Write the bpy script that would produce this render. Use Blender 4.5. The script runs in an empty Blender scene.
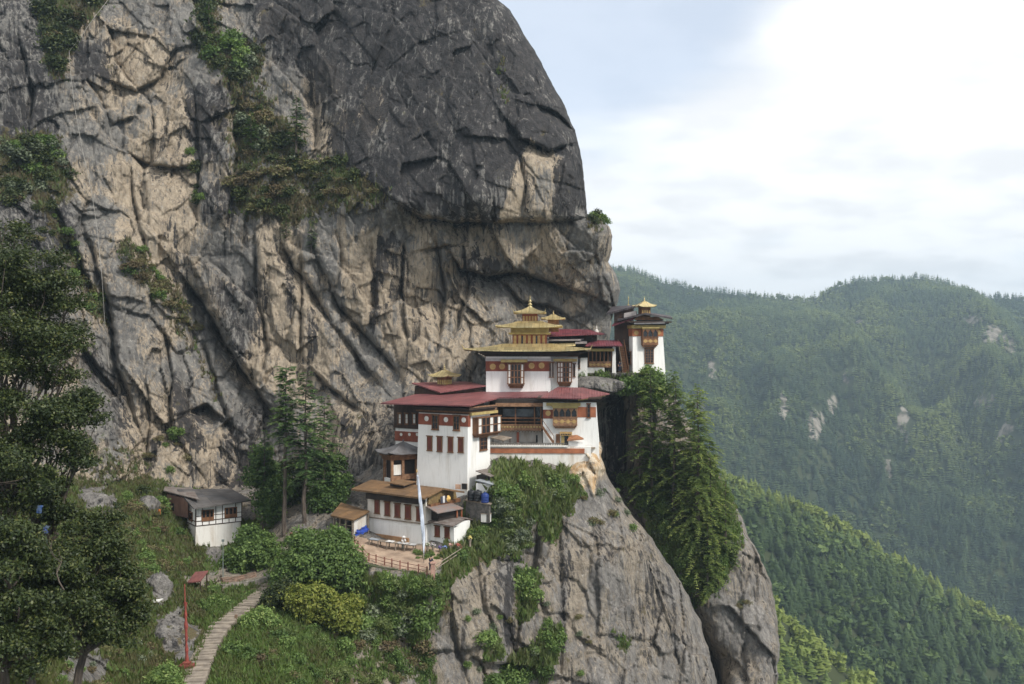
import bpy, math, random
import numpy as np
from mathutils import Vector, Matrix

sc = bpy.context.scene
COL = sc.collection
R = math.radians
random.seed(7)
F = 1000.0            # focal length in picture widths*1024
CX, CY = 512.0, 342.0

# ------------------------------------------------------------------ camera
cam_d = bpy.data.cameras.new("camera")
cam_d.sensor_width = 36.0
cam_d.lens = 36.0 * F / 1024.0
cam_d.clip_start = 0.5
cam_d.clip_end = 12000.0
cam = bpy.data.objects.new("camera", cam_d)
COL.objects.link(cam)
cam.location = (0, 0, 0)
cam.rotation_euler = (R(90), 0, 0)
sc.camera = cam

# ------------------------------------------------------------------ light
SUN_DIR = Vector((0.62, -0.50, 0.78)).normalized()      # towards the sun
SUN_EL = math.asin(SUN_DIR.z)
SUN_AZ = math.atan2(SUN_DIR.x, SUN_DIR.y)

sc.view_settings.view_transform = 'Standard'
sc.view_settings.look = 'None'
sc.view_settings.exposure = 1.32
sc.view_settings.gamma = 1.0
sc.view_settings.use_curve_mapping = False

world = bpy.data.worlds.new("World")
sc.world = world
world.use_nodes = True


def build_world():
    nt = world.node_tree
    N, L = nt.nodes, nt.links
    N.clear()
    out = N.new('ShaderNodeOutputWorld')
    bg = N.new('ShaderNodeBackground')
    bg.inputs[1].default_value = 0.1
    L.new(bg.outputs[0], out.inputs[0])
    sky = N.new('ShaderNodeTexSky')
    sky.sky_type = 'NISHITA'
    sky.sun_disc = False
    sky.sun_elevation = SUN_EL
    sky.sun_rotation = SUN_AZ
    sky.altitude = 2500
    sky.dust_density = 1.5
    tc = N.new('ShaderNodeTexCoord')
    sep = N.new('ShaderNodeSeparateXYZ')
    L.new(tc.outputs['Generated'], sep.inputs[0])

    def math_(op, a, b=None, c=None):
        n = N.new('ShaderNodeMath')
        n.operation = op
        for i, v in enumerate((a, b, c)):
            if v is None:
                continue
            if isinstance(v, (int, float)):
                n.inputs[i].default_value = v
            else:
                L.new(v, n.inputs[i])
        return n.outputs[0]
    # project the direction on a cloud deck so that clouds flatten to the horizon
    den = math_('ADD', math_('MAXIMUM', sep.outputs[2], 0.0), 0.22)
    cx = math_('DIVIDE', sep.outputs[0], den)
    cy = math_('DIVIDE', sep.outputs[1], den)
    comb = N.new('ShaderNodeCombineXYZ')
    L.new(cx, comb.inputs[0])
    L.new(cy, comb.inputs[1])
    n1 = N.new('ShaderNodeTexNoise')
    n1.inputs['Scale'].default_value = 1.25
    n1.inputs['Detail'].default_value = 6
    n1.inputs['Roughness'].default_value = 0.52
    n1.inputs['Distortion'].default_value = 0.5
    L.new(comb.outputs[0], n1.inputs['Vector'])
    n2 = N.new('ShaderNodeTexNoise')
    n2.inputs['Scale'].default_value = 3.6
    n2.inputs['Detail'].default_value = 7
    n2.inputs['Roughness'].default_value = 0.5
    L.new(comb.outputs[0], n2.inputs['Vector'])
    # thinner cloud around one direction (upper middle of the view)
    dv = N.new('ShaderNodeVectorMath')
    dv.operation = 'DOT_PRODUCT'
    L.new(tc.outputs['Generated'], dv.inputs[0])
    dv.inputs[1].default_value = Vector((0.06, 1.0, 0.36)).normalized()
    gap = N.new('ShaderNodeMapRange')
    gap.interpolation_type = 'SMOOTHSTEP'
    gap.inputs['From Min'].default_value = 0.972
    gap.inputs['From Max'].default_value = 1.0
    L.new(dv.outputs['Value'], gap.inputs['Value'])
    cov = math_('ADD', n1.outputs['Fac'], math_('MULTIPLY', gap.outputs[0], -0.42))
    cr = N.new('ShaderNodeMapRange')
    cr.interpolation_type = 'SMOOTHSTEP'
    cr.inputs['From Min'].default_value = 0.12
    cr.inputs['From Max'].default_value = 0.44
    cr.inputs['To Min'].default_value = 0.30
    L.new(cov, cr.inputs['Value'])
    # cloud shade: white body, faint grey bellies
    sh = N.new('ShaderNodeMapRange')
    sh.interpolation_type = 'SMOOTHSTEP'
    sh.inputs['From Min'].default_value = 0.34
    sh.inputs['From Max'].default_value = 0.58
    L.new(n2.outputs['Fac'], sh.inputs['Value'])
    cc = N.new('ShaderNodeMix')
    cc.data_type = 'RGBA'
    L.new(sh.outputs[0], cc.inputs[0])
    cc.inputs[6].default_value = (4.12, 4.17, 4.26, 1)
    cc.inputs[7].default_value = (4.95, 4.98, 5.02, 1)
    mx = N.new('ShaderNodeMix')
    mx.data_type = 'RGBA'
    L.new(cr.outputs[0], mx.inputs[0])
    blue = N.new('ShaderNodeMix')          # thin veil: clear sky seen through haze
    blue.data_type = 'RGBA'
    blue.inputs[0].default_value = 0.7
    L.new(sky.outputs[0], blue.inputs[6])
    blue.inputs[7].default_value = (2.55, 2.9, 3.4, 1)
    L.new(blue.outputs[2], mx.inputs[6])
    L.new(cc.outputs[2], mx.inputs[7])
    # below the horizon: dim wooded land, as the valley round the viewpoint is
    hz = N.new('ShaderNodeMapRange')
    hz.interpolation_type = 'SMOOTHSTEP'
    hz.inputs['From Min'].default_value = -0.06
    hz.inputs['From Max'].default_value = 0.01
    L.new(sep.outputs[2], hz.inputs['Value'])
    gm = N.new('ShaderNodeMix')
    gm.data_type = 'RGBA'
    L.new(hz.outputs[0], gm.inputs[0])
    gm.inputs[6].default_value = (0.55, 0.66, 0.52, 1)
    L.new(mx.outputs[2], gm.inputs[7])
    L.new(gm.outputs[2], bg.inputs[0])


build_world()

sun_d = bpy.data.lights.new("sun", 'SUN')
sun_d.energy = 1.5
sun_d.angle = R(10)
sun_d.color = (1.0, 0.955, 0.88)
sun = bpy.data.objects.new("sun", sun_d)
COL.objects.link(sun)
sun.rotation_euler = SUN_DIR.to_track_quat('Z', 'Y').to_euler()
sun.location = (60, -40, 120)

sc.cycles.max_bounces = 5
sc.cycles.diffuse_bounces = 3
sc.cycles.glossy_bounces = 2
sc.cycles.transmission_bounces = 3
sc.cycles.transparent_max_bounces = 6
sc.cycles.volume_bounces = 0
sc.cycles.use_denoising = True


# ------------------------------------------------------------------ helpers
def P(px, py, Y):
    """world point seen at picture position px, py and Y metres away"""
    return Vector(((px - CX) / F * Y, Y, (CY - py) / F * Y))


def tag(o, label=None, cat=None, group=None, kind=None):
    if label:
        o['label'] = label
    if cat:
        o['category'] = cat
    if group:
        o['group'] = group
    if kind:
        o['kind'] = kind
    return o


def empty(name, loc, rz=0.0, label=None, cat=None, group=None):
    o = bpy.data.objects.new(name, None)
    COL.objects.link(o)
    o.location = loc
    o.rotation_euler = (0, 0, rz)
    o.empty_display_size = 0.5
    return tag(o, label, cat, group)


def np_mesh(name, V, faces, mats, attrs=None, smooth=False, midx=None):
    """faces: list of int arrays (n,k). attrs: {name: (type, array)} per point"""
    me = bpy.data.meshes.new(name)
    V = np.asarray(V, dtype=np.float32)
    me.vertices.add(len(V))
    me.vertices.foreach_set('co', V.ravel())
    loops = np.concatenate([f.ravel() for f in faces]).astype(np.int32)
    tot = np.concatenate([np.full(len(f), f.shape[1], np.int32) for f in faces])
    start = np.concatenate([[0], np.cumsum(tot)[:-1]]).astype(np.int32)
    me.loops.add(len(loops))
    me.loops.foreach_set('vertex_index', loops)
    me.polygons.add(len(tot))
    me.polygons.foreach_set('loop_start', start)
    try:
        me.polygons.foreach_set('loop_total', tot)
    except Exception:
        pass
    if smooth:
        me.polygons.foreach_set('use_smooth', np.ones(len(tot), bool))
    if not isinstance(mats, (list, tuple)):
        mats = [mats]
    for m in mats:
        me.materials.append(m)
    if midx is not None:
        me.polygons.foreach_set('material_index', np.asarray(midx, np.int32))
    me.update(calc_edges=True)
    for k, (t, a) in (attrs or {}).items():
        at = me.attributes.new(k, t, 'POINT')
        at.data.foreach_set('color' if t == 'FLOAT_COLOR' else 'value',
                            np.asarray(a, np.float32).ravel())
    return me


def link(name, me, parent=None):
    o = bpy.data.objects.new(name, me)
    COL.objects.link(o)
    if parent is not None:
        o.parent = parent
    return o


def copy_tree(o, parent=None):
    c = o.copy()
    COL.objects.link(c)
    if parent is not None:
        c.parent = parent
    for ch in list(o.children):
        copy_tree(ch, c)
    return c


# ------------------------------------------------------------------ numpy noise
def _hash(ix, iy, iz, seed):
    h = (ix.astype(np.uint32) * np.uint32(374761393) + iy.astype(np.uint32) * np.uint32(668265263)
         + iz.astype(np.uint32) * np.uint32(2147483647) + np.uint32(seed) * np.uint32(1274126177))
    h = (h ^ (h >> np.uint32(13))) * np.uint32(1274126177)
    h = h ^ (h >> np.uint32(16))
    h = h * np.uint32(2246822519)
    return h ^ (h >> np.uint32(15))


def h01(ix, iy, iz, seed):
    return _hash(ix, iy, iz, seed).astype(np.float64) / 4294967295.0


def noise3(x, y, z, seed=0):
    """gradient noise in about -1..1"""
    xi, yi, zi = np.floor(x), np.floor(y), np.floor(z)
    fx, fy, fz = x - xi, y - yi, z - zi
    xi, yi, zi = (a.astype(np.int64) for a in (xi, yi, zi))
    u, v, w = (t * t * t * (t * (t * 6 - 15) + 10) for t in (fx, fy, fz))
    r = 0
    for dx in (0, 1):
        for dy in (0, 1):
            for dz in (0, 1):
                h = _hash(xi + dx, yi + dy, zi + dz, seed)
                g1 = (h & np.uint32(1023)).astype(np.float64) / 511.5 - 1
                g2 = ((h >> np.uint32(10)) & np.uint32(1023)).astype(np.float64) / 511.5 - 1
                g3 = ((h >> np.uint32(20)) & np.uint32(1023)).astype(np.float64) / 511.5 - 1
                d = g1 * (fx - dx) + g2 * (fy - dy) + g3 * (fz - dz)
                r = r + d * (u if dx else 1 - u) * (v if dy else 1 - v) * (w if dz else 1 - w)
    return r * 1.3


def fbm(x, y, z, octv=4, seed=0, gain=0.5, lac=2.07):
    a, s, t = 1.0, 0, 0.0
    for i in range(octv):
        s = s + a * noise3(x, y, z, seed + i * 17)
        t += a
        a *= gain
        x, y, z = x * lac + 13.1, y * lac + 7.7, z * lac + 3.3
    return s / t


def ridged(x, y, z, octv=4, seed=0):
    a, s, t = 1.0, 0, 0.0
    for i in range(octv):
        s = s + a * (1 - np.abs(noise3(x, y, z, seed + i * 31)) * 2)
        t += a
        a *= 0.5
        x, y, z = x * 2.1 + 5.1, y * 2.1 + 1.7, z * 2.1 + 9.3
    return s / t


def voro(x, y, seed=0, jit=0.85):
    xi, yi = np.floor(x).astype(np.int64), np.floor(y).astype(np.int64)
    f1 = np.full(x.shape, 9.0)
    f2 = np.full(x.shape, 9.0)
    cid = np.zeros(x.shape)
    cxx = np.zeros(x.shape)
    cyy = np.zeros(x.shape)
    z = np.zeros_like(xi)
    for dx in (-1, 0, 1):
        for dy in (-1, 0, 1):
            gx, gy = xi + dx, yi + dy
            ox = gx + 0.5 + (h01(gx, gy, z, seed) - 0.5) * jit
            oy = gy + 0.5 + (h01(gx, gy, z + 1, seed) - 0.5) * jit
            d = np.hypot(x - ox, y - oy)
            new = d < f1
            f2 = np.where(new, f1, np.minimum(f2, d))
            cid = np.where(new, h01(gx, gy, z + 2, seed), cid)
            cxx = np.where(new, x - ox, cxx)
            cyy = np.where(new, y - oy, cyy)
            f1 = np.where(new, d, f1)
    return f1, f2, cid, cxx, cyy


def slabs(a, b, seed):
    """blocky rock: each Voronoi cell its own offset and tilt. returns offset (-1..1) and joint closeness 0..1"""
    f1, f2, cid, cx, cy = voro(a, b, seed)
    k1 = (cid * 7.13) % 1.0
    k2 = (cid * 13.7) % 1.0
    off = (cid - 0.5) * 1.1 + (k1 - 0.5) * cx * 2.4 + (k2 - 0.5) * cy * 2.4
    return off, np.clip(1 - (f2 - f1) / 0.10, 0, 1)


def sstep(a, b, x):
    t = np.clip((x - a) / (b - a), 0, 1)
    return t * t * (3 - 2 * t)


def rbf(ctrl):
    c = np.array(ctrl, float)
    xy, v = c[:, :2] / 100.0, c[:, 2]

    def phi(r):
        return r
    d = np.hypot(xy[:, None, 0] - xy[None, :, 0], xy[:, None, 1] - xy[None, :, 1])
    n = len(c)
    A = np.zeros((n + 3, n + 3))
    A[:n, :n] = phi(d)
    A[:n, n] = 1
    A[:n, n + 1:] = xy
    A[n:, :n] = A[:n, n:].T
    w = np.linalg.solve(A, np.concatenate([v, np.zeros(3)]))

    def f(px, py):
        x, y = px / 100.0, py / 100.0
        s = w[n] + w[n + 1] * x + w[n + 2] * y
        for i in range(n):
            s = s + w[i] * np.hypot(x - xy[i, 0], y - xy[i, 1])
        return s
    return f


def poly_mask(px, py, pts, soft=6.0):
    """soft inside mask of a polygon given in picture coordinates"""
    pts = np.array(pts, float)
    inside = np.zeros(px.shape, bool)
    dist = np.full(px.shape, 1e9)
    n = len(pts)
    for i in range(n):
        x0, y0 = pts[i]
        x1, y1 = pts[(i + 1) % n]
        cond = ((y0 > py) != (y1 > py))
        with np.errstate(divide='ignore', invalid='ignore'):
            xi = (x1 - x0) * (py - y0) / (y1 - y0 + 1e-12) + x0
        inside ^= cond & (px < xi)
        dx, dy = x1 - x0, y1 - y0
        t = np.clip(((px - x0) * dx + (py - y0) * dy) / (dx * dx + dy * dy + 1e-9), 0, 1)
        dist = np.minimum(dist, np.hypot(px - x0 - t * dx, py - y0 - t * dy))
    sd = np.where(inside, dist, -dist)
    return sstep(-soft, soft, sd)


def line_dist(px, py, pts):
    """distance to a polyline, signed side (>0 = right/below when walking along it) and position 0..1 along it"""
    pts = np.array(pts, float)
    best = np.full(px.shape, 1e9)
    side = np.zeros(px.shape)
    par = np.zeros(px.shape)
    n = len(pts) - 1
    for i in range(n):
        x0, y0 = pts[i]
        x1, y1 = pts[i + 1]
        dx, dy = x1 - x0, y1 - y0
        t = np.clip(((px - x0) * dx + (py - y0) * dy) / (dx * dx + dy * dy + 1e-9), 0, 1)
        d = np.hypot(px - x0 - t * dx, py - y0 - t * dy)
        s = dx * (py - y0) - dy * (px - x0)
        m = d < best
        best = np.where(m, d, best)
        side = np.where(m, np.sign(s), side)
        par = np.where(m, (i + t) / n, par)
    return best, side, par


# ------------------------------------------------------------------ materials
MATS = {}


def nt_new(name):
    m = bpy.data.materials.new(name)
    m.use_nodes = True
    N, L = m.node_tree.nodes, m.node_tree.links
    b = N['Principled BSDF']
    return m, N, L, b


def ramp(N, pts):
    r = N.new('ShaderNodeValToRGB')
    e = r.color_ramp.elements
    while len(e) < len(pts):
        e.new(0.5)
    for i, (p, c) in enumerate(pts):
        e[i].position = p
        e[i].color = (*c, 1) if len(c) == 3 else c
    return r


def mapped_noise(N, L, src, scale, vec=(1, 1, 1), detail=4, rough=0.55, dist=0.0):
    mp = N.new('ShaderNodeMapping')
    mp.inputs['Scale'].default_value = vec
    L.new(src, mp.inputs['Vector'])
    n = N.new('ShaderNodeTexNoise')
    n.inputs['Scale'].default_value = scale
    n.inputs['Detail'].default_value = detail
    n.inputs['Roughness'].default_value = rough
    n.inputs['Distortion'].default_value = dist
    L.new(mp.outputs[0], n.inputs['Vector'])
    return n.outputs['Fac']


def mixc(N, L, fac, a, b, mode='MIX'):
    m = N.new('ShaderNodeMix')
    m.data_type = 'RGBA'
    m.blend_type = mode
    for i, v in ((0, fac), (6, a), (7, b)):
        if isinstance(v, (int, float)):
            m.inputs[i].default_value = v
        elif isinstance(v, (tuple, list)):
            m.inputs[i].default_value = (*v, 1) if len(v) == 3 else v
        else:
            L.new(v, m.inputs[i])
    return m.outputs[2]


def nmath(N, L, op, a, b=0.0, clamp=False):
    n = N.new('ShaderNodeMath')
    n.operation = op
    n.use_clamp = clamp
    for i, v in enumerate((a, b)):
        if isinstance(v, (int, float)):
            n.inputs[i].default_value = v
        else:
            L.new(v, n.inputs[i])
    return n.outputs[0]


def mrange(N, L, v, a, b, c=0.0, d=1.0):
    n = N.new('ShaderNodeMapRange')
    n.interpolation_type = 'SMOOTHSTEP'
    n.inputs['From Min'].default_value = a
    n.inputs['From Max'].default_value = b
    n.inputs['To Min'].default_value = c
    n.inputs['To Max'].default_value = d
    L.new(v, n.inputs['Value'])
    return n.outputs[0]


def mat(name, c1, c2=None, scale=1.0, vec=(1, 1, 1), bump=0.0, bscale=6.0, rough=0.8, metal=0.0, spec=0.3, lo=0.35, hi=0.65):
    """weathered surface: two colours mixed by world-space noise"""
    if name in MATS:
        return MATS[name]
    m, N, L, b = nt_new(name)
    b.inputs['Roughness'].default_value = rough
    b.inputs['Metallic'].default_value = metal
    b.inputs['Specular IOR Level'].default_value = spec
    tc = N.new('ShaderNodeTexCoord')
    if c2 is None:
        c2 = tuple(v * 0.72 for v in c1)
    f = mapped_noise(N, L, tc.outputs['Object'], scale, vec)
    f = mrange(N, L, f, lo, hi)
    col = mixc(N, L, f, c1, c2)
    g1 = mapped_noise(N, L, tc.outputs['Object'], scale * 4.5, (vec[0], vec[1], vec[2] * 0.6), 4, 0.65)
    col = mixc(N, L, mrange(N, L, g1, 0.50, 0.78, 0.0, 0.38), col, tuple(v * 0.55 for v in c2))
    L.new(col, b.inputs['Base Color'])
    if bump:
        g = mapped_noise(N, L, tc.outputs['Object'], bscale, vec, 5)
        bp = N.new('ShaderNodeBump')
        bp.inputs['Strength'].default_value = bump
        bp.inputs['Distance'].default_value = 0.1
        L.new(g, bp.inputs['Height'])
        L.new(bp.outputs[0], b.inputs['Normal'])
    MATS[name] = m
    return m


def leaf_mat(name, stops, rough=0.6, trans=0.25, rand=0.35, k_=1.45):
    """foliage: leaf colour from the point attribute 'tint' plus a little per-plant variation"""
    stops = [(p, tuple(v * k_ for v in c)) for p, c in stops]
    m, N, L, b = nt_new(name)
    at = N.new('ShaderNodeAttribute')
    at.attribute_name = 'tint'
    oi = N.new('ShaderNodeObjectInfo')
    k = nmath(N, L, 'MULTIPLY', nmath(N, L, 'SUBTRACT', oi.outputs['Random'], 0.5), rand)
    f = nmath(N, L, 'ADD', at.outputs['Fac'], k, True)
    rp = ramp(N, stops)
    L.new(f, rp.inputs[0])
    b.inputs['Roughness'].default_value = rough
    b.inputs['Specular IOR Level'].default_value = 0.25
    L.new(rp.outputs[0], b.inputs['Base Color'])
    tr = N.new('ShaderNodeBsdfTranslucent')
    L.new(mixc(N, L, 1.0, rp.outputs[0], (1.0, 1.15, 0.5), 'MULTIPLY'), tr.inputs[0])
    mx = N.new('ShaderNodeMixShader')
    mx.inputs[0].default_value = trans
    L.new(b.outputs[0], mx.inputs[1])
    L.new(tr.outputs[0], mx.inputs[2])
    L.new(mx.outputs[0], N['Material Output'].inputs[0])
    MATS[name] = m
    return m

# ------------------------------------------------------------------ rock
def rock_material(name, tanA, tanB, greyA, greyB, joints=0.40, mott=0.60):
    m, N, L, b = nt_new(name)
    b.inputs['Roughness'].default_value = 0.9
    b.inputs['Specular IOR Level'].default_value = 0.2
    geo = N.new('ShaderNodeNewGeometry')
    pos = geo.outputs['Position']
    at = N.new('ShaderNodeAttribute')
    at.attribute_name = 'rock'
    sep = N.new('ShaderNodeSeparateColor')
    L.new(at.outputs['Color'], sep.inputs[0])
    tan_m, dark_m, veg_m = sep.outputs[0], sep.outputs[1], sep.outputs[2]
    big = mapped_noise(N, L, pos, 0.16, (1, 1, 0.8), 6, 0.62)
    mid = mapped_noise(N, L, pos, 0.75, (1, 1, 0.7), 6, 0.65, 0.4)
    fine = mapped_noise(N, L, pos, 3.2, (1, 1, 0.8), 6, 0.7)
    streak = mapped_noise(N, L, pos, 0.9, (1, 1, 0.06), 4, 0.6, 0.15)
    streak2 = mapped_noise(N, L, pos, 2.4, (1, 1, 0.045), 3, 0.6)
    grain = mapped_noise(N, L, pos, 9.0, (1, 1, 1), 3, 0.7)
    grey = mixc(N, L, mrange(N, L, mid, 0.35, 0.65), greyA, greyB)
    tan = mixc(N, L, mrange(N, L, mid, 0.36, 0.66), tanA, tanB)
    tan = mixc(N, L, mrange(N, L, fine, 0.60, 0.72, 0, 0.5), tan, (0.34, 0.20, 0.10))       # rust
    # fresh rock where the mask says so, edges broken up by noise
    t = nmath(N, L, 'ADD', tan_m, nmath(N, L, 'MULTIPLY', nmath(N, L, 'SUBTRACT', big, 0.5), 2.3))
    t = nmath(N, L, 'ADD', t, nmath(N, L, 'MULTIPLY', nmath(N, L, 'SUBTRACT', fine, 0.5), 0.7))
    t = nmath(N, L, 'ADD', t, nmath(N, L, 'MULTIPLY', nmath(N, L, 'SUBTRACT', streak2, 0.5), 1.3))
    col = mixc(N, L, mrange(N, L, t, 0.28, 0.70), grey, tan)
    col = mixc(N, L, mrange(N, L, tan_m, 1.15, 1.7), col, mixc(N, L, mrange(N, L, mid, 0.38, 0.62), (0.52, 0.34, 0.18), (0.62, 0.54, 0.42)))
    # pale mineral streaks
    w = nmath(N, L, 'MULTIPLY', mrange(N, L, streak2, 0.60, 0.72), mrange(N, L, mid, 0.4, 0.6))
    col = mixc(N, L, nmath(N, L, 'MULTIPLY', w, 0.7), col, (0.55, 0.53, 0.49))
    # fine light and dark mottling, drawn out down the face
    mo = mapped_noise(N, L, pos, 2.0, (1, 1, 0.28), 7, 0.75)
    col = mixc(N, L, mrange(N, L, mo, 0.50, 0.70, 0, mott), col, (0.075, 0.070, 0.066))
    col = mixc(N, L, mrange(N, L, mo, 0.50, 0.30, 0, 0.40), col, (0.47, 0.43, 0.37))
    # black lichen and water stains
    zone = mrange(N, L, mapped_noise(N, L, pos, 0.07, (1, 1, 0.6), 3, 0.5), 0.38, 0.62, 0.5, 2.6)
    d = nmath(N, L, 'ADD', dark_m, nmath(N, L, 'MULTIPLY', nmath(N, L, 'SUBTRACT', streak, 0.5), zone))
    d = nmath(N, L, 'ADD', d, nmath(N, L, 'MULTIPLY', nmath(N, L, 'SUBTRACT', streak2, 0.5), 1.9))
    d = nmath(N, L, 'ADD', d, nmath(N, L, 'MULTIPLY', nmath(N, L, 'SUBTRACT', big, 0.5), 1.1))
    d = nmath(N, L, 'ADD', d, nmath(N, L, 'MULTIPLY', nmath(N, L, 'SUBTRACT', fine, 0.5), 0.9))
    dk = mixc(N, L, mrange(N, L, mid, 0.35, 0.7), (0.026, 0.025, 0.027), (0.060, 0.056, 0.056))
    dk = mixc(N, L, mrange(N, L, grain, 0.58, 0.75, 0, 0.3), dk, (0.13, 0.126, 0.122))
    col = mixc(N, L, mrange(N, L, d, 0.34, 0.72, 0, 0.95), col, dk)
    st3 = mapped_noise(N, L, pos, 1.25, (1, 1, 0.030), 3, 0.55, 0.1)
    sm = nmath(N, L, 'MULTIPLY', mrange(N, L, st3, 0.56, 0.63), mrange(N, L, big, 0.46, 0.58))
    sm = nmath(N, L, 'MULTIPLY', sm, mrange(N, L, fine, 0.30, 0.50))
    col = mixc(N, L, nmath(N, L, 'MULTIPLY', sm, 0.85), col, (0.038, 0.036, 0.037))
    # speckle of lichen everywhere
    col = mixc(N, L, mrange(N, L, grain, 0.60, 0.72, 0, 0.35), col, (0.09, 0.088, 0.085))
    jn = N.new('ShaderNodeTexVoronoi')
    jn.feature = 'DISTANCE_TO_EDGE'
    jn.inputs['Scale'].default_value = 0.27
    jm = N.new('ShaderNodeMapping')
    jm.inputs['Rotation'].default_value = (0, R(35), 0)
    jm.inputs['Scale'].default_value = (1.9, 1, 0.55)
    L.new(pos, jm.inputs['Vector'])
    jw = N.new('ShaderNodeVectorMath')
    jw.operation = 'ADD'
    jz = N.new('ShaderNodeTexNoise')
    jz.inputs['Scale'].default_value = 0.7
    jz.inputs['Detail'].default_value = 5
    L.new(pos, jz.inputs['Vector'])
    L.new(jm.outputs[0], jw.inputs[0])
    L.new(jz.outputs['Color'], jw.inputs[1])
    L.new(jw.outputs[0], jn.inputs['Vector'])
    ln = nmath(N, L, 'MULTIPLY', mrange(N, L, jn.outputs['Distance'], 0.0, 0.05, 1, 0), mrange(N, L, big, 0.36, 0.60))
    col = mixc(N, L, nmath(N, L, 'MULTIPLY', ln, joints), col, (0.035, 0.032, 0.030))
    # grass and moss
    v = nmath(N, L, 'ADD', veg_m, nmath(N, L, 'MULTIPLY', nmath(N, L, 'SUBTRACT', mid, 0.5), 2.2))
    v = nmath(N, L, 'ADD', v, nmath(N, L, 'MULTIPLY', nmath(N, L, 'SUBTRACT', big, 0.5), 1.6))
    v = nmath(N, L, 'ADD', v, nmath(N, L, 'MULTIPLY', nmath(N, L, 'SUBTRACT', fine, 0.5), 0.8))
    moss = mixc(N, L, mrange(N, L, big, 0.40, 0.60), (0.050, 0.075, 0.024), (0.110, 0.085, 0.050))
    moss = mixc(N, L, mrange(N, L, grain, 0.45, 0.65, 0, 0.6), moss, (0.085, 0.105, 0.035))
    col = mixc(N, L, mrange(N, L, v, 0.40, 0.62), col, moss)
    L.new(col, b.inputs['Base Color'])
    # relief finer than the mesh
    v1 = N.new('ShaderNodeTexVoronoi')
    v1.feature = 'DISTANCE_TO_EDGE'
    v1.inputs['Scale'].default_value = 0.55
    mp = N.new('ShaderNodeMapping')
    mp.inputs['Rotation'].default_value = (0, R(35), 0)
    mp.inputs['Scale'].default_value = (1.6, 1, 0.6)
    L.new(pos, mp.inputs['Vector'])
    wv = N.new('ShaderNodeVectorMath')
    wv.operation = 'ADD'
    nz = N.new('ShaderNodeTexNoise')
    nz.inputs['Scale'].default_value = 0.8
    nz.inputs['Detail'].default_value = 4
    L.new(pos, nz.inputs['Vector'])
    L.new(mp.outputs[0], wv.inputs[0])
    L.new(nz.outputs['Color'], wv.inputs[1])
    L.new(wv.outputs[0], v1.inputs['Vector'])
    cr = mrange(N, L, v1.outputs['Distance'], 0.0, 0.06)
    v2 = N.new('ShaderNodeTexVoronoi')
    v2.inputs['Scale'].default_value = 0.95
    L.new(wv.outputs[0], v2.inputs['Vector'])
    sc2 = N.new('ShaderNodeSeparateColor')
    L.new(v2.outputs['Color'], sc2.inputs[0])
    v3 = N.new('ShaderNodeTexVoronoi')
    v3.inputs['Scale'].default_value = 2.3
    L.new(wv.outputs[0], v3.inputs['Vector'])
    sc3 = N.new('ShaderNodeSeparateColor')
    L.new(v3.outputs['Color'], sc3.inputs[0])
    h = nmath(N, L, 'ADD', nmath(N, L, 'MULTIPLY', fine, 1.1), nmath(N, L, 'MULTIPLY', mid, 0.35))
    h = nmath(N, L, 'ADD', h, nmath(N, L, 'MULTIPLY', sc2.outputs[0], 0.50))
    h = nmath(N, L, 'ADD', h, nmath(N, L, 'MULTIPLY', sc3.outputs[0], 0.22))
    h = nmath(N, L, 'ADD', h, nmath(N, L, 'MULTIPLY', cr, 0.28))
    h = nmath(N, L, 'ADD', h, nmath(N, L, 'MULTIPLY', grain, 0.3))
    bp = N.new('ShaderNodeBump')
    bp.inputs['Strength'].default_value = 0.7
    bp.inputs['Distance'].default_value = 0.40
    L.new(h, bp.inputs['Height'])
    L.new(bp.outputs[0], b.inputs['Normal'])
    return m


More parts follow.
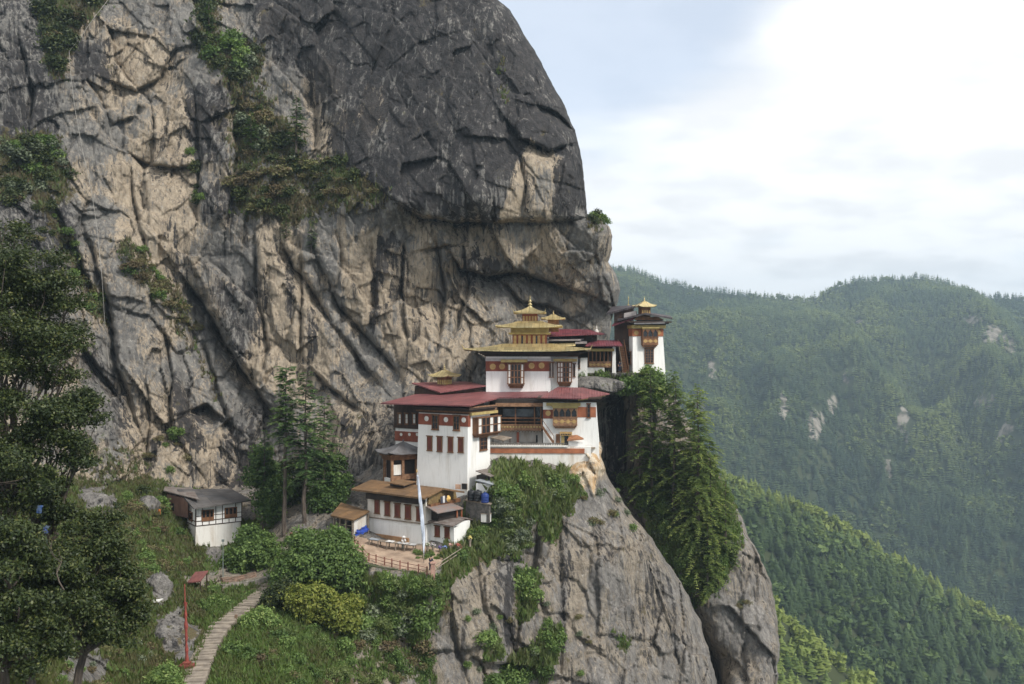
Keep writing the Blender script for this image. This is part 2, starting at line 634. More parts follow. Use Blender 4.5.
class Relief:
    """a rock or earth surface given by its distance in every direction from the viewpoint, with real depth
    everywhere; it rolls away at its right edge and carries on behind"""

    def __init__(s, name, ctrl, edge, px0, py0, py1, step, feats, colf, material, amp=1.0, seed=0,
                 roll_px=26, roll_m=5.0, back=45.0, rough_edge=3.0, ampf=None, s_rec=1.5):
        ny = int((py1 - py0) / step) + 1
        nx = int((max(e[1] for e in edge) - px0) / step) + 1
        nb = 14
        pys = np.linspace(py0, py1, ny)
        e = np.interp(pys, [a for a, _ in edge], [b for _, b in edge])
        zer = np.zeros_like(pys)
        e = e + rough_edge * fbm(pys / 22.0, zer + seed, zer, 4, seed + 5)
        t = np.linspace(0, 1, nx)
        px = px0 + (e[:, None] - px0) * t[None, :]
        py = np.repeat(pys[:, None], nx, 1)
        f = rbf(ctrl)
        D = f(px, py)
        dist = np.clip(e[:, None] - px, 0, roll_px)
        q = (roll_px - dist) / roll_px
        D = D + roll_m * (1 - np.sqrt(np.clip(1 - q * q, 0, 1)))
        # ---- relief, in world metres
        X, Z = (px - CX) / F * D, (CY - py) / F * D
        Yw = D
        wx = X + 0.8 * fbm(X / 6, Yw / 6, Z / 6, 3, seed + 1)
        wz = Z + 0.8 * fbm(X / 6 + 40, Yw / 6, Z / 6, 3, seed + 2)
        ang = R(57)
        a = wx * math.cos(ang) - wz * math.sin(ang)
        b = wx * math.sin(ang) + wz * math.cos(ang)
        o1, c1 = slabs(a / 15.0, b / 7.0, seed + 10)
        o2, c2 = slabs(a / 5.2 + 3, b / 3.0, seed + 11)
        o3, c3 = slabs(a / 1.9 + 7, b / 1.2, seed + 12)
        o4, c4 = slabs(wx / 3.2, wz / 6.5, seed + 13)
        n1 = fbm(X / 9, Yw / 9, Z / 14, 4, seed + 3)
        n2 = fbm(X / 1.6, Yw / 1.6, Z / 2.2, 4, seed + 4)
        g = amp if ampf is None else amp * ampf(px, py)
        d = g * (1.9 * o1 + 1.0 * o4 + 0.70 * o2 + 0.20 * o3 + 0.7 * n1 + 0.22 * n2 + 0.22 * c1 + 0.12 * c2 + 0.06 * c3)
        wpx = px + 3.5 * fbm(X / 3.0, Z / 3.0, zer[:, None] + 1.5, 3, seed + 6)
        wpy = py + 3.5 * fbm(X / 3.0 + 9, Z / 3.0, zer[:, None] + 2.5, 3, seed + 7)
        brk = np.clip(.75 + 1.5 * fbm(X / 2.2, Yw / 2.2, Z / 2.2, 3, seed + 8), .1, 1.6)
        for pts, rec, fall, cw, cd in feats:
            ds, side, par = line_dist(wpx, wpy, pts)
            sd = ds * side
            tp = np.sin(np.pi * np.clip(par, 0.02, 0.98)) ** 0.45
            rec, cw, cd = rec * s_rec, cw * 0.75, cd * s_rec
            d = d + rec * tp * sstep(-1.2, 1.2, sd) * np.exp(-np.clip(sd, 0, None) / fall)
            d = d - 0.18 * rec * tp * sstep(1.2, -1.2, sd) * np.exp(-np.clip(-sd, 0, None) / fall)
            d = d + cd * tp * np.exp(-ds / cw) * brk
        s.px, s.py, s.D = px, py, D + d
        s.pys, s.e, s.px0 = pys, e, px0
        rgb = colf(px, py, X, Z, d)
        # ---- back side
        k = np.arange(1, nb + 1) / nb
        pxb = s.px[:, -1:] - 0.9 * np.arange(1, nb + 1)[None, :]
        Db = s.D[:, -1:] + back * (k ** 1.6)[None, :]
        PX = np.concatenate([px, pxb], 1)
        PY = np.concatenate([py, np.repeat(pys[:, None], nb, 1)], 1)
        DD = np.concatenate([s.D, Db], 1)
        V = np.stack([(PX - CX) / F * DD, DD, (CY - PY) / F * DD], -1).reshape(-1, 3)
        n = nx + nb
        ii = np.arange(ny - 1)[:, None] * n + np.arange(n - 1)[None, :]
        Fq = np.stack([ii, ii + n, ii + n + 1, ii + 1], -1).reshape(-1, 4)
        C = np.concatenate([rgb, np.repeat(rgb[:, -1:], nb, 1)], 1)
        C = np.concatenate([C, np.ones(C.shape[:2] + (1,))], -1).reshape(-1, 4)
        me = np_mesh(name, V, [Fq], material, {'rock': ('FLOAT_COLOR', C)}, smooth=False)
        s.obj = link(name, me)
        tag(s.obj, kind='structure')

    def at(s, px, py, lift=0.0):
        """point on the built surface in direction px, py"""
        r = (py - s.pys[0]) / (s.pys[1] - s.pys[0])
        i = int(np.clip(r, 0, len(s.pys) - 2))
        t = (px - s.px0) / (s.e[i] - s.px0) * (s.px.shape[1] - 1)
        j = int(np.clip(t, 0, s.px.shape[1] - 2))
        fi, fj = min(max(r - i, 0), 1), min(max(t - j, 0), 1)
        D = s.D
        y = (D[i, j] * (1 - fi) * (1 - fj) + D[i + 1, j] * fi * (1 - fj) + D[i, j + 1] * (1 - fi) * fj + D[i + 1, j + 1] * fi * fj)
        p = P(px, py, float(y))
        p.z += lift
        return p


ROCK = rock_material('rock', (0.43, 0.352, 0.262), (0.285, 0.236, 0.178), (0.115, 0.111, 0.107), (0.225, 0.214, 0.197))
ROCKLOW = rock_material('rock_low', (0.30, 0.255, 0.20), (0.215, 0.18, 0.14), (0.125, 0.117, 0.11), (0.235, 0.22, 0.205), 0.12, 0.85)


def soft(px, py, X, Z, k=7.0, seed=0):
    """picture coordinates shaken by world noise, so that patch borders are ragged"""
    z = np.zeros_like(X) + seed
    drip = 1.6 * k * noise3(X / 1.1, Z / 30.0, z + 3, 75 + seed) + 0.9 * k * noise3(X / 0.45, Z / 14.0, z + 5, 76 + seed)
    return (px + 1.7 * k * fbm(X / 9.0, Z / 13.0, z, 5, 71 + seed, 0.62),
            py + 1.7 * k * fbm(X / 9.0 + 31, Z / 9.0, z, 5, 83 + seed, 0.62) + drip)


# ---- the great cliff
U_ctrl = [(-150, -100, 152), (-150, 300, 124), (-150, 560, 102), (0, -100, 170), (0, 0, 158), (0, 200, 142), (0, 350, 131), (0, 480, 122),
          (100, 0, 165), (100, 200, 153), (100, 350, 144), (100, 460, 139), (60, 280, 141), (170, 450, 145), (200, 480, 147),
          (250, 480, 149), (240, 400, 151), (200, 0, 170), (200, 100, 163), (200, 200, 157), (200, 280, 155), (300, 0, 169), (300, 120, 163),
          (300, 160, 158), (300, 230, 154), (300, 300, 152), (300, 400, 150), (300, 480, 147), (400, 0, 161), (400, 120, 153),
          (400, 205, 147), (400, 230, 152), (400, 300, 151), (400, 380, 149), (385, 450, 139), (350, 480, 139), (340, 540, 136),
          (480, 0, 158), (480, 100, 151), (480, 200, 145), (480, 235, 151), (480, 300, 153), (480, 360, 150), (540, 60, 156),
          (540, 150, 148), (540, 210, 147), (540, 240, 152), (540, 300, 156), (580, 150, 151), (580, 210, 151), (590, 235, 150),
          (590, 300, 157), (600, 340, 160), (600, 390, 160), (450, 470, 140), (600, 560, 160), (200, -100, 188), (400, -100, 178), (500, -100, 176)]
U_edge = [(-110, 430), (-60, 465), (-20, 484), (0, 498), (10, 510), (30, 522), (60, 540), (85, 552), (100, 562), (130, 575), (160, 582), (200, 586), (214, 588),
          (219, 600), (226, 608), (236, 612), (250, 612), (262, 608), (274, 616), (290, 621), (300, 618), (320, 612), (350, 608), (600, 612)]
U_feats = [
    # polyline, recess below-left, falloff px, crack width px, crack depth
    ([(186, 280), (203, 302), (222, 335), (240, 367), (262, 398), (284, 428)], 4.8, 26, 6, 4.0),
    ([(284, 246), (294, 268), (308, 284), (320, 306), (338, 332)], 1.6, 12, 2.4, 2.6),
    ([(316, 252), (330, 282), (342, 312), (367, 338), (384, 354), (399, 375)], 1.4, 11, 2.2, 2.4),
    ([(345, 338), (368, 371), (384, 388)], 1.3, 10, 2.2, 1.4),
    ([(308, 364), (322, 382), (344, 400), (360, 410)], 1.2, 11, 2.0, 1.8),
    ([(396, 200), (420, 217), (450, 221), (478, 222), (493, 221)], 3.6, 22, 2.5, 1.5),
    ([(488, 222), (520, 223), (560, 221), (587, 217)], 1.6, 18, 2.0, 1.3),
    ([(452, 255), (462, 268), (486, 276), (520, 272), (545, 280), (590, 296)], 4.0, 24, 3, 2.0),
    ([(463, 246), (471, 282), (452, 345)], 1.2, 20, 2.2, 1.6),
    ([(505, 118), (520, 138), (548, 150), (566, 146)], 2.4, 12, 2.2, 1.2),
    ([(535, 105), (556, 112), (574, 130)], 1.6, 12, 1.8, 1.0),
    ([(84, 75), (105, 110), (112, 140)], -1.5, 14, 2.5, 1.5),
    ([(108, 80), (135, 92), (160, 78), (172, 50)], 1.6, 12, 1.8, 1.1),
    ([(128, 155), (150, 165), (175, 168), (198, 164)], 2.0, 12, 2.0, 1.2),
    ([(110, 125), (135, 118), (138, 104)], 1.0, 10, 1.5, 1.0),
    ([(88, 240), (108, 300), (118, 370), (140, 430)], 2.0, 20, 3.5, 2.6),
    ([(55, 205), (75, 250), (98, 300)], 2.6, 18, 3.0, 1.8),
    ([(190, 410), (207, 404), (226, 420)], 3.0, 14, 2.0, 1.0),
    ([(80, 345), (100, 372), (120, 400)], 2.0, 14, 3.0, 2.0),
    ([(203, 340), (216, 380), (232, 430)], 1.0, 14, 2.0, 1.6),
    ([(225, 60), (236, 150), (226, 230)], -1.6, 20, 4.0, 1.6),
    ([(372, 243), (376, 290), (371, 335)], 1.0, 12, 2.0, 1.0),
    ([(254, 228), (258, 290), (268, 350), (262, 372)], 1.2, 10, 1.6, 1.8),
    ([(300, 232), (303, 300), (300, 360)], .9, 9, 1.4, 1.6),
    ([(336, 232), (340, 262), (334, 300)], -.8, 9, 1.4, 1.4),
    ([(404, 232), (402, 290), (408, 345)], .8, 9, 1.4, 1.5),
    ([(436, 238), (446, 290), (438, 352)], 1.4, 11, 1.8, 2.0),
    ([(420, 250), (455, 246)], 1.2, 8, 1.4, 1.2),
    ([(150, 100), (156, 140), (150, 168)], .8, 9, 1.4, 1.4),
    ([(196, 100), (200, 160), (196, 225)], 1.2, 10, 1.6, 1.8),
    ([(130, 165), (136, 215), (150, 260)], .8, 9, 1.4, 1.4),
    ([(165, 330), (172, 380), (170, 450)], 1.0, 9, 1.6, 1.8),
    ([(146, 380), (150, 420), (146, 470)], .8, 9, 1.4, 1.5),
    ([(520, 150), (526, 185), (522, 220)], .6, 8, 1.3, 1.2),
    ([(310, 80), (318, 120), (312, 158)], .8, 9, 1.4, 1.4),
    ([(20, 40), (34, 90), (28, 140)], 1.2, 10, 1.6, 1.6),
    ([(500, 280), (520, 300), (548, 305), (575, 320)], 2.2, 14, 2.5, 1.4),
]


def U_col(px, py, X, Z, d):
    qx, qy = soft(px, py, X, Z, 10)
    z = np.zeros_like(px)
    tan = np.full_like(px, 0.37)
    dark = np.full_like(px, 0.14)
    veg = np.zeros_like(px)

    def tp(pts, v, s=8):
        nonlocal tan
        m = poly_mask(qx, qy, pts, s)
        tan = tan * (1 - m) + v * m

    def dp(pts, v, s=8):
        nonlocal dark
        m = poly_mask(qx, qy, pts, s)
        dark = dark * (1 - m) + v * m

    def vp(pts, v, s=8):
        nonlocal veg
        m = poly_mask(qx, qy, pts, s)
        veg = np.maximum(veg, v * m)
    # dark lichen dome and the grey left shoulder
    dp([(205, -120), (260, 60), (300, 75), (330, 130), (330, 190), (400, 205), (455, 222), (495, 224), (590, 218), (600, 100), (500, -120)], 0.84, 14)
    tp([(330, 0), (560, 0), (600, 215), (400, 210), (330, 160)], 0.0, 16)
    dp([(-200, -120), (40, -120), (55, 60), (60, 140), (80, 230), (60, 290), (-200, 330)], 0.60, 12)
    tp([(-200, -120), (40, -120), (60, 140), (90, 230), (60, 330), (-200, 330)], 0.08, 12)
    dp([(72, 40), (110, 45), (110, 85), (75, 85)], 0.70, 6)
    # pale slabs
    tp([(107, 36), (160, 30), (170, 60), (168, 92), (140, 95), (108, 80)], 0.85, 4)
    tp([(100, 90), (170, 90), (196, 100), (190, 165), (130, 155), (115, 120)], 0.66, 6)
    tp([(105, 160), (190, 165), (200, 225), (160, 290), (120, 235)], 0.85, 6)
    tp([(300, 70), (335, 60), (350, 90), (340, 155), (312, 158)], 0.70, 6)
    tp([(352, 85), (390, 80), (385, 145), (360, 150)], 0.62, 7)
    dp([(335, 100), (352, 100), (352, 140), (338, 140)], 0.70, 5)
    dp([(372, 120), (390, 118), (390, 150), (375, 150)], 0.70, 5)
    m = poly_mask(qx, qy, [(527, 140), (550, 148), (564, 156), (562, 190), (552, 221), (494, 221), (513, 187)], 4)
    tan = tan * (1 - m) + 0.80 * m
    dark = dark * (1 - m) + 0.12 * m
    dp([(530, 175), (538, 180), (536, 222), (526, 222)], 0.55, 3)
    dp([(556, 160), (600, 150), (600, 216), (553, 218)], 0.85, 3)
    # middle band
    tp([(255, 225), (300, 230), (320, 300), (330, 400), (240, 380), (262, 300)], 0.86, 6)
    tp([(332, 228), (376, 232), (375, 330), (350, 330)], 0.86, 5)
    tp([(380, 250), (430, 240), (445, 320), (440, 372), (400, 375), (380, 330)], 0.70, 6)
    tp([(405, 218), (500, 222), (500, 250), (410, 242)], 0.70, 5)
    tp([(495, 222), (560, 222), (560, 270), (500, 262)], 0.66, 6)
    tp([(430, 350), (470, 340), (500, 350), (480, 380), (425, 385)], 0.72, 6)
    tp([(300, 390), (345, 395), (380, 440), (330, 470), (290, 430)], 0.62, 7)
    tp([(555, 290), (600, 285), (605, 340), (570, 330)], 0.6, 7)
    tp([(440, 240), (500, 240), (505, 350), (450, 330)], 0.45, 8)
    dp([(207, 283), (262, 285), (268, 345), (240, 362), (222, 330)], 0.60, 6)
    dp([(285, 255), (297, 262), (297, 315), (287, 320)], 0.70, 3)
    dp([(306, 305), (318, 310), (314, 360), (303, 358)], 0.70, 3)
    dp([(374, 238), (402, 240), (398, 262), (384, 270), (381, 330), (371, 335)], 0.70, 3)
    dp([(400, 255), (408, 250), (404, 300), (398, 300)], 0.70, 3)
    dp([(388, 255), (400, 255), (396, 320), (388, 330)], 0.46, 4)
    dp([(458, 252), (510, 262), (505, 285), (470, 285)], 0.70, 6)
    dp([(185, 88), (228, 85), (230, 160), (190, 160)], 0.66, 5)
    dp([(195, 190), (232, 188), (232, 224), (198, 220)], 0.70, 5)
    dp([(470, 190), (520, 180), (495, 222), (470, 222)], 0.70, 6)
    dp([(430, 395), (480, 355), (486, 400), (430, 400)], 0.5, 6)
    # lower left: streaked foot of the wall
    tp([(115, 270), (160, 290), (210, 360), (230, 430), (170, 440), (130, 340)], 0.42, 8)
    tp([(120, 400), (235, 430), (240, 500), (120, 500)], 0.66, 8)
    dp([(173, 372), (192, 378), (190, 450), (172, 440)], 0.70, 4)
    dp([(192, 405), (206, 408), (204, 480), (190, 485)], 0.70, 4)
    dp([(150, 430), (160, 430), (158, 480), (148, 480)], 0.70, 4)
    dp([(222, 430), (240, 420), (246, 500), (222, 500)], 0.70, 4)
    dp([(76, 340), (100, 345), (125, 400), (135, 440), (100, 440), (80, 390)], 0.50, 6)
    dp([(240, 400), (272, 415), (280, 500), (236, 500)], 0.55, 8)
    dp([(340, 420), (420, 400), (420, 500), (330, 500)], 0.48, 10)
    # rust under the monastery ledge
    # grass, moss and heath on the ledges
    vp([(40, -20), (130, -20), (78, 40), (60, 90), (40, 60)], 0.62)
    vp([(192, -20), (215, -20), (222, 40), (262, 45), (268, 70), (235, 95), (195, 55)], 0.66)
    vp([(225, 70), (270, 90), (310, 150), (380, 180), (395, 205), (330, 215), (300, 225), (228, 215), (232, 130)], 0.52, 12)
    vp([(-150, 120), (60, 135), (75, 190), (50, 205), (-150, 200)], 0.60, 10)
    vp([(30, 190), (60, 220), (95, 280), (110, 330), (90, 320), (60, 250)], 0.46)
    vp([(112, 240), (145, 250), (200, 330), (190, 330), (130, 275)], 0.52)
    vp([(145, 290), (165, 300), (222, 380), (226, 420), (205, 380)], 0.40)
    vp([(585, 215), (606, 215), (610, 228), (590, 224)], 0.6)
    vp([(500, 50), (512, 55), (506, 110), (496, 100)], 0.36)
    vp([(90, 430), (150, 440), (170, 500), (60, 500)], 0.34)
    return np.stack([np.clip(tan, 0, 1), np.clip(dark, 0, 1), np.clip(veg, 0, 1)], -1)


def U_amp(px, py):
    m = poly_mask(px, py, [(330, -120), (330, 130), (350, 195), (490, 222), (600, 215), (600, 0), (500, -120)], 25)
    return 1.0 - 0.45 * m


CLIFF = Relief('cliff', U_ctrl, U_edge, -130, -90, 560, 1.25, U_feats, U_col, ROCK, 0.95, 3, ampf=U_amp)

# ---- lower buttress, terraces and the slope with the stone path
L_ctrl = [(-150, 455, 112), (-150, 560, 66), (-150, 684, 46), (-150, 780, 38), (0, 455, 125), (0, 500, 100), (0, 560, 82), (0, 684, 61), (0, 780, 50),
          (60, 560, 92), (60, 684, 70), (60, 780, 58), (80, 490, 128), (150, 455, 158), (60, 455, 142), (200, 470, 155), (150, 492, 133), (120, 540, 117), (165, 560, 117), (150, 600, 104),
          (150, 684, 86), (195, 550, 130.3), (245, 550, 131), (222, 548, 131.5), (218, 566, 121), (200, 578, 116.5), (275, 573, 119), (252, 604, 108), (235, 618, 104), (215, 635, 98), (203, 658, 92),
          (190, 684, 86), (180, 780, 68), (285, 540, 125), (300, 552, 120), (330, 530, 121), (340, 560, 115), (365, 563, 112), (435, 574, 109),
          (400, 577, 109.4), (369, 536, 120.3), (426, 544, 117.8), (472, 526, 121), (470, 538, 119.8), (460, 546, 117.2), (480, 515, 122), (397, 541.5, 119.7), (411, 543.5, 118.9), (383, 539, 120.6), (448, 547, 116.6), (400, 605, 108), (400, 640, 107), (400, 684, 105), (400, 780, 100),
          (300, 610, 108), (300, 640, 100), (300, 684, 92), (300, 780, 78), (350, 684, 100), (350, 610, 110), (490, 492, 121), (500, 480, 122.5), (540, 474, 124.5), (592, 478, 126.4), (600, 452, 129.0), (590, 462, 127.6), (576, 468, 127.2), (604, 470, 127.8), (560, 462, 129.8),
          (520, 560, 119), (520, 684, 114), (450, 600, 110), (450, 684, 107), (600, 560, 121.5), (600, 684, 116), (560, 620, 117), (640, 620, 125), (680, 684, 126),
          (690, 640, 129), (650, 560, 128.5), (620, 510, 129), (605, 472, 131), (520, 780, 106), (650, 780, 118), (400, 465, 136), (250, 465, 158), (330, 480, 146), (290, 500, 138), (240, 500, 141),
          (470, 462, 132), (540, 452, 131), (595, 450, 131), (320, 505, 132), (560, 520, 122)]
L_edge = [(440, 601), (455, 601), (476, 607), (500, 622), (540, 652), (580, 680), (620, 700), (660, 711), (684, 717), (780, 744)]
L_feats = [
    ([(478, 560), (486, 610), (500, 640)], 1.0, 16, 2.5, 1.4),
    ([(540, 520), (536, 570), (520, 620), (512, 684)], 1.6, 20, 3.0, 1.5),
    ([(508, 636), (530, 650), (545, 668)], 1.2, 12, 2.0, 1.0),
    ([(560, 560), (565, 620), (560, 690)], 0.7, 12, 2.5, 0.9),
    ([(450, 590), (456, 640), (470, 690)], 1.0, 14, 2.5, 1.2),
    ([(400, 640), (430, 652), (470, 650)], 1.4, 12, 2.0, 1.0),
    ([(155, 600), (170, 612), (195, 625)], -1.2, 12, 2.0, 0.8),
    ([(640, 540), (660, 600), (690, 690)], 0.5, 20, 1.5, 0.6),
]


def L_amp(px, py):
    terr = poly_mask(px, py, [(270, 530), (430, 530), (460, 545), (436, 574), (360, 566), (300, 556), (270, 552)], 8)
    path = poly_mask(px, py, [(176, 690), (190, 655), (200, 635), (225, 612), (255, 590), (285, 565), (290, 580), (262, 605), (240, 630), (218, 665), (210, 690)], 10)
    g = poly_mask(px, py, [(200, 580), (360, 590), (360, 690), (200, 690)], 25)
    butt = poly_mask(px, py, [(540, 490), (620, 490), (740, 700), (540, 700)], 20)
    return (1 - 0.93 * np.maximum(terr, path)) * (1 - 0.35 * g) * (1 - 0.10 * butt) * 0.78


def L_col(px, py, X, Z, d):
    qx, qy = soft(px, py, X, Z, 9, 4)
    tan = np.full_like(px, 0.40)
    dark = np.full_like(px, 0.14)
    veg = np.zeros_like(px)

    def mp(arr, pts, v, s=8):
        m = poly_mask(qx, qy, pts, s)
        return arr * (1 - m) + v * m
    veg = mp(veg, [(-200, 440), (150, 470), (260, 520), (300, 560), (360, 570), (440, 580), (450, 600), (425, 640), (360, 690), (340, 800), (-200, 800)], 0.74, 12)
    # grassy mantle under the buildings
    veg = mp(veg, [(440, 545), (480, 480), (500, 455), (566, 466), (582, 478), (584, 494), (570, 512), (552, 545), (530, 520), (520, 560), (500, 560), (480, 560), (440, 590)], 0.78, 8)
    veg = mp(veg, [(515, 570), (540, 575), (535, 610), (515, 620)], 0.9, 5)
    veg = mp(veg, [(545, 620), (565, 625), (560, 655), (545, 690), (480, 690), (510, 660), (540, 640)], 0.8, 6)
    veg = mp(veg, [(480, 635), (502, 640), (500, 655), (480, 655)], 0.85, 4)
    veg = mp(veg, [(610, 630), (630, 640), (625, 655), (610, 650)], 0.55, 5)
    # grey boulders by the path
    for q in ([(155, 620), (180, 612), (200, 630), (190, 660), (165, 655)], [(150, 570), (168, 575), (172, 598), (152, 600)],
              [(80, 485), (110, 490), (120, 510), (85, 515)], [(205, 545), (222, 542), (224, 556), (208, 560)], [(60, 640), (110, 655), (100, 690), (50, 690)]):
        veg = mp(veg, q, 0.16, 6)
        tan = mp(tan, q, 0.15, 6)
    veg = mp(veg, [(345, 645), (430, 636), (450, 690), (340, 690)], 0.44, 8)
    tan = mp(tan, [(345, 645), (430, 636), (450, 690), (340, 690)], 0.8, 8)
    # bare brown earth on the terraces and beside the path
    earth = poly_mask(qx, qy, [(272, 533), (345, 536), (370, 538), (428, 545), (440, 560), (436, 573), (360, 564), (330, 560), (272, 553)], 5)
    veg = veg * (1 - earth) + 0.08 * earth
    tan = tan * (1 - earth) + 0.95 * earth
    e2 = poly_mask(qx, qy, [(180, 578), (275, 566), (282, 578), (205, 590)], 4)
    veg = veg * (1 - e2) + 0.15 * e2
    tan = tan * (1 - e2) + 0.8 * e2
    # rusty wash below the painted corner and streaks on the face
    r = poly_mask(qx, qy, [(566, 456), (600, 446), (608, 476), (596, 490), (575, 484)], 5)
    tan = tan * (1 - r) + 2.0 * r
    veg = veg * (1 - r)
    tan = mp(tan, [(470, 590), (500, 600), (495, 660), (470, 670)], 0.75, 6)
    tan = mp(tan, [(565, 520), (700, 590), (720, 690), (575, 690)], 0.46, 10)
    dark = mp(dark, [(506, 560), (514, 560), (512, 650), (503, 650)], 0.85, 4)
    dark = mp(dark, [(496, 555), (505, 555), (504, 600), (497, 600)], 0.5, 4)
    dark = mp(dark, [(560, 540), (572, 545), (570, 650), (556, 650)], 0.5, 5)
    dark = mp(dark, [(596, 520), (606, 525), (640, 640), (630, 650), (600, 560)], 0.42, 6)
    tan = mp(tan, [(572, 550), (590, 560), (588, 640), (570, 640)], 0.95, 5)
    dark = mp(dark, [(640, 540), (660, 560), (700, 640), (715, 690), (660, 690), (640, 600)], 0.34, 8)
    return np.stack([np.clip(tan, 0, 2), np.clip(dark, 0, 1), np.clip(veg, 0, 1)], -1)


BUTT = Relief('hillside', L_ctrl, L_edge, -150, 442, 780, 1.45, L_feats, L_col, ROCKLOW, 1.0, 21, roll_px=22, roll_m=5.0, ampf=L_amp, s_rec=.9, rough_edge=5.5)

# ---- right buttress with the gully in front of it
R_ctrl = [(560, 372, 152), (560, 480, 150), (560, 600, 150), (560, 780, 140), (580, 378, 149.6), (600, 380, 149.6), (618, 378, 149.4), (600, 400, 154), (615, 410, 158), (615, 470, 158), (640, 376, 149.6), (658, 378, 149.8), (632, 420, 152),
          (632, 480, 152), (650, 400, 154), (660, 480, 147), (640, 500, 146), (690, 560, 140), (698, 606, 140), (686, 606, 145), (740, 560, 142), (760, 600, 144), (740, 684, 137),
          (706, 690, 152), (720, 520, 146), (745, 515, 149), (720, 470, 152), (640, 560, 144), (688, 640, 150), (700, 668, 152), (716, 640, 140), (730, 690, 137), (700, 780, 130), (760, 780, 138), (665, 380, 156), (670, 440, 152)]
R_edge = [(372, 662), (400, 676), (420, 688), (460, 712), (500, 733), (515, 741), (540, 752), (570, 766), (600, 775), (640, 779), (684, 778), (780, 786)]
R_feats = [
    ([(688, 612), (700, 640), (716, 690)], 2.0, 14, 4.0, 4.0),
    ([(620, 380), (622, 430), (626, 485)], 2.0, 14, 3.0, 2.0),
    ([(750, 560), (742, 610), (746, 690)], 0.8, 14, 1.5, 0.8),
]


def R_col(px, py, X, Z, d):
    qx, qy = soft(px, py, X, Z, 8, 8)
    tan = np.full_like(px, 0.42)
    dark = np.full_like(px, 0.18)
    veg = np.zeros_like(px)

    def mp(arr, pts, v, s=8):
        m = poly_mask(qx, qy, pts, s)
        return arr * (1 - m) + v * m
    veg = mp(veg, [(612, 470), (640, 485), (660, 470), (700, 440), (735, 500), (740, 540), (722, 590), (690, 610), (660, 560), (630, 500)], 0.72, 8)
    veg = mp(veg, [(575, 374), (660, 372), (665, 384), (575, 384)], 0.7, 4)
    dark = mp(dark, [(605, 390), (626, 390), (628, 490), (605, 490)], 0.75, 5)
    tan = mp(tan, [(626, 398), (650, 400), (650, 480), (628, 482)], 0.85, 5)
    return np.stack([np.clip(tan, 0, 1), np.clip(dark, 0, 1), np.clip(veg, 0, 1)], -1)


CRAG = Relief('crag', R_ctrl, R_edge, 560, 373, 780, 1.6, R_feats, R_col, ROCKLOW, 0.8, 41, roll_px=18, roll_m=4.0, s_rec=.9, rough_edge=6.0)


# ------------------------------------------------------------------ hills and the valley
def ground_mat(name, a, b, sc_=0.02):
    m, N, L, bs = nt_new(name)
    geo = N.new('ShaderNodeNewGeometry')
    at = N.new('ShaderNodeAttribute')
    at.attribute_name = 'bare'
    f = mapped_noise(N, L, geo.outputs['Position'], sc_, (1, 1, 1), 6, 0.65)
    c = mixc(N, L, mrange(N, L, f, 0.35, 0.65), a, b)
    f2 = mapped_noise(N, L, geo.outputs['Position'], sc_ * 4, (1, 1, 0.5), 5, 0.7)
    q = nmath(N, L, 'ADD', at.outputs['Fac'], nmath(N, L, 'MULTIPLY', nmath(N, L, 'SUBTRACT', f2, 0.5), 1.2))
    c = mixc(N, L, mrange(N, L, q, 0.5, 0.75), c, mixc(N, L, mrange(N, L, f2, 0.4, 0.6), (0.12, 0.105, 0.08), (0.26, 0.235, 0.20)))
    L.new(c, bs.inputs['Base Color'])
    bs.inputs['Roughness'].default_value = 0.95
    bs.inputs['Specular IOR Level'].default_value = 0.1
    return m


FAR_G = ground_mat('far_ground', (0.030, 0.042, 0.018), (0.055, 0.065, 0.028))


def sheet(name, Xf, Yf, Zf, mat_, bare=None):
    ny, nx = Xf.shape
    V = np.stack([Xf, Yf, Zf], -1).reshape(-1, 3)
    ii = np.arange(ny - 1)[:, None] * nx + np.arange(nx - 1)[None, :]
    Fq = np.stack([ii, ii + 1, ii + nx + 1, ii + nx], -1).reshape(-1, 4)
    at = {'bare': ('FLOAT', (bare if bare is not None else np.zeros_like(Xf)).ravel())}
    return tag(link(name, np_mesh(name, V, [Fq], mat_, at, True)), kind='structure')


FAR_Y = 1800.0
SKYL = [(-400, 262), (300, 250), (560, 258), (612, 264), (640, 270), (665, 279), (700, 287), (740, 291), (775, 294), (808, 297), (822, 291), (838, 283), (858, 278), (885, 276),
        (915, 275), (935, 277), (952, 282), (968, 289), (985, 293), (1005, 294), (1030, 297), (1100, 300), (1300, 285), (1700, 270)]


def far_h(x, y):
    """height of the far mountain side"""
    px = CX + x / FAR_Y * F
    zc = (CY - np.interp(px, [a for a, _ in SKYL], [b for _, b in SKYL])) / F * FAR_Y - 6
    t = (FAR_Y - y)
    z0 = np.zeros_like(x)
    skew = x + 0.45 * t                                   # spurs run down to the left
    sp = ridged(skew / 420, y / 1500, z0, 4, 5) - 0.15
    sp2 = fbm(x / 110, y / 160, z0, 4, 9)
    front = zc - 0.50 * np.clip(t, 0, None) + np.clip((t - 30) / 420, 0, 1) * (185 * sp + 50 * sp2)
    behind = zc - 0.55 * np.clip(-t, 0, None) + np.clip(-t / 200, 0, 1) * 40 * sp
    return np.where(t > 0, front, behind) + 5 * fbm(x / 40, y / 40, z0, 3, 12)


SCARS = [(700, 408, 10, 26), (784, 405, 7, 22), (815, 425, 13, 22), (832, 405, 8, 16), (903, 420, 9, 20), (888, 468, 7, 20), (905, 445, 5, 12), (845, 380, 7, 12),
         (993, 335, 18, 14), (973, 320, 14, 8), (860, 325, 6, 8), (985, 400, 18, 12), (1005, 430, 12, 16), (945, 460, 3, 7), (1010, 345, 10, 14), (712, 370, 8, 16)]


def scar_mask(px, py):
    m = np.zeros_like(px)
    for cx, cy, rx, ry in SCARS:
        d = np.hypot((px - cx) / rx, (py - cy) / ry)
        m = np.maximum(m, 1 - sstep(0.35, 1.25, d))
    return m * .9


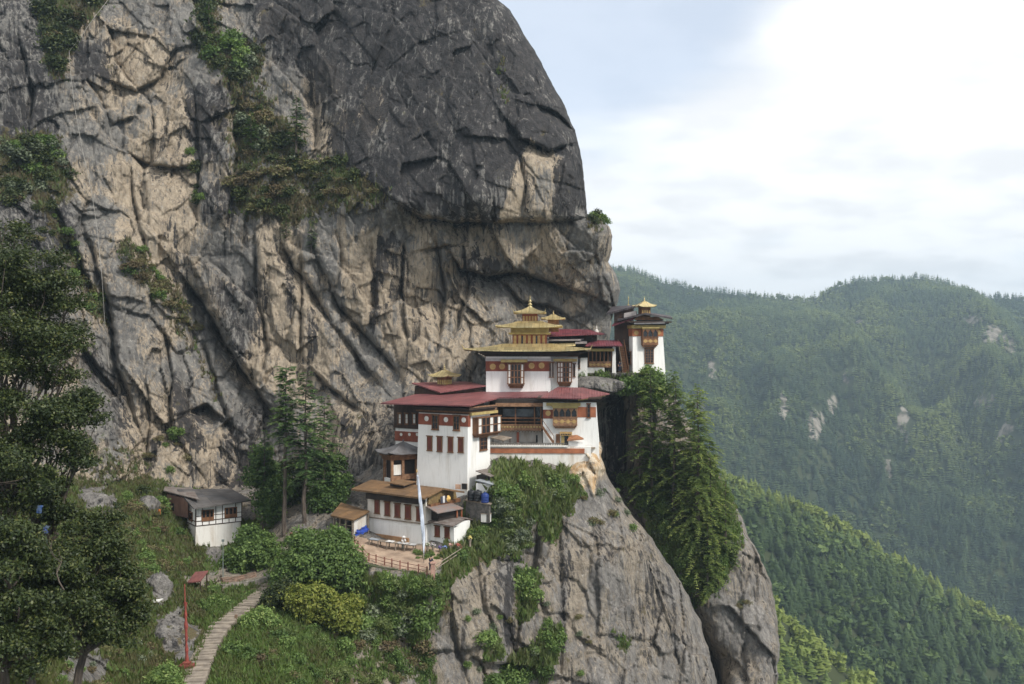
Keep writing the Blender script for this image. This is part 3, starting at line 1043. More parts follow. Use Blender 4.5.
gx, gy = np.meshgrid(np.linspace(-700, 2300, 260), np.linspace(820, 2600, 200))
gz = far_h(gx, gy)
far_bare = scar_mask(CX + gx / gy * F, CY - gz / gy * F)
far_bare = np.where(gy < FAR_Y, far_bare, 0)
sheet('mountain', gx, gy, gz, FAR_G, far_bare)

NEAR_CREST = [(-60, -52, 600), (60, -56, 620), (145, -92, 640), (168, -102, 648), (187, -109, 652), (226, -129, 655), (278, -162, 660), (333, -190, 662), (420, -236, 668), (560, -310, 680), (760, -380, 700)]


def near_h(x, y):
    xc = [c[0] for c in NEAR_CREST]
    zc = np.interp(x, xc, [c[1] for c in NEAR_CREST])
    yc = np.interp(x, xc, [c[2] for c in NEAR_CREST])
    t = yc - y
    z0 = np.zeros_like(x)
    n = fbm(x / 60, y / 60, z0, 4, 33)
    rg = ridged((x + 0.5 * t) / 95, y / 400, z0, 3, 35) - 0.1
    fr = zc - 0.70 * np.clip(t, 0, None) + np.clip(t / 60, 0, 1) * (13 * rg + 5 * n)
    bk = zc - 0.60 * np.clip(-t, 0, None)
    return np.where(t > 0, fr, bk) + 2.0 * n


gx2, gy2 = np.meshgrid(np.linspace(-60, 760, 150), np.linspace(380, 900, 110))
gz2 = np.maximum(near_h(gx2, gy2), -420)
sheet('near_ridge', gx2, gy2, gz2, FAR_G)

LOW_CREST = [(20, -58, 405), (95, -103, 420), (118, -121, 424), (150, -147, 428), (200, -192, 435), (260, -240, 440), (340, -300, 445)]


def low_h(x, y):
    xc = [c[0] for c in LOW_CREST]
    zc = np.interp(x, xc, [c[1] for c in LOW_CREST])
    yc = np.interp(x, xc, [c[2] for c in LOW_CREST])
    t = yc - y
    z0 = np.zeros_like(x)
    n = fbm(x / 40, y / 40, z0, 4, 53)
    return np.where(t > 0, zc - 0.75 * t, zc + 0.62 * t) + 3 * n


gx3, gy3 = np.meshgrid(np.linspace(20, 340, 90), np.linspace(250, 520, 80))
sheet('lower_spur', gx3, gy3, np.maximum(low_h(gx3, gy3), -425), FAR_G)

gx4, gy4 = np.meshgrid(np.linspace(-3400, 3400, 80), np.linspace(-3000, 3600, 80))
gz4 = -400 + 14 * fbm(gx4 / 300, gy4 / 300, np.zeros_like(gx4), 4, 61)
sheet('ground', gx4, gy4, gz4, FAR_G)


# ------------------------------------------------------------------ forests (far woods that read as one mass)
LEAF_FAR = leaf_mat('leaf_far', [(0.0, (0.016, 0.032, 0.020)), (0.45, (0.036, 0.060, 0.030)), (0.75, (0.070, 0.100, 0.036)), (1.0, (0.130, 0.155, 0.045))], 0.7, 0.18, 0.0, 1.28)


def low_conifer(rng, tiers, sides, slim=0.26):
    """branches as drooping kites round a hidden stem"""
    V, Fc, T = [], [], []
    for k in range(tiers):
        u = k / (tiers - 1)
        z = 0.14 + 0.80 * u
        r = slim * (1.0 - 0.90 * u ** 1.7)
        ph = rng.uniform(0, 6)
        for i in range(sides):
            a = ph + (i + rng.uniform(-.25, .25)) * math.tau / sides
            rr = r * rng.uniform(0.65, 1.2)
            ca, sa = math.cos(a), math.sin(a)
            zz = z + rng.uniform(-.03, .03)
            w = (0.55 + 0.25 * (1 - u)) * rr * 3.2 / sides * 1.6
            b = len(V)
            lift = 0.05
            V += [(0, 0, zz + lift + .02), (0.62 * rr * ca - w * sa, 0.62 * rr * sa + w * ca, zz - .01), (rr * ca, rr * sa, zz - 0.02), (0.62 * rr * ca + w * sa, 0.62 * rr * sa - w * ca, zz - .01)]
            q = rng.uniform(-.1, .1)
            T += [0.25 + q, 0.5 + q, 0.72 + q, 0.5 + q]
            Fc += [(b, b + 1, b + 2), (b, b + 2, b + 3)]
    b = len(V)
    V += [(0.02, 0, 0.8), (-.02, .02, 0.8), (-.01, -.02, 0.8), (0, 0, 1.0)]
    T += [0.6] * 4
    Fc += [(b, b + 1, b + 3), (b + 1, b + 2, b + 3), (b + 2, b, b + 3)]
    return np.array(V), np.array(Fc), np.array(T)


def low_broad(rng, n_leaf):
    """a broadleaved crown of loose leaf sprays"""
    V, Fc, T = [], [], []
    lobes = [(rng.uniform(-.2, .2), rng.uniform(-.2, .2), rng.uniform(.4, .72), rng.uniform(.17, .28)) for _ in range(5)]
    s = 0.62 / math.sqrt(n_leaf) * 2.0
    for k in range(n_leaf):
        lx, ly, lz, lr = rng.choice(lobes)
        d = Vector((rng.gauss(0, 1), rng.gauss(0, 1), rng.gauss(0.25, 1))).normalized()
        c = Vector((lx, ly, lz)) + d * lr * rng.uniform(0.75, 1.1)
        n = (d + 0.7 * Vector((rng.gauss(0, 1), rng.gauss(0, 1), rng.gauss(0, 1)))).normalized()
        u = n.orthogonal().normalized()
        w = n.cross(u)
        a = rng.uniform(0, 6.28)
        u, w = u * math.cos(a) + w * math.sin(a), w * math.cos(a) - u * math.sin(a)
        b = len(V)
        q = s * rng.uniform(0.7, 1.4)
        for p in (c - u * q, c + w * q * 0.75, c + u * q, c - w * q * 0.75):
            V.append(tuple(p))
            T.append(0.5 + rng.uniform(-.18, .18) + 0.12 * d.z)
        Fc += [(b, b + 1, b + 2), (b, b + 2, b + 3)]
    return np.array(V), np.array(Fc), np.array(T)


def merge_forest(name, pts, hts, tints, variants, pick, mat_):
    """many far trees as one mesh"""
    Vs, Fs, Ts = [], [], []
    off = 0
    rng = np.random.default_rng(5)
    for k, (V, Fc, T) in enumerate(variants):
        sel = np.where(pick == k)[0]
        if len(sel) == 0:
            continue
        n = len(sel)
        ang = rng.uniform(0, math.tau, n)
        ca, sa = np.cos(ang), np.sin(ang)
        h = hts[sel][:, None]
        w = h * rng.uniform(0.85, 1.25, n)[:, None]
        X = (V[None, :, 0] * ca[:, None] - V[None, :, 1] * sa[:, None]) * w + pts[sel, 0:1]
        Y = (V[None, :, 0] * sa[:, None] + V[None, :, 1] * ca[:, None]) * w + pts[sel, 1:2]
        Z = V[None, :, 2] * h + pts[sel, 2:3] - 0.06 * h
        Vs.append(np.stack([X, Y, Z], -1).reshape(-1, 3))
        Fs.append((Fc[None] + (np.arange(n) * len(V))[:, None, None] + off).reshape(-1, 3))
        Ts.append(np.clip(T[None] * 0.55 + tints[sel][:, None], 0, 1).ravel())
        off += n * len(V)
    me = np_mesh(name, np.concatenate(Vs), [np.concatenate(Fs)], mat_, {'tint': ('FLOAT', np.concatenate(Ts))})
    return link(name, me)


rngp = random.Random(11)
VAR_FAR = [low_conifer(rngp, 5, 5, 0.25) for _ in range(4)] + [low_broad(rngp, 26) for _ in range(3)]
rs = np.random.default_rng(21)


def scatter_far():
    n = 40000
    y = rs.uniform(900, FAR_Y + 25, n)
    x = rs.uniform(0.02, 0.66, n) * y
    z = far_h(x, y)
    px, py = CX + x / y * F, CY - z / y * F
    z0 = np.zeros_like(x)
    keep = rs.uniform(0, 1, n) > scar_mask(px + 8 * noise3(x / 18, y / 18, z0, 3), py + 8 * noise3(x / 18, y / 18, z0 + 5, 4)) * 0.93
    keep &= py < 640
    # stands: broadleaves and conifers mixed by noise
    st = fbm(x / 150, y / 150, z0, 4, 77)
    st2 = fbm(x / 45, y / 45, z0, 3, 78)
    broad = (st + 0.5 * st2 + rs.uniform(-.25, .25, n)) > 0.26
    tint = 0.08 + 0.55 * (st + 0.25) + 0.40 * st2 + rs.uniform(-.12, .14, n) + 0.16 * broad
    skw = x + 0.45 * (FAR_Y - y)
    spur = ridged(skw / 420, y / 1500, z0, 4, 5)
    tint += 0.75 * (spur - 0.45)  # relief shading painted into the tint: spurs lighter, gullies darker
    # sunlight on the right shoulder painted as yellow-green tint; fainter pale patch at left
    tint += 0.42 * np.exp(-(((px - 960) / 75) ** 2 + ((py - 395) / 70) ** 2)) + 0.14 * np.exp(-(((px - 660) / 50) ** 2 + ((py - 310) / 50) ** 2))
    h = np.where(broad, rs.uniform(5.5, 9.5, n), rs.uniform(8, 15, n)) * (0.82 + 0.25 * rs.uniform(0, 1, n))
    pick = np.where(broad, rs.integers(4, 7, n), rs.integers(0, 4, n))
    P3 = np.stack([x, y, z], -1)[keep]
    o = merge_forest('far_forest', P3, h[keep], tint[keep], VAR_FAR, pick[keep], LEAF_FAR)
    tag(o, 'hazy dark green forest covering the far mountain side', 'forest', kind='stuff')


scatter_far()

LEAF_NEAR = leaf_mat('leaf_near', [(0.0, (0.014, 0.026, 0.011)), (0.4, (0.032, 0.055, 0.018)), (0.7, (0.070, 0.105, 0.026)), (1.0, (0.135, 0.165, 0.036))], 0.65, 0.15, 0.25)
rngq = random.Random(12)
VAR_NEAR = [low_conifer(rngq, 11, 8, 0.32) for _ in range(5)] + [low_broad(rngq, 110) for _ in range(3)]


def scatter_near():
    """the 300 trees of the two near spurs that show largest are trees of their own, the wood behind is one mass"""
    A = []
    for hf, y0, y1, n, seed in ((near_h, 430, 690, 3600, 1), (low_h, 330, 450, 1000, 2)):
        r = np.random.default_rng(seed)
        y = r.uniform(y0, y1, n)
        x = r.uniform(0.16, 0.62, n) * y
        z = hf(x, y)
        px, py = CX + x / y * F, CY - z / y * F
        ok = (py < 720) & (px > 700) & (px < 1110)
        x, y, z, px, py = (v[ok] for v in (x, y, z, px, py))
        m = len(x)
        z0 = np.zeros(m)
        st = fbm(x / 45, y / 45, z0, 3, 90 + seed)
        broad = st + r.uniform(-.35, .35, m) > 0.20
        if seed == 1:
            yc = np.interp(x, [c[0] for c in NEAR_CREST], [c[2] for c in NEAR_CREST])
            young = np.exp(-np.clip(np.abs(yc - y), 0, None) / 14.0) + np.exp(-(((px - 740) / 30) ** 2 + ((py - 480) / 20) ** 2)) * .3  # crest weight: shorter trees, and sunlight on the crest painted as lighter tint
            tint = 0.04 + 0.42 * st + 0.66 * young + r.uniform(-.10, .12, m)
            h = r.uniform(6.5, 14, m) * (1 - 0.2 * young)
        else:
            tint = 0.50 + 0.35 * st + r.uniform(-.12, .15, m)
            h = r.uniform(7, 11, m)
        pick = np.where(broad, r.integers(5, 8, m), r.integers(0, 5, m))
        A.append((np.stack([x, y, z], -1), h, tint + 0.12 * broad, pick, px, py))
    Pt, h, ti, pk, px, py = (np.concatenate([a[i] for a in A]) for i in range(6))
    # which of them the view shows: crude occlusion by the rock at lower left
    edge = np.interp(py, [a for a, _ in R_edge], [b for _, b in R_edge])
    vis = (px > edge + 6) & (px < 1024) & (py - 0.5 * h / Pt[:, 1] * F < 684)
    # trees whose top is not screened by a nearer tree's body
    size = np.where(vis, h / Pt[:, 1], 0)
    order = np.argsort(-size)
    solo = []
    cells = {}
    for i in order:
        if size[i] <= 0 or len(solo) >= 296:
            break
        key = (int(px[i] // 13), int(py[i] // 13))
        if key in cells:
            continue
        cells[key] = 1
        solo.append(i)
    solo = np.array(solo)
    mask = np.ones(len(h), bool)
    mask[solo] = False
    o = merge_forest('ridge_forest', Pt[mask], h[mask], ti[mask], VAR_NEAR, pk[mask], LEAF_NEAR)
    tag(o, 'dense mixed forest on the near ridge below the far mountain', 'forest', kind='stuff')
    # shared meshes, three tints of each
    meshes = {}
    for i in solo:
        k = int(pk[i])
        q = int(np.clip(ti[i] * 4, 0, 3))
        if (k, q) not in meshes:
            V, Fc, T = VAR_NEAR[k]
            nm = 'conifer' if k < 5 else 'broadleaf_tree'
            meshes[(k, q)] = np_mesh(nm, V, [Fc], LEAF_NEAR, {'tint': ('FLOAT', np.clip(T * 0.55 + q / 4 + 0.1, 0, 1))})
        o = link('conifer' if k < 5 else 'broadleaf_tree', meshes[(k, q)])
        o.location = Pt[i] - np.array([0, 0, 0.06 * h[i]])
        o.scale = (h[i] * 1.05, h[i] * 1.05, h[i])
        o.rotation_euler = (0, 0, rngq.uniform(0, 6.28))
        if k < 5:
            tag(o, 'pointed conifer in the forest on the near ridge', 'tree', 'conifers of the near ridge')
        else:
            tag(o, 'round crowned broadleaf tree in the forest on the near ridge', 'tree', 'broadleaf trees of the near ridge')


scatter_near()


# ------------------------------------------------------------------ the valley's air
def build_haze():
    x0, x1, y0, y1, z0, z1 = -3500, 3500, -3100, 3700, -425, 235
    V = [(x, y, z) for z in (z0, z1) for y in (y0, y1) for x in (x0, x1)]
    Fc = [(0, 2, 3, 1), (4, 5, 7, 6), (0, 1, 5, 4), (2, 6, 7, 3), (0, 4, 6, 2), (1, 3, 7, 5)]
    m = bpy.data.materials.new('haze_air')
    m.use_nodes = True
    N, L = m.node_tree.nodes, m.node_tree.links
    N.remove(N['Principled BSDF'])
    v = N.new('ShaderNodeVolumePrincipled')
    v.inputs['Color'].default_value = (0.62, 0.82, 1.0, 1)
    v.inputs['Density'].default_value = 0.00021
    v.inputs['Anisotropy'].default_value = 0.3
    L.new(v.outputs[0], N['Material Output'].inputs['Volume'])
    me = bpy.data.meshes.new('haze')
    me.from_pydata(V, [], Fc)
    me.materials.append(m)
    tag(link('haze', me), 'thin blue valley haze in front of the far mountain', 'haze', kind='stuff')


build_haze()

# ------------------------------------------------------------------ mesh building for the houses
class MB:
    def __init__(s):
        s.v, s.f = [], []

    def add(s, vs, fs):
        b = len(s.v)
        s.v += [tuple(p) for p in vs]
        s.f += [tuple(b + i for i in f) for f in fs]
        return s

    def hexa(s, q):
        return s.add(q, [(0, 3, 2, 1), (4, 5, 6, 7), (0, 1, 5, 4), (1, 2, 6, 5), (2, 3, 7, 6), (3, 0, 4, 7)])

    def box(s, x0, x1, y0, y1, z0, z1, t=0.0):
        return s.hexa([(x0 - t, y0 - t, z0), (x1 + t, y0 - t, z0), (x1 + t, y1 + t, z0), (x0 - t, y1 + t, z0), (x0, y0, z1), (x1, y0, z1), (x1, y1, z1), (x0, y1, z1)])

    def slabs(s, polys, th):
        """joined roof planes, thickness th downwards"""
        key = {}
        top = []
        edges = {}

        def vid(p):
            k = (round(p[0], 2), round(p[1], 2), round(p[2], 2))
            if k not in key:
                key[k] = len(top)
                top.append(p)
            return key[k]
        ids = [[vid(p) for p in po] for po in polys]
        n = len(top)
        fs = []
        for f in ids:
            a, b, c = (Vector(top[f[i]]) for i in (0, 1, 2))
            if (b - a).cross(c - a).z < 0:
                f = f[::-1]
            fs.append(tuple(f))
            fs.append(tuple(i + n for i in f[::-1]))
            for i in range(len(f)):
                e = (f[i], f[(i + 1) % len(f)])
                edges[e] = 1
        for (a, b) in edges:
            if (b, a) not in edges:
                fs.append((b, a, a + n, b + n))
        return s.add(top + [(p[0], p[1], p[2] - th) for p in top], fs)

    def tube(s, pts, r, n=7, r1=None):
        pts = [Vector(p) for p in pts]
        b = len(s.v)
        m = len(pts)
        for i, p in enumerate(pts):
            d = (pts[min(i + 1, m - 1)] - pts[max(i - 1, 0)]).normalized()
            u = d.orthogonal().normalized() if abs(d.z) > 0.9 else d.cross(Vector((0, 0, 1))).normalized()
            w = d.cross(u)
            rr = r if r1 is None else r + (r1 - r) * i / (m - 1)
            for k in range(n):
                a = k * math.tau / n
                s.v.append(tuple(p + (u * math.cos(a) + w * math.sin(a)) * rr))
        for i in range(m - 1):
            for k in range(n):
                a, c = b + i * n + k, b + i * n + (k + 1) % n
                s.f.append((a, c, c + n, a + n))
        s.f.append(tuple(b + k for k in range(n))[::-1])
        s.f.append(tuple(b + (m - 1) * n + k for k in range(n)))
        return s

    def lathe(s, prof, c, n=14):
        """prof: (radius, height) from bottom to top"""
        b = len(s.v)
        for r, z in prof:
            for k in range(n):
                a = k * math.tau / n
                s.v.append((c[0] + r * math.cos(a), c[1] + r * math.sin(a), c[2] + z))
        m = len(prof)
        for i in range(m - 1):
            for k in range(n):
                a, d = b + i * n + k, b + i * n + (k + 1) % n
                s.f.append((a, d, d + n, a + n))
        s.f.append(tuple(b + k for k in range(n))[::-1])
        s.f.append(tuple(b + (m - 1) * n + k for k in range(n)))
        return s

    def hip(s, cx, cy, hw, hd, ze, zt, tw, td, up=0.0, th=0.14, m=6, k=8):
        """a concave hipped roof with lifted corners"""
        b = len(s.v)
        ring = []
        for i in range(m + 1):
            q = i / m
            w, d = hw + (tw - hw) * q, hd + (td - hd) * q
            z = ze + (zt - ze) * q ** 1.3
            row = []
            for sx, sy, ex, ey in ((-1, -1, 1, -1), (1, -1, 1, 1), (1, 1, -1, 1), (-1, 1, -1, -1)):
                for j in range(k):
                    t = j / k
                    x, y = sx + (ex - sx) * t, sy + (ey - sy) * t
                    c = abs(2 * t - 1) ** 4
                    row.append((cx + x * w, cy + y * d, z + up * c * (1 - q) ** 2.2))
            ring.append(row)
        n = 4 * k
        low = [(x, y, z - th) for x, y, z in ring[0]]
        soff = [(cx + (x - cx) * 0.55, cy + (y - cy) * 0.55, ze - th) for x, y, z in ring[0]]
        rows = [soff, low] + ring
        for row in rows:
            s.v += row
        for i in range(len(rows) - 1):
            for j in range(n):
                a, c = b + i * n + j, b + i * n + (j + 1) % n
                s.f.append((a, c, c + n, a + n))
        s.f.append(tuple(b + (len(rows) - 1) * n + j for j in range(n)))
        s.f.append(tuple(b + j for j in range(n))[::-1])
        return s


def mesh_obj(name, mb, m, parent=None, smooth=False):
    me = bpy.data.meshes.new(name)
    me.from_pydata(mb.v, [], mb.f)
    me.materials.append(m)
    if smooth:
        for p in me.polygons:
            p.use_smooth = True
    me.update()
    return link(name, me, parent)


class Bld:
    """a house whose near bottom corner is seen at px, py, Y metres away; local x runs along its front to the right,
    local y along its right side away from the viewer"""

    def __init__(s, name, label, cat, px, py, Y, theta, group=None):
        s.root = empty(name, P(px, py, Y), -R(theta), label, cat, group)
        s.M = Matrix.Translation(P(px, py, Y)) @ Matrix.Rotation(-R(theta), 4, 'Z')
        s.I = s.M.inverted()

    def loc(s, p):
        return s.I @ Vector(p)

    def lp(s, px, py, Y):
        return s.I @ P(px, py, Y)

    def part(s, name, mb, m, parent=None, smooth=False):
        return mesh_obj(name, mb, m, parent or s.root, smooth)

    def ray(s, px, py):
        o = s.I @ Vector((0, 0, 0))
        d = (s.I.to_3x3() @ Vector(((px - CX) / F, 1, (CY - py) / F)))
        return o, d

    def front(s, px, py, y=0.0):
        o, d = s.ray(px, py)
        t = (y - o.y) / d.y
        p = o + d * t
        return p.x, p.z

    def right(s, px, py, x=0.0):
        o, d = s.ray(px, py)
        t = (x - o.x) / d.x
        p = o + d * t
        return p.y, p.z


class Face:
    """the front ('f') or right ('r') plane of a house at local offset; turns u, v, n into local coordinates"""

    def __init__(s, B, side, off=0.0):
        s.B, s.side, s.off = B, side, off

    def uv(s, px, py):
        return s.B.front(px, py, s.off) if s.side == 'f' else s.B.right(px, py, s.off)

    def p(s, u, v, n):
        return (u, s.off - n, v) if s.side == 'f' else (s.off + n, u, v)

    def rect(s, x0, y0, x1, y1):
        xm, ym = (x0 + x1) / 2, (y0 + y1) / 2
        return s.uv(x0, ym)[0], s.uv(x1, ym)[0], s.uv(xm, y1)[1], s.uv(xm, y0)[1]

    def box(s, mb, u0, u1, v0, v1, n0, n1):
        q = [s.p(u0, v0, n1), s.p(u1, v0, n1), s.p(u1, v0, n0), s.p(u0, v0, n0), s.p(u0, v1, n1), s.p(u1, v1, n1), s.p(u1, v1, n0), s.p(u0, v1, n0)]
        return mb.hexa(q)

    def poly(s, mb, uvs, n0, n1):
        k = len(uvs)
        a = [s.p(u, v, n1) for u, v in uvs] + [s.p(u, v, n0) for u, v in uvs]
        fs = [tuple(range(k)), tuple(range(2 * k - 1, k - 1, -1))] + [(i, i + k, (i + 1) % k + k, (i + 1) % k) for i in range(k)]
        return mb.add(a, fs)

    def disc(s, mb, u, v, r, n0, n1, k=16, ry=None):
        ry = ry or r
        return s.poly(mb, [(u + r * math.cos(i * math.tau / k), v + ry * math.sin(i * math.tau / k)) for i in range(k)], n0, n1)


# ---- materials
WHITE = mat('whitewash', (0.80, 0.79, 0.765), (0.60, 0.57, 0.52), 0.9, (1, 1, 0.16), 0.35, 5, 0.9, lo=0.50, hi=0.82)
WHITE_OLD = mat('old_whitewash', (0.72, 0.70, 0.66), (0.50, 0.44, 0.37), 0.8, (1, 1, 0.25), 0.4, 4, 0.9, lo=0.45, hi=0.75)
OCHREWALL = mat('stained_plaster', (0.64, 0.51, 0.35), (0.45, 0.265, 0.12), 0.45, (1, 1, 0.4), 0.4, 4, 0.9, lo=0.35, hi=0.65)
BRICKRED = mat('red_band', (0.27, 0.085, 0.050), (0.19, 0.058, 0.036), 1.2, (1, 1, 0.5), 0.2, 6, 0.85)
ORANGERED = mat('orange_band', (0.40, 0.15, 0.075), (0.28, 0.10, 0.05), 0.9, (1, 1, 1), 0.3, 6, 0.85)
TIMBER = mat('brown_timber', (0.20, 0.095, 0.045), (0.12, 0.055, 0.028), 2.5, (1, 1, 0.3), 0.3, 9, 0.7)
TIMBER_O = mat('painted_timber', (0.30, 0.17, 0.095), (0.19, 0.10, 0.056), 3.0, (1, 1, 1), 0.2, 9, 0.7)
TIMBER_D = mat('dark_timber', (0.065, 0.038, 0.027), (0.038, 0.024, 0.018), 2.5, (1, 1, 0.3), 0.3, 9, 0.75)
SHUTTER = mat('red_shutter', (0.175, 0.050, 0.034), (0.115, 0.036, 0.026), 2.0, (1, 1, 0.4), 0.2, 9, 0.7)
CREAM = mat('yellow_cornice', (0.44, 0.35, 0.14), (0.34, 0.25, 0.10), 1.6, (1, 1, 1), 0.2, 8, 0.7)
GOLD = mat('gilded_sheet', (0.74, 0.61, 0.30), (0.60, 0.46, 0.20), 0.7, (1, 1, 1), 0.15, 5, 0.42, 0.4, 0.5)
GOLDPAINT = mat('gold_paint', (0.50, 0.34, 0.14), (0.40, 0.25, 0.10), 2.0, (1, 1, 1), 0.0, 5, 0.55, 0.2)
PANE_W = mat('white_pane', (0.74, 0.73, 0.70), (0.62, 0.60, 0.56), 2.0, rough=0.5)
PANE_D = mat('dark_pane', (0.022, 0.021, 0.023), (0.012, 0.012, 0.014), 1.5, rough=0.25, spec=0.5)
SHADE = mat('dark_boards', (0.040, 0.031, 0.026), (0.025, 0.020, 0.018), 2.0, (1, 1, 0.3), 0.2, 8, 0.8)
GREYROOF = mat('grey_sheet', (0.165, 0.160, 0.165), (0.105, 0.100, 0.100), 1.1, (1, 1, 1), 0.2, 7, 0.6)
OLDSLATE = mat('patched_shingle', (0.21, 0.185, 0.17), (0.13, 0.10, 0.085), 1.3, (1, 1, 1), 0.5, 9, 0.85)
PALEBOARD = mat('weathered_boards', (0.30, 0.25, 0.20), (0.19, 0.15, 0.115), 2.2, (1, 0.3, 1), 0.4, 9, 0.85)


def sheet_roof(name, c1, c2, pitch, axis, rough=0.5, metal=0.0):
    """corrugated roof sheets: fine ribs running down the slope, weathered patches"""
    m, N, L, b = nt_new(name)
    b.inputs['Roughness'].default_value = rough
    b.inputs['Specular IOR Level'].default_value = 0.35
    tc = N.new('ShaderNodeTexCoord')
    f = mapped_noise(N, L, tc.outputs['Object'], 0.55, (1, 1, 1), 5, 0.6)
    f2 = mapped_noise(N, L, tc.outputs['Object'], 1.6, (0.35, 1.5, 1) if axis == 'x' else (1.5, 0.35, 1), 4, 0.6)
    c = mixc(N, L, mrange(N, L, f, 0.3, 0.7), c1, c2)
    c = mixc(N, L, mrange(N, L, f2, 0.5, 0.75, 0, 0.45), c, tuple(v * 0.6 for v in c2))
    bk = N.new('ShaderNodeTexBrick')
    bk.inputs['Scale'].default_value = 1.0
    bk.inputs['Brick Width'].default_value = 1.05 if axis == 'x' else 2.3
    bk.inputs['Row Height'].default_value = 2.3 if axis == 'x' else 1.05
    bk.inputs['Mortar Size'].default_value = 0.045
    bk.inputs['Mortar Smooth'].default_value = 0.6
    bk.inputs['Color1'].default_value = (1.08, 1.06, 1.04, 1)
    bk.inputs['Color2'].default_value = (0.74, 0.76, 0.80, 1)
    bk.inputs['Mortar'].default_value = (0.52, 0.5, 0.5, 1)
    L.new(tc.outputs['Object'], bk.inputs['Vector'])
    c = mixc(N, L, 1.0, c, bk.outputs['Color'], 'MULTIPLY')
    b.inputs['Metallic'].default_value = metal
    L.new(c, b.inputs['Base Color'])
    w = N.new('ShaderNodeTexWave')
    w.bands_direction = 'X' if axis == 'x' else 'Y'
    w.inputs['Scale'].default_value = pitch
    w.inputs['Distortion'].default_value = 0.0
    L.new(tc.outputs['Object'], w.inputs['Vector'])
    bp = N.new('ShaderNodeBump')
    bp.inputs['Strength'].default_value = 0.55
    bp.inputs['Distance'].default_value = 0.06
    L.new(w.outputs['Fac'], bp.inputs['Height'])
    L.new(bp.outputs[0], b.inputs['Normal'])
    MATS[name] = m
    return m


REDROOF = sheet_roof('red_roof_sheet', (0.238, 0.088, 0.088), (0.185, 0.067, 0.068), 0.85, 'x')
GOLD = sheet_roof('gilded_roof_sheet', (0.72, 0.60, 0.32), (0.56, 0.44, 0.21), 0.5, 'x', 0.36, 0.6)
MAROON = sheet_roof('maroon_roof_sheet', (0.20, 0.052, 0.066), (0.155, 0.042, 0.052), 0.85, 'x')
BROWNROOF = sheet_roof('brown_roof_sheet', (0.215, 0.128, 0.062), (0.165, 0.098, 0.050), 0.9, 'x', 0.65)
SLATEROOF = sheet_roof('grey_roof_sheet', (0.125, 0.118, 0.115), (0.085, 0.078, 0.074), 0.9, 'x', 0.7)
DARKROOF = sheet_roof('dark_roof_sheet', (0.075, 0.062, 0.066), (0.05, 0.042, 0.045), 0.9, 'x', 0.6)


# ---- repeated house parts
def window(B, face, x0, y0, x1, y1, kind='shutter', nx=2, ny=3, proud=0.0):
    """window > pane: picture rectangle on a wall plane"""
    u0, u1, v0, v1 = face.rect(x0, y0, x1, y1)
    w, h = u1 - u0, v1 - v0
    fr = MB()
    t = min(0.11, 0.16 * w)
    n1 = 0.10 + proud
    bx = face.box
    bx(fr, u0, u0 + t, v0, v1, 0, n1)
    bx(fr, u1 - t, u1, v0, v1, 0, n1)
    bx(fr, u0 + t, u1 - t, v1 - t, v1, 0, n1)
    bx(fr, u0 + t, u1 - t, v0, v0 + t, 0, n1)
    bx(fr, u0 - 0.08, u1 + 0.08, v1 + 0.004, v1 + 0.12, 0, n1 + 0.10)      # lintel
    bx(fr, u0 - 0.06, u1 + 0.06, v0 - 0.09, v0 - 0.004, 0, n1 + 0.06)      # sill
    iu0, iu1, iv0, iv1 = u0 + t, u1 - t, v0 + t, v1 - t
    pn = proud + 0.035
    if kind == 'shutter':
        o = B.part('window', fr, TIMBER)
        p = MB()
        m_ = (iu0 + iu1) / 2
        bx(p, iu0, m_ - 0.012, iv0, iv1, 0, pn + 0.02)
        bx(p, m_ + 0.012, iu1, iv0, iv1, 0, pn + 0.02)
        for k in range(1, 4):
            vv = iv0 + (iv1 - iv0) * k / 4
            bx(p, iu0 + 0.01, iu1 - 0.01, vv - 0.025, vv + 0.025, pn + 0.02, pn + 0.045)
        B.part('shutter', p, SHUTTER, o)
        return o
    # lattice of small panes: pale paper panes beside dark openings
    for k in range(1, nx):
        uu = iu0 + (iu1 - iu0) * k / nx
        bx(fr, uu - 0.035, uu + 0.035, iv0, iv1, 0, n1 - 0.02)
    for k in range(1, ny):
        vv = iv0 + (iv1 - iv0) * k / ny
        for j in range(nx):
            a, c = iu0 + (iu1 - iu0) * j / nx + 0.035, iu0 + (iu1 - iu0) * (j + 1) / nx - 0.035
            bx(fr, a, c, vv - 0.025, vv + 0.025, 0, n1 - 0.03)
    o = B.part('window', fr, TIMBER_O if kind == 'painted' else TIMBER)
    pw, pd = MB(), MB()
    for j in range(nx):
        a, c = iu0 + (iu1 - iu0) * j / nx, iu0 + (iu1 - iu0) * (j + 1) / nx
        white = (j % 2 == 0) if kind in ('lattice', 'painted') else False
        bx(pw if white else pd, a + 0.02, c - 0.02, iv0 + 0.01, iv1 - 0.01, 0, pn)
    if pw.f:
        B.part('pane', pw, PANE_W, o)
    if pd.f:
        B.part('pane', pd, PANE_D, o)
    return o


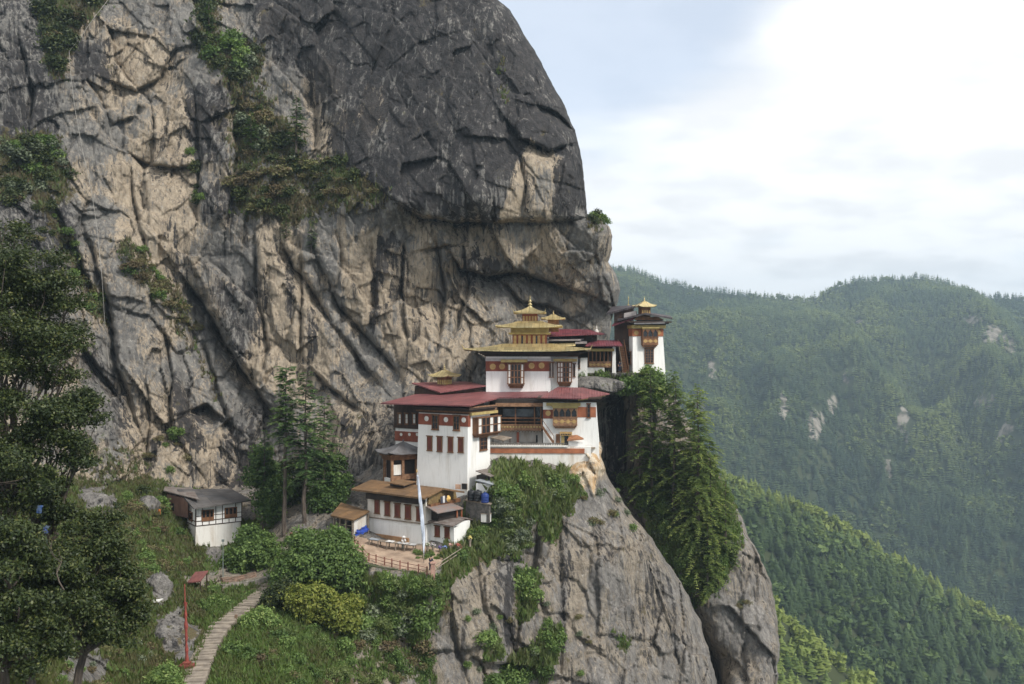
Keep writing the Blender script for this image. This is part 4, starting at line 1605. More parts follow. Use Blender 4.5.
def bay(B, face, x0, y0, x1, y1, n, depth=0.55, split=0.50, wood=None, white=()):
    """projecting timber window: cornice, n arched openings, painted apron, stepped base"""
    wood = wood or TIMBER_O
    u0, u1, v0, v1 = face.rect(x0, y0, x1, y1)
    h = v1 - v0
    bx = face.box
    vb, vt = v0 + 0.10 * h, v1 - 0.10 * h
    vm = vb + (vt - vb) * (1 - split)
    fr = MB()
    bx(fr, u0, u1, vb, vm, 0, depth)                                       # apron box
    bx(fr, u0 + 0.02, u1 - 0.02, vm, vt, 0, depth - 0.16)                  # body behind the openings
    bx(fr, u0 + 0.10, u1 - 0.10, v0 + 0.03 * h, vb, 0, depth - 0.12)       # stepped base
    bx(fr, u0 + 0.25, u1 - 0.25, v0 - 0.03 * h, v0 + 0.03 * h, 0, depth - 0.28)
    bx(fr, u0 - 0.05, u1 + 0.05, vm - 0.05, vm + 0.05, 0.01, depth + 0.07)  # rail
    for k in range(n + 1):
        uu = u0 + (u1 - u0) * k / n
        uu = min(max(uu, u0 + 0.045), u1 - 0.045)
        bx(fr, uu - 0.045, uu + 0.045, vm + 0.05, vt, depth - 0.16, depth - 0.01)
    # arch heads between the posts
    for k in range(n):
        a, c = u0 + (u1 - u0) * k / n + 0.045, u0 + (u1 - u0) * (k + 1) / n - 0.045
        m_ = (a + c) / 2
        q = min(0.24 * h, 0.8 * (c - a))
        for s_ in (a, c):
            face.poly(fr, [(s_, vt - q), (m_, vt - 0.03), (m_, vt), (s_, vt)] if s_ < m_ else [(m_, vt - 0.03), (s_, vt - q), (s_, vt), (m_, vt)], depth - 0.15, depth - 0.02)
    o = B.part('bay_window', fr, wood)
    cn = MB()
    bx(cn, u0 - 0.08, u1 + 0.08, vt + 0.003, vt + 0.05 * h, 0, depth + 0.06)
    bx(cn, u0 - 0.16, u1 + 0.16, vt + 0.053 * h, v1, 0, depth + 0.16)
    B.part('cornice', cn, CREAM, o)
    pd, pw = MB(), MB()
    for k in range(n):
        a, c = u0 + (u1 - u0) * k / n + 0.07, u0 + (u1 - u0) * (k + 1) / n - 0.07
        bx(pw if k in white else pd, a, c, vm + 0.08, vt - 0.04, depth - 0.158, depth - 0.12)
    B.part('pane', pd, PANE_D, o)
    if pw.f:
        B.part('pane', pw, PANE_W, o)
    ap = MB()
    k = max(2, n)
    for j in range(k):
        uc = u0 + (u1 - u0) * (j + 0.5) / k
        face.disc(ap, uc, (vb + vm) / 2, min(0.32 * (u1 - u0) / k, 0.36 * (vm - vb)), depth, depth + 0.03, 10)
    bx(ap, u0 + .06, u1 - .06, (vb + vm) / 2 - .05, (vb + vm) / 2 + .05, depth - .02, depth + .012)
    B.part('rosette_frieze', ap, GOLDPAINT, o)
    return o


def lattice_bay(B, face, x0, y0, x1, y1, nx, ny, depth=0.6, white=(0,), wood=None):
    """projecting rectangular timber window with small pale and dark panes on a stepped base"""
    wood = wood or TIMBER
    u0, u1, v0, v1 = face.rect(x0, y0, x1, y1)
    h = v1 - v0
    bx = face.box
    vb, vt = v0 + 0.17 * h, v1 - 0.05 * h
    fr = MB()
    bx(fr, u0, u1, vb, vt, 0, depth - .05)
    bx(fr, u0 + .08, u1 - .08, v0 + .07 * h, vb - .003, 0, depth - .14)
    bx(fr, u0 + .22, u1 - .22, v0, v0 + .068 * h, 0, depth - .30)
    bx(fr, u0 - .06, u1 + .06, vb - .06, vb + .06, .01, depth + .08)
    bx(fr, u0 - .06, u1 + .06, vt - .06, vt + .05, .01, depth + .08)
    for k in range(nx + 1):
        uu = min(max(u0 + (u1 - u0) * k / nx, u0 + .05), u1 - .05)
        bx(fr, uu - .075, uu + .075, vb + .063, vt - .063, depth - .05, depth + .03)
    for k in range(1, ny):
        vv = vb + (vt - vb) * k / ny
        for j in range(nx):
            bx(fr, u0 + (u1 - u0) * j / nx + .05, u0 + (u1 - u0) * (j + 1) / nx - .05, vv - .06, vv + .06, depth - .05, depth + .015)
    o = B.part('bay_window', fr, wood)
    pd, pw = MB(), MB()
    for j in range(nx):
        a, c = u0 + (u1 - u0) * j / nx + .08, u0 + (u1 - u0) * (j + 1) / nx - .08
        p = MB()
        bx(p, a, c, vb + .07, vt - .07, depth - .049, depth - .02)
        B.part('pane', p, PANE_W if j in white else PANE_D, o)
    return o


def band_f(B, face, x0, x1, y0, y1, m, name='wall_band', proud=0.05):
    """painted band on a wall: y0, y1 at its middle"""
    u0, u1, v0, v1 = face.rect(x0, y0, x1, y1)
    mb = MB()
    face.box(mb, u0, u1, v0, v1, -0.05, proud)
    return B.part(name, mb, m)


def disc(B, face, px, py, rpx, m, proud=0.05):
    u, v = face.uv(px, py)
    Y = (B.M @ Vector(face.p(u, v, 0))).y
    r = rpx / F * Y
    mb = MB()
    face.disc(mb, u, v, r, proud - 0.02, proud + 0.04, 18)
    return B.part('medallion', mb, m)


def pinnacle(B, c, h, m=None, parent=None):
    """gilded roof spire: stacked bells, a ball and a tip"""
    q = h
    prof = [(0.20, 0), (0.21, .04), (0.12, .10), (0.10, .16), (0.17, .20), (0.18, .26), (0.08, .34), (0.06, .40), (0.13, .46), (0.13, .52), (0.05, .60), (0.04, .72), (0.07, .76), (0.02, .84), (0.008, 1.0)]
    mb = MB().lathe([(r * q, z * q) for r, z in prof], c, 12)
    return B.part('pinnacle', mb, m or GOLD, parent, True)


def cornice(B, x0, x1, y0, y1, z0, z1, out, steps, mats, name='eave_cornice'):
    """corbelled timber under an eave, stepping outwards as it rises; alternate steps in two materials"""
    by = {}
    for k in range(steps):
        a, b_ = z0 + (z1 - z0) * k / steps, z0 + (z1 - z0) * (k + 1) / steps - 0.003
        o = out * (k + 1) / steps
        m = mats[k % len(mats)]
        by.setdefault(m.name, (m, MB()))[1].box(x0 - o, x1 + o, y0 - o, y1 + o, a, b_)
    return [B.part(name, mb, m) for m, mb in by.values()]


# =================================================================== the monastery
# ---- main white block with the four tall windows
def build_main_block():
    B = Bld('main_block', 'tall white block under the big red roof with four narrow red windows in a row', 'building', 468, 486, 124.0, 32)
    fF, fR = Face(B, 'f'), Face(B, 'r')
    xl, _ = B.front(419.0, 450)
    yr, _ = B.right(490, 460)
    zt = B.front(468, 408.5)[1]
    zb = -4.5
    w = MB()
    bt = 0.32
    w.hexa([(xl - bt, -bt, zb), (0.05, -bt, zb), (0.05, yr, zb), (xl - bt, yr, zb), (xl, 0, zt), (0, 0, zt), (0, yr, zt), (xl, yr, zt)])
    B.part('wall', w, WHITE)
    fB = Face(B, 'f', -0.16)
    v0, v1 = B.front(445, 425.6)[1], B.front(445, 414.4)[1]
    u0 = xl - 0.03
    bn = MB()
    bn.box(u0, 0.06, -0.09, 0.5, v0, v1)
    B.part('wall_band', bn, BRICKRED)
    for px, py in ((426.6, 418.6), (446, 419.6), (463.8, 420.0)):
        disc(B, Face(B, 'f', -0.09), px, py, 2.6, PANE_W, 0.0)
    for x0, y0, x1, y1 in ((432, 414.8, 438.8, 429.5), (453.4, 415.6, 460, 430.4)):
        window(B, Face(B, 'f', -0.10), x0, y0, x1, y1, 'dark', 2, 2, 0.02)
    for x0, y0, x1, y1 in ((427.3, 436.4, 432.4, 450.4), (437.2, 436.8, 442.4, 451.4), (448, 437.3, 453.2, 452), (458.2, 437.7, 463.6, 452.3)):
        window(B, fB, x0, y0, x1, y1, 'shutter')
    # eave timbers
    ze0 = B.front(445, 413.6)[1]
    cornice(B, xl + .05, -0.05, 0.05, yr, ze0, ze0 + .80, 0.7, 4, (TIMBER_D, TIMBER, SHADE))
    # right side: yellow cornice, hanging bay window and shuttered window
    cb = MB()
    fR.box(cb, 0.2, yr + 1.2, B.right(480, 414.3)[1], B.right(480, 411.6)[1], 0, 0.45)
    B.part('cornice', cb, CREAM)
    cb = MB()
    fR.box(cb, 0.2, yr + 1.2, B.right(480, 411.4)[1], B.right(480, 406.0)[1], 0, 0.25)
    B.part('cornice', cb, TIMBER_O)
    lattice_bay(B, fR, 472.4, 415.5, 495.6, 436, 6, 2, 0.85, (0, 3, 5))
    window(B, fR, 479.2, 437, 486.6, 450, 'dark', 2, 3, 0.05)
    # set-back left wing with white-paned windows, its own red band
    fw = Face(B, 'f', 3.0)
    wl = B.front(395.5, 430, 3.0)[0]
    wg = MB()
    wg.box(wl, xl + .2, 3.0, yr + 2, B.front(408, 463, 3.0)[1], zt)
    B.part('wing_wall', wg, WHITE)
    up = MB()
    a0, a1 = B.front(408, 428.3, 3.0)[1], B.front(408, 404, 3.0)[1]
    up.box(wl - 0.1, xl, 2.75, 3.2, a0, a1)
    B.part('timber_storey', up, TIMBER_D)
    for x in (398.2, 405, 412.6):
        window(B, Face(B, 'f', 2.75), x, 413.5, x + 3.6, 424, 'lattice', 1, 2)
    bn = MB()
    bn.box(wl - .05, xl, 2.9, 3.3, B.front(408, 441.4, 3)[1], B.front(408, 431.6, 3)[1])
    B.part('wall_band', bn, BRICKRED)
    for px in (401.2, 409.5, 417.3):
        disc(B, Face(B, 'f', 2.9), px, 434.4, 1.6, PANE_W, 0.0)
    # roof: one big low hip of red sheet running on over the gallery to the right
    q = lambda *a: tuple(B.lp(*a))
    eL, eC, eR = q(380.5, 403, 129.0), q(470, 405.4, 122.2), q(499, 397.4, 133.8)
    e2 = q(546.5, 396.6, 133.0)
    r2, rM, rL = q(549, 388.6, 140.5), q(490, 391, 139.5), q(415, 394.3, 139.0)
    rf = MB().slabs([[eL, eC, rM, rL], [eC, eR, rM], [eR, e2, r2, rM]], 0.16)
    B.part('roof', rf, REDROOF)
    # gallery between the two white blocks
    return B


MAIN = build_main_block()


def build_gallery():
    B = Bld('timber_gallery', 'dark timber gallery with a carved balcony and steep stair between two white blocks', 'building', 542, 447, 133.5, 2)
    f = Face(B, 'f')
    fb = Face(B, 'f', 0.9)
    xl = B.front(489, 430)[0]
    zb, zt = B.front(515, 456)[1], B.front(515, 398.5)[1]
    w = MB()
    w.box(xl, 0, 0.9, 2.0, zb, B.front(515, 431, .9)[1])
    B.part('lower_wall', w, WHITE_OLD)
    w = MB()
    w.box(xl, 0.1, 0.95, 2.0, B.front(515, 431, .9)[1] + .003, zt)
    B.part('timber_wall', w, SHADE)
    # balcony floor, front boards, brackets
    u0, u1 = B.front(497.5, 425)[0], B.front(541.5, 425)[0]
    zr, zf = B.front(520, 424.2, -0.6)[1], B.front(520, 429.6, -0.6)[1]
    b = MB()
    b.box(u0, u1, -0.6, 0.9, zf - 0.12, zf)
    b.box(u0, u1, -0.6, -0.5, zf + .003, zr)
    balc = B.part('balcony', b, TIMBER_O)
    br = MB()
    k = 15
    for i in range(k):
        uu = u0 + (u1 - u0) * (i + .5) / k
        br.box(uu - 0.07, uu + 0.07, -0.68, 0.7, zf - 0.34, zf - 0.123)
    B.part('bracket', br, PALEBOARD, balc)
    fr = MB()
    for i in range(k):
        uu = u0 + (u1 - u0) * (i + .5) / k
        f2 = Face(B, 'f', -0.6)
        f2.disc(fr, uu, (zf + zr) / 2, 0.13, 0, 0.03, 8)
    B.part('carving', fr, CREAM, balc)
    # open storey: posts, hand rail, grey window strip
    p = MB()
    for px in (497.5, 515.5, 534.5, 541):
        uu = B.front(px, 415, -.45)[0]
        p.box(uu - .08, uu + .08, -.5, -.36, zr, B.front(520, 407.5, -.5)[1])
    p.box(u0, u1, -.52, -.40, B.front(520, 418.6, -.5)[1], B.front(520, 417.6, -.5)[1])
    p.box(u0, u1, -.52, -.40, B.front(520, 422.2, -.5)[1], B.front(520, 421.4, -.5)[1])
    B.part('railing', p, TIMBER)
    g = MB()
    g.box(B.front(503, 415, .9)[0], B.front(533.5, 415, .9)[0], 0.86, 0.95, B.front(520, 416.6, .9)[1], B.front(520, 409, .9)[1])
    B.part('window', g, mat('grey_glass', (0.10, 0.105, 0.115), (0.05, 0.052, 0.058), 0.8, rough=0.2, spec=0.6))
    # corbel beam under the eave
    c = MB()
    c.box(B.front(495.5, 404, -1.2)[0], B.front(545, 404, -1.2)[0], -1.2, -0.7, B.front(520, 406.6, -1.2)[1], B.front(520, 403.2, -1.2)[1])
    B.part('eave_beam', c, TIMBER_O)
    c = MB()
    c.box(B.front(494, 404, -1.3)[0], B.front(545, 404, -1.3)[0], -0.9, 0.9, B.front(520, 403.0, -1.2)[1], B.front(520, 399, -1.2)[1])
    B.part('eave_boards', c, SHADE)
    # doorway, post and low recess
    d = MB()
    d.box(B.front(536.5, 415, .2)[0], B.front(543, 415, .2)[0], .2, .9, B.front(540, 424, .2)[1], B.front(540, 406, .2)[1])
    B.part('doorway', d, PANE_D)
    d = MB()
    for px in (517.8,):
        uu = B.front(px, 436, -.3)[0]
        d.box(uu - .16, uu + .16, -.45, -.13, zb, zf - .35)
    B.part('post', d, BRICKRED)
    d = MB()
    uu = B.front(536.8, 436, .9)[0]
    d.box(uu - .11, uu + .11, .82, .9, B.front(536, 443.5, .9)[1], B.front(536, 435, .9)[1])
    B.part('window', d, PANE_D)
    # steep stair from the balcony to the court
    s0, s1 = Vector(B.lp(541.5, 426.0, 129.6)), Vector(B.lp(553.8, 443.4, 129.4))
    st = MB()
    for off in (0.0, 0.85):
        o = Vector((0, off, 0))
        a, c = s0 + o, s1 + o
        st.hexa([tuple(v) for v in (a + Vector((-.02, 0, -.18)), c + Vector((-.02, 0, -.18)), c + Vector((-.02, .09, -.18)), a + Vector((-.02, .09, -.18)),
                                    a + Vector((.02, 0, .2)), c + Vector((.02, 0, .2)), c + Vector((.02, .09, .2)), a + Vector((.02, .09, .2)))])
    stair = B.part('stair', st, TIMBER)
    tr = MB()
    for i in range(10):
        c = s0.lerp(s1, (i + .5) / 10)
        tr.box(c.x - .12, c.x + .12, c.y + .09, c.y + .85, c.z - .03, c.z + .03)
    B.part('tread', tr, TIMBER_D, stair)
    hr = MB()
    hr.tube([s0 + Vector((0, 0, .95)), s1 + Vector((0, 0, .95))], .04)
    hr.tube([s0, s0 + Vector((0, 0, .95))], .04)
    hr.tube([s1, s1 + Vector((0, 0, .95))], .04)
    B.part('handrail', hr, TIMBER, stair)
    # small canopy over the court
    cn = MB()
    q = lambda *a: tuple(B.lp(*a))
    cn.slabs([[q(490.5, 437.4, 130.5), q(503, 440.2, 129.8), q(512, 437.2, 131.0), q(499, 435.2, 132.0)]], .12)
    can = B.part('canopy', cn, PALEBOARD)
    ps = MB()
    for a in (q(493, 438, 130.8), q(503, 440.6, 130.1), q(510, 438, 131)):
        ps.box(a[0] - .06, a[0] + .06, a[1] - .06, a[1] + .06, zb, a[2] - .1)
    B.part('post', ps, TIMBER_D, can)


build_gallery()


def build_court_wall():
    B = Bld('court_wall', 'long whitewashed court wall with a brick red band above green shrubs', 'wall', 598, 476, 129.0, 2)
    xl = B.front(484, 460)[0]
    zt, zb = B.front(540, 446.6)[1], B.front(540, 476)[1] - 5
    w = MB()
    w.box(xl, -.9, 0, 0.8, zb, zt, 0)
    B.part('wall', w, WHITE_OLD)
    bn = MB()
    bn.box(xl, B.front(584.5, 450)[0], -.12, 0.4, B.front(530, 453.2)[1], B.front(530, 448.3)[1])
    B.part('wall_band', bn, ORANGERED)
    cp = MB()
    cp.box(xl - .1, B.front(568, 445)[0], -.3, .9, zt + .003, zt + .16)
    B.part('coping', cp, WHITE_OLD)
    # balustrade
    bl = MB()
    u0, u1 = xl + .3, B.front(567, 445)[0]
    za, zc = zt + .163, B.front(530, 442.9)[1]
    n = 34
    for i in range(n + 1):
        uu = u0 + (u1 - u0) * i / n
        bl.box(uu - .05, uu + .05, .1, .2, za, zc - .1)
    bl.box(u0, u1, .06, .24, zc - .097, zc)
    bl.box(u0, u1, .09, .21, za + .2, za + .27)
    B.part('balustrade', bl, mat('grey_timber', (0.20, 0.185, 0.17), (0.12, 0.11, 0.10), 2.2))
    fl = MB()
    fl.box(xl, -.3, .8, 6.0, zt - .35, zt - .15)
    B.part('court_floor', fl, PALEBOARD)


build_court_wall()


def build_right_block():
    B = Bld('corner_block', 'white corner block with an arched bay window and small yellow door at cliff edge', 'building', 597, 447, 130.2, 4)
    f, r = Face(B, 'f'), Face(B, 'r')
    xl = B.front(543, 420)[0]
    zt = B.front(570, 399)[1]
    zb = B.front(570, 476)[1]
    w = MB()
    w.hexa([(xl, 0, zb), (.45, -.1, zb), (.75, 7, zb), (xl, 7, zb), (xl, 0, zt), (-.1, 0, zt), (-.1, 7, zt), (xl, 7, zt)])
    B.part('wall', w, WHITE)
    band_f(B, f, 543, 552.8, 409.6, 418.6, BRICKRED)
    band_f(B, f, 577.4, 596, 407.0, 417.2, ORANGERED)
    disc(B, f, 548.2, 413.2, 2.7, GOLDPAINT, 0.05)
    window(B, f, 586.8, 404, 590.4, 417.6, 'dark', 1, 3, 0.05)
    bay(B, f, 553, 405.6, 577.3, 427.5, 4, 0.7, 0.52, TIMBER_O)
    cb = MB()
    f.box(cb, B.front(546.5, 404)[0], B.front(580.5, 404)[0], B.front(565, 405.6)[1], B.front(565, 402.6)[1], 0, .62)
    B.part('cornice', cb, CREAM)
    cornice(B, xl + .2, -0.3, .2, 6.5, B.front(565, 402.3)[1], zt + .25, 0.9, 3, (TIMBER_D, SHADE))
    # door with a yellow painted hood, brick lean-to roof beside it
    d = MB()
    f.box(d, *f.rect(556, 433.5, 560, 443)[:2], B.front(558, 444)[1], B.front(558, 434)[1], 0, .12)
    B.part('window', d, TIMBER)
    dd = MB()
    f.box(dd, B.front(564.5, 438)[0], B.front(568, 438)[0], B.front(566, 445)[1], B.front(566, 435.4)[1], 0, .08)
    door = B.part('door', dd, PANE_D)
    df = MB()
    for a, c in ((561.2, 564.4), (568.1, 569.6)):
        f.box(df, B.front(a, 438)[0], B.front(c, 438)[0], B.front(566, 445)[1], B.front(566, 435.4)[1], 0, .16)
    B.part('door_frame', df, CREAM, door)
    hd = MB()
    f.box(hd, B.front(560, 433)[0], B.front(572, 433)[0], B.front(566, 435.2)[1], B.front(566, 431.6)[1], 0, .55)
    B.part('hood', hd, GOLDPAINT, door)
    dk = MB()
    u0, u1 = B.front(561, 433)[0], B.front(571, 433)[0]
    for i in range(6):
        uu = u0 + (u1 - u0) * (i + .5) / 6
        f.disc(dk, uu, B.front(566, 434)[1], .09, .55, .57, 8)
    B.part('hood_dot', dk, PANE_D, door)
    q = lambda *a: tuple(B.lp(*a))
    lt = MB().slabs([[q(567, 439.8, 128.9), q(583.6, 438.2, 128.9), q(577, 434.8, 130.1), q(570.5, 435.4, 130.1)]], .18)
    B.part('lean_to_roof', lt, mat('brick_tiles', (0.38, 0.17, 0.08), (0.24, 0.11, 0.06), 2.5, bump=.4))
    fm = MB()
    fm.box(B.front(568.5, 442)[0], B.front(583, 442)[0], -.85, 0.1, B.front(575, 447)[1], B.front(575, 440.6)[1] - .05)
    B.part('lean_to_wall', fm, WHITE)
    # hipped red roof, right tip flying out over the gorge
    eL, eC, eR = q(540.7, 397.0, 128.9), q(581.5, 398.2, 128.2), q(609.5, 393.4, 134.0)
    rR, rL = q(583, 387.6, 138), q(557.5, 387.0, 138)
    el2 = q(551, 390.8, 136)
    B.part('roof', MB().slabs([[eL, eC, rR, rL, el2], [eC, eR, rR]], .16), REDROOF)
    br = MB()
    for i in range(7):
        t = i / 6
        a = Vector(eC).lerp(Vector(eR), .12 + .75 * t)
        br.hexa([(a.x - .9, a.y - .08, a.z - .42), (a.x - .1, a.y - .08, a.z - .30), (a.x - .1, a.y + .08, a.z - .30), (a.x - .9, a.y + .08, a.z - .42),
                 (a.x - .9, a.y - .08, a.z - .17), (a.x - .1, a.y - .08, a.z - .17), (a.x - .1, a.y + .08, a.z - .17), (a.x - .9, a.y + .08, a.z - .17)])
    B.part('rafter', br, CREAM)


build_right_block()


def build_upper_hall():
    B = Bld('low_hall', 'low hall with a small red roof and gilded lantern against the rock', 'building', 441, 394, 137.5, 32)
    q = lambda *a: tuple(B.lp(*a))
    a, b, c, d = q(411.5, 382.8, 141.5), q(440, 392.0, 136.2), q(486, 385.4, 138.6), q(466, 381.4, 143.5)
    B.part('roof', MB().slabs([[a, b, c, d]], .16), REDROOF)
    w = MB()
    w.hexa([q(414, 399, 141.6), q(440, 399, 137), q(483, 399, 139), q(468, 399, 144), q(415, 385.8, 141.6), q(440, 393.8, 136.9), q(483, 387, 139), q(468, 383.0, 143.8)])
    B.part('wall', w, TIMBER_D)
    lc = B.lp(444.6, 384, 140.3)
    k = 140.3 / F
    lb = MB()
    lb.box(lc.x - 5.4 * k, lc.x + 5.4 * k, lc.y - 5 * k, lc.y + 5 * k, lc.z - 1.4, lc.z + 8.0 * k)
    lan = B.part('lantern', lb, TIMBER)
    pn = MB()
    for i in range(4):
        x = lc.x - 5.4 * k + (i + .5) * 10.8 * k / 4
        pn.box(x - .13, x + .13, lc.y - 5 * k - .04, lc.y - 5 * k + .02, lc.z + .0, lc.z + 4.4 * k)
        y = lc.y - 5 * k + (i + .5) * 10 * k / 4
        pn.box(lc.x + 5.4 * k - .02, lc.x + 5.4 * k + .04, y - .13, y + .13, lc.z, lc.z + 4.4 * k)
    B.part('panel', pn, CREAM, lan)
    B.part('lantern_roof', MB().hip(lc.x, lc.y, 12.4 * k, 11.5 * k, lc.z + 8.2 * k, lc.z + 14 * k, .25, .25, .22, .13), GOLD, lan)
    pinnacle(B, (lc.x, lc.y, lc.z + 13.6 * k), 6.8 * k, None, lan)


build_upper_hall()


# ---- temple with the three gilded roofs
def build_temple():
    B = Bld('golden_temple', 'white temple crowned with three stacked golden roofs and a spire', 'temple', 550.5, 392, 138.0, 4)
    f = Face(B, 'f')
    xl = B.front(486, 370)[0]
    zt = B.front(520, 356.5)[1]
    D = 9.0
    w = MB()
    w.box(xl, 0, 0, D, -1.5, zt)
    B.part('wall', w, WHITE)
    s = 1.1                                   # the right part stands back a little
    f2 = Face(B, 'f', s)
    xr = B.front(577.5, 372, s)[0]
    w = MB()
    w.box(0.003, xr, s, D, -1.5, zt)
    B.part('wall', w, WHITE)
    bn = MB()
    v0, v1 = B.front(520, 371.2)[1], B.front(520, 361.2)[1]
    bn.box(xl - .04, .05, -.05, .5, v0, v1)
    B.part('wall_band', bn, BRICKRED)
    up = MB()
    up.box(xl - .06, .07, -.08, .5, v1 + .003, B.front(520, 358.4)[1])
    B.part('wall_cap', up, mat('grey_plaster', (0.50, 0.48, 0.47), (0.40, 0.38, 0.37), 1.2))
    for px, py in ((492.8, 366.6), (502.1, 366.4), (531.6, 365.8), (541.6, 365.5)):
        disc(B, Face(B, 'f', -.05), px, py, 3.0, GOLDPAINT, 0.0)
    lattice_bay(B, Face(B, 'f', -.05), 508, 362.6, 524.4, 388.0, 5, 3, .75, (0, 4))
    lattice_bay(B, f2, 557.4, 361, 571.8, 386.2, 5, 4, .7, (0, 1, 4))
    for x0, x1 in ((549.2, 551.0), (552.0, 553.8)):
        window(B, Face(B, 'f', -.08), x0, 363, x1, 377, 'dark', 1, 3)
    window(B, f2, 573, 364, 575.4, 376.5, 'dark', 1, 3)
    # yellow boards over the bays and the timbers that carry the roof
    cb = MB()
    f.box(cb, B.front(501.5, 361)[0], B.front(527.6, 361)[0], B.front(515, 362.2)[1], B.front(515, 359.4)[1], 0, 1.05)
    f2.box(cb, B.front(553.6, 361, s)[0], B.front(577, 361, s)[0], B.front(565, 361.4, s)[1], B.front(565, 358.6, s)[1], 0, .95)
    B.part('cornice', cb, CREAM)
    rb = MB()
    f2.box(rb, B.front(556, 361, s)[0], B.front(578, 361, s)[0], B.front(565, 356.6, s)[1], B.front(565, 354.6, s)[1], 0, 1.2)
    B.part('cornice', rb, ORANGERED)
    cornice(B, xl + .1, xr - .1, .1, D, zt + .003, B.front(520, 351.6)[1], 1.2, 4, (TIMBER_D, SHADE))
    # first roof
    cx, cy = (xl + xr) / 2 - .1, D / 2
    k = (138.0 + cy) / F
    hw = 0.5 * (B.front(591.2, 349, -2.2)[0] - B.front(463.2, 349, -2.2)[0])
    cx = 0.5 * (B.front(591.2, 349, -2.2)[0] + B.front(463.2, 349, -2.2)[0])
    ze = B.front(520, 351.4, -2.2)[1]
    z2 = B.front(529, 343.6, cy - 2.2)[1]
    r1 = B.part('roof', MB().hip(cx, cy, hw, cy + 2.4, ze + .16, z2, 3.6, 2.6, .30, .17), GOLD)
    # second storey
    cx2 = B.front(529.4, 339, cy - 1.8)[0]
    h2 = 16.6 * k
    b2 = MB()
    zc0 = B.front(529, 334.5, cy - 1.8)[1]
    b2.box(cx2 - h2, cx2 + h2, cy - 1.9, cy + 1.9, z2 - .4, zc0)
    up2 = B.part('upper_storey', b2, BRICKRED)
    pn = MB()
    for i in range(7):
        x = cx2 - h2 + (i + .5) * 2 * h2 / 7
        pn.box(x - .2, x + .2, cy - 1.96, cy - 1.88, z2 - .1, zc0 - .12)
    B.part('panel', pn, GOLDPAINT, up2)
    dk = MB()
    for i in (2, 5):
        x = cx2 - h2 + (i + .0) * 2 * h2 / 7
        dk.box(x - .1, x + .1, cy - 1.98, cy - 1.88, z2 - .1, zc0 - .2)
    B.part('pane', dk, PANE_D, up2)
    cb2 = MB()
    cb2.box(cx2 - h2 - .55, cx2 + h2 + .55, cy - 2.4, cy + 2.4, zc0 + .003, zc0 + .26)
    cb2.box(cx2 - h2 - .25, cx2 + h2 + .25, cy - 2.1, cy + 2.1, zc0 + .263, zc0 + .95)
    B.part('cornice', cb2, CREAM, up2)
    z3 = zc0 + .98
    B.part('roof', MB().hip(cx2, cy, 32.5 * k, 4.0, z3 + .1, z3 + .95, 1.6, 1.4, .24, .14), GOLD, up2)
    # third storey and crown
    zt3 = z3 + .95
    b3 = MB()
    b3.box(cx2 - 1.05, cx2 + 1.05, cy - 1, cy + 1, zt3 - .25, zt3 + 1.0)
    up3 = B.part('crown_storey', b3, BRICKRED)
    pn = MB()
    for i in range(5):
        x = cx2 - 1.05 + (i + .5) * 2.1 / 5
        pn.box(x - .13, x + .13, cy - 1.05, cy - .98, zt3 - .0, zt3 + .7)
    B.part('panel', pn, GOLDPAINT, up3)
    zr = zt3 + 1.0
    B.part('roof', MB().hip(cx2, cy, 15.8 * k, 2.2, zr + .12, zr + 1.05, .2, .2, .22, .13), GOLD, up3)
    pinnacle(B, (cx2, cy, zr + .95), 1.75, None, up3)
    # finials on the roof corners
    fn = MB()
    for sx in (-1, 1):
        fn.tube([(cx2 + sx * 15.6 * k, cy - 2.1, zr + .3), (cx2 + sx * 16.2 * k, cy - 2.2, zr + .75)], .05, 6, .02)
        fn.tube([(cx + sx * (hw - .1), -2.3, ze + .4), (cx + sx * (hw + .2), -2.5, ze + .95)], .09, 6, .03)
    B.part('finial', fn, GOLD)
    # smaller lantern roof behind on the right
    k2 = 146 / F
    lc = B.lp(553.4, 325, 147)
    lb = MB()
    lb.box(lc.x - 5.5 * k2, lc.x + 5.5 * k2, lc.y - .8, lc.y + .8, lc.z - 1, lc.z + 6 * k2)
    lan = B.part('lantern', lb, TIMBER_O)
    B.part('lantern_roof', MB().hip(lc.x, lc.y, 12 * k2, 1.7, lc.z + 6.0 * k2, lc.z + 10.6 * k2, .3, .3, .2, .12), GOLD, lan)
    pinnacle(B, (lc.x, lc.y, lc.z + 10.2 * k2), .7, None, lan)


build_temple()


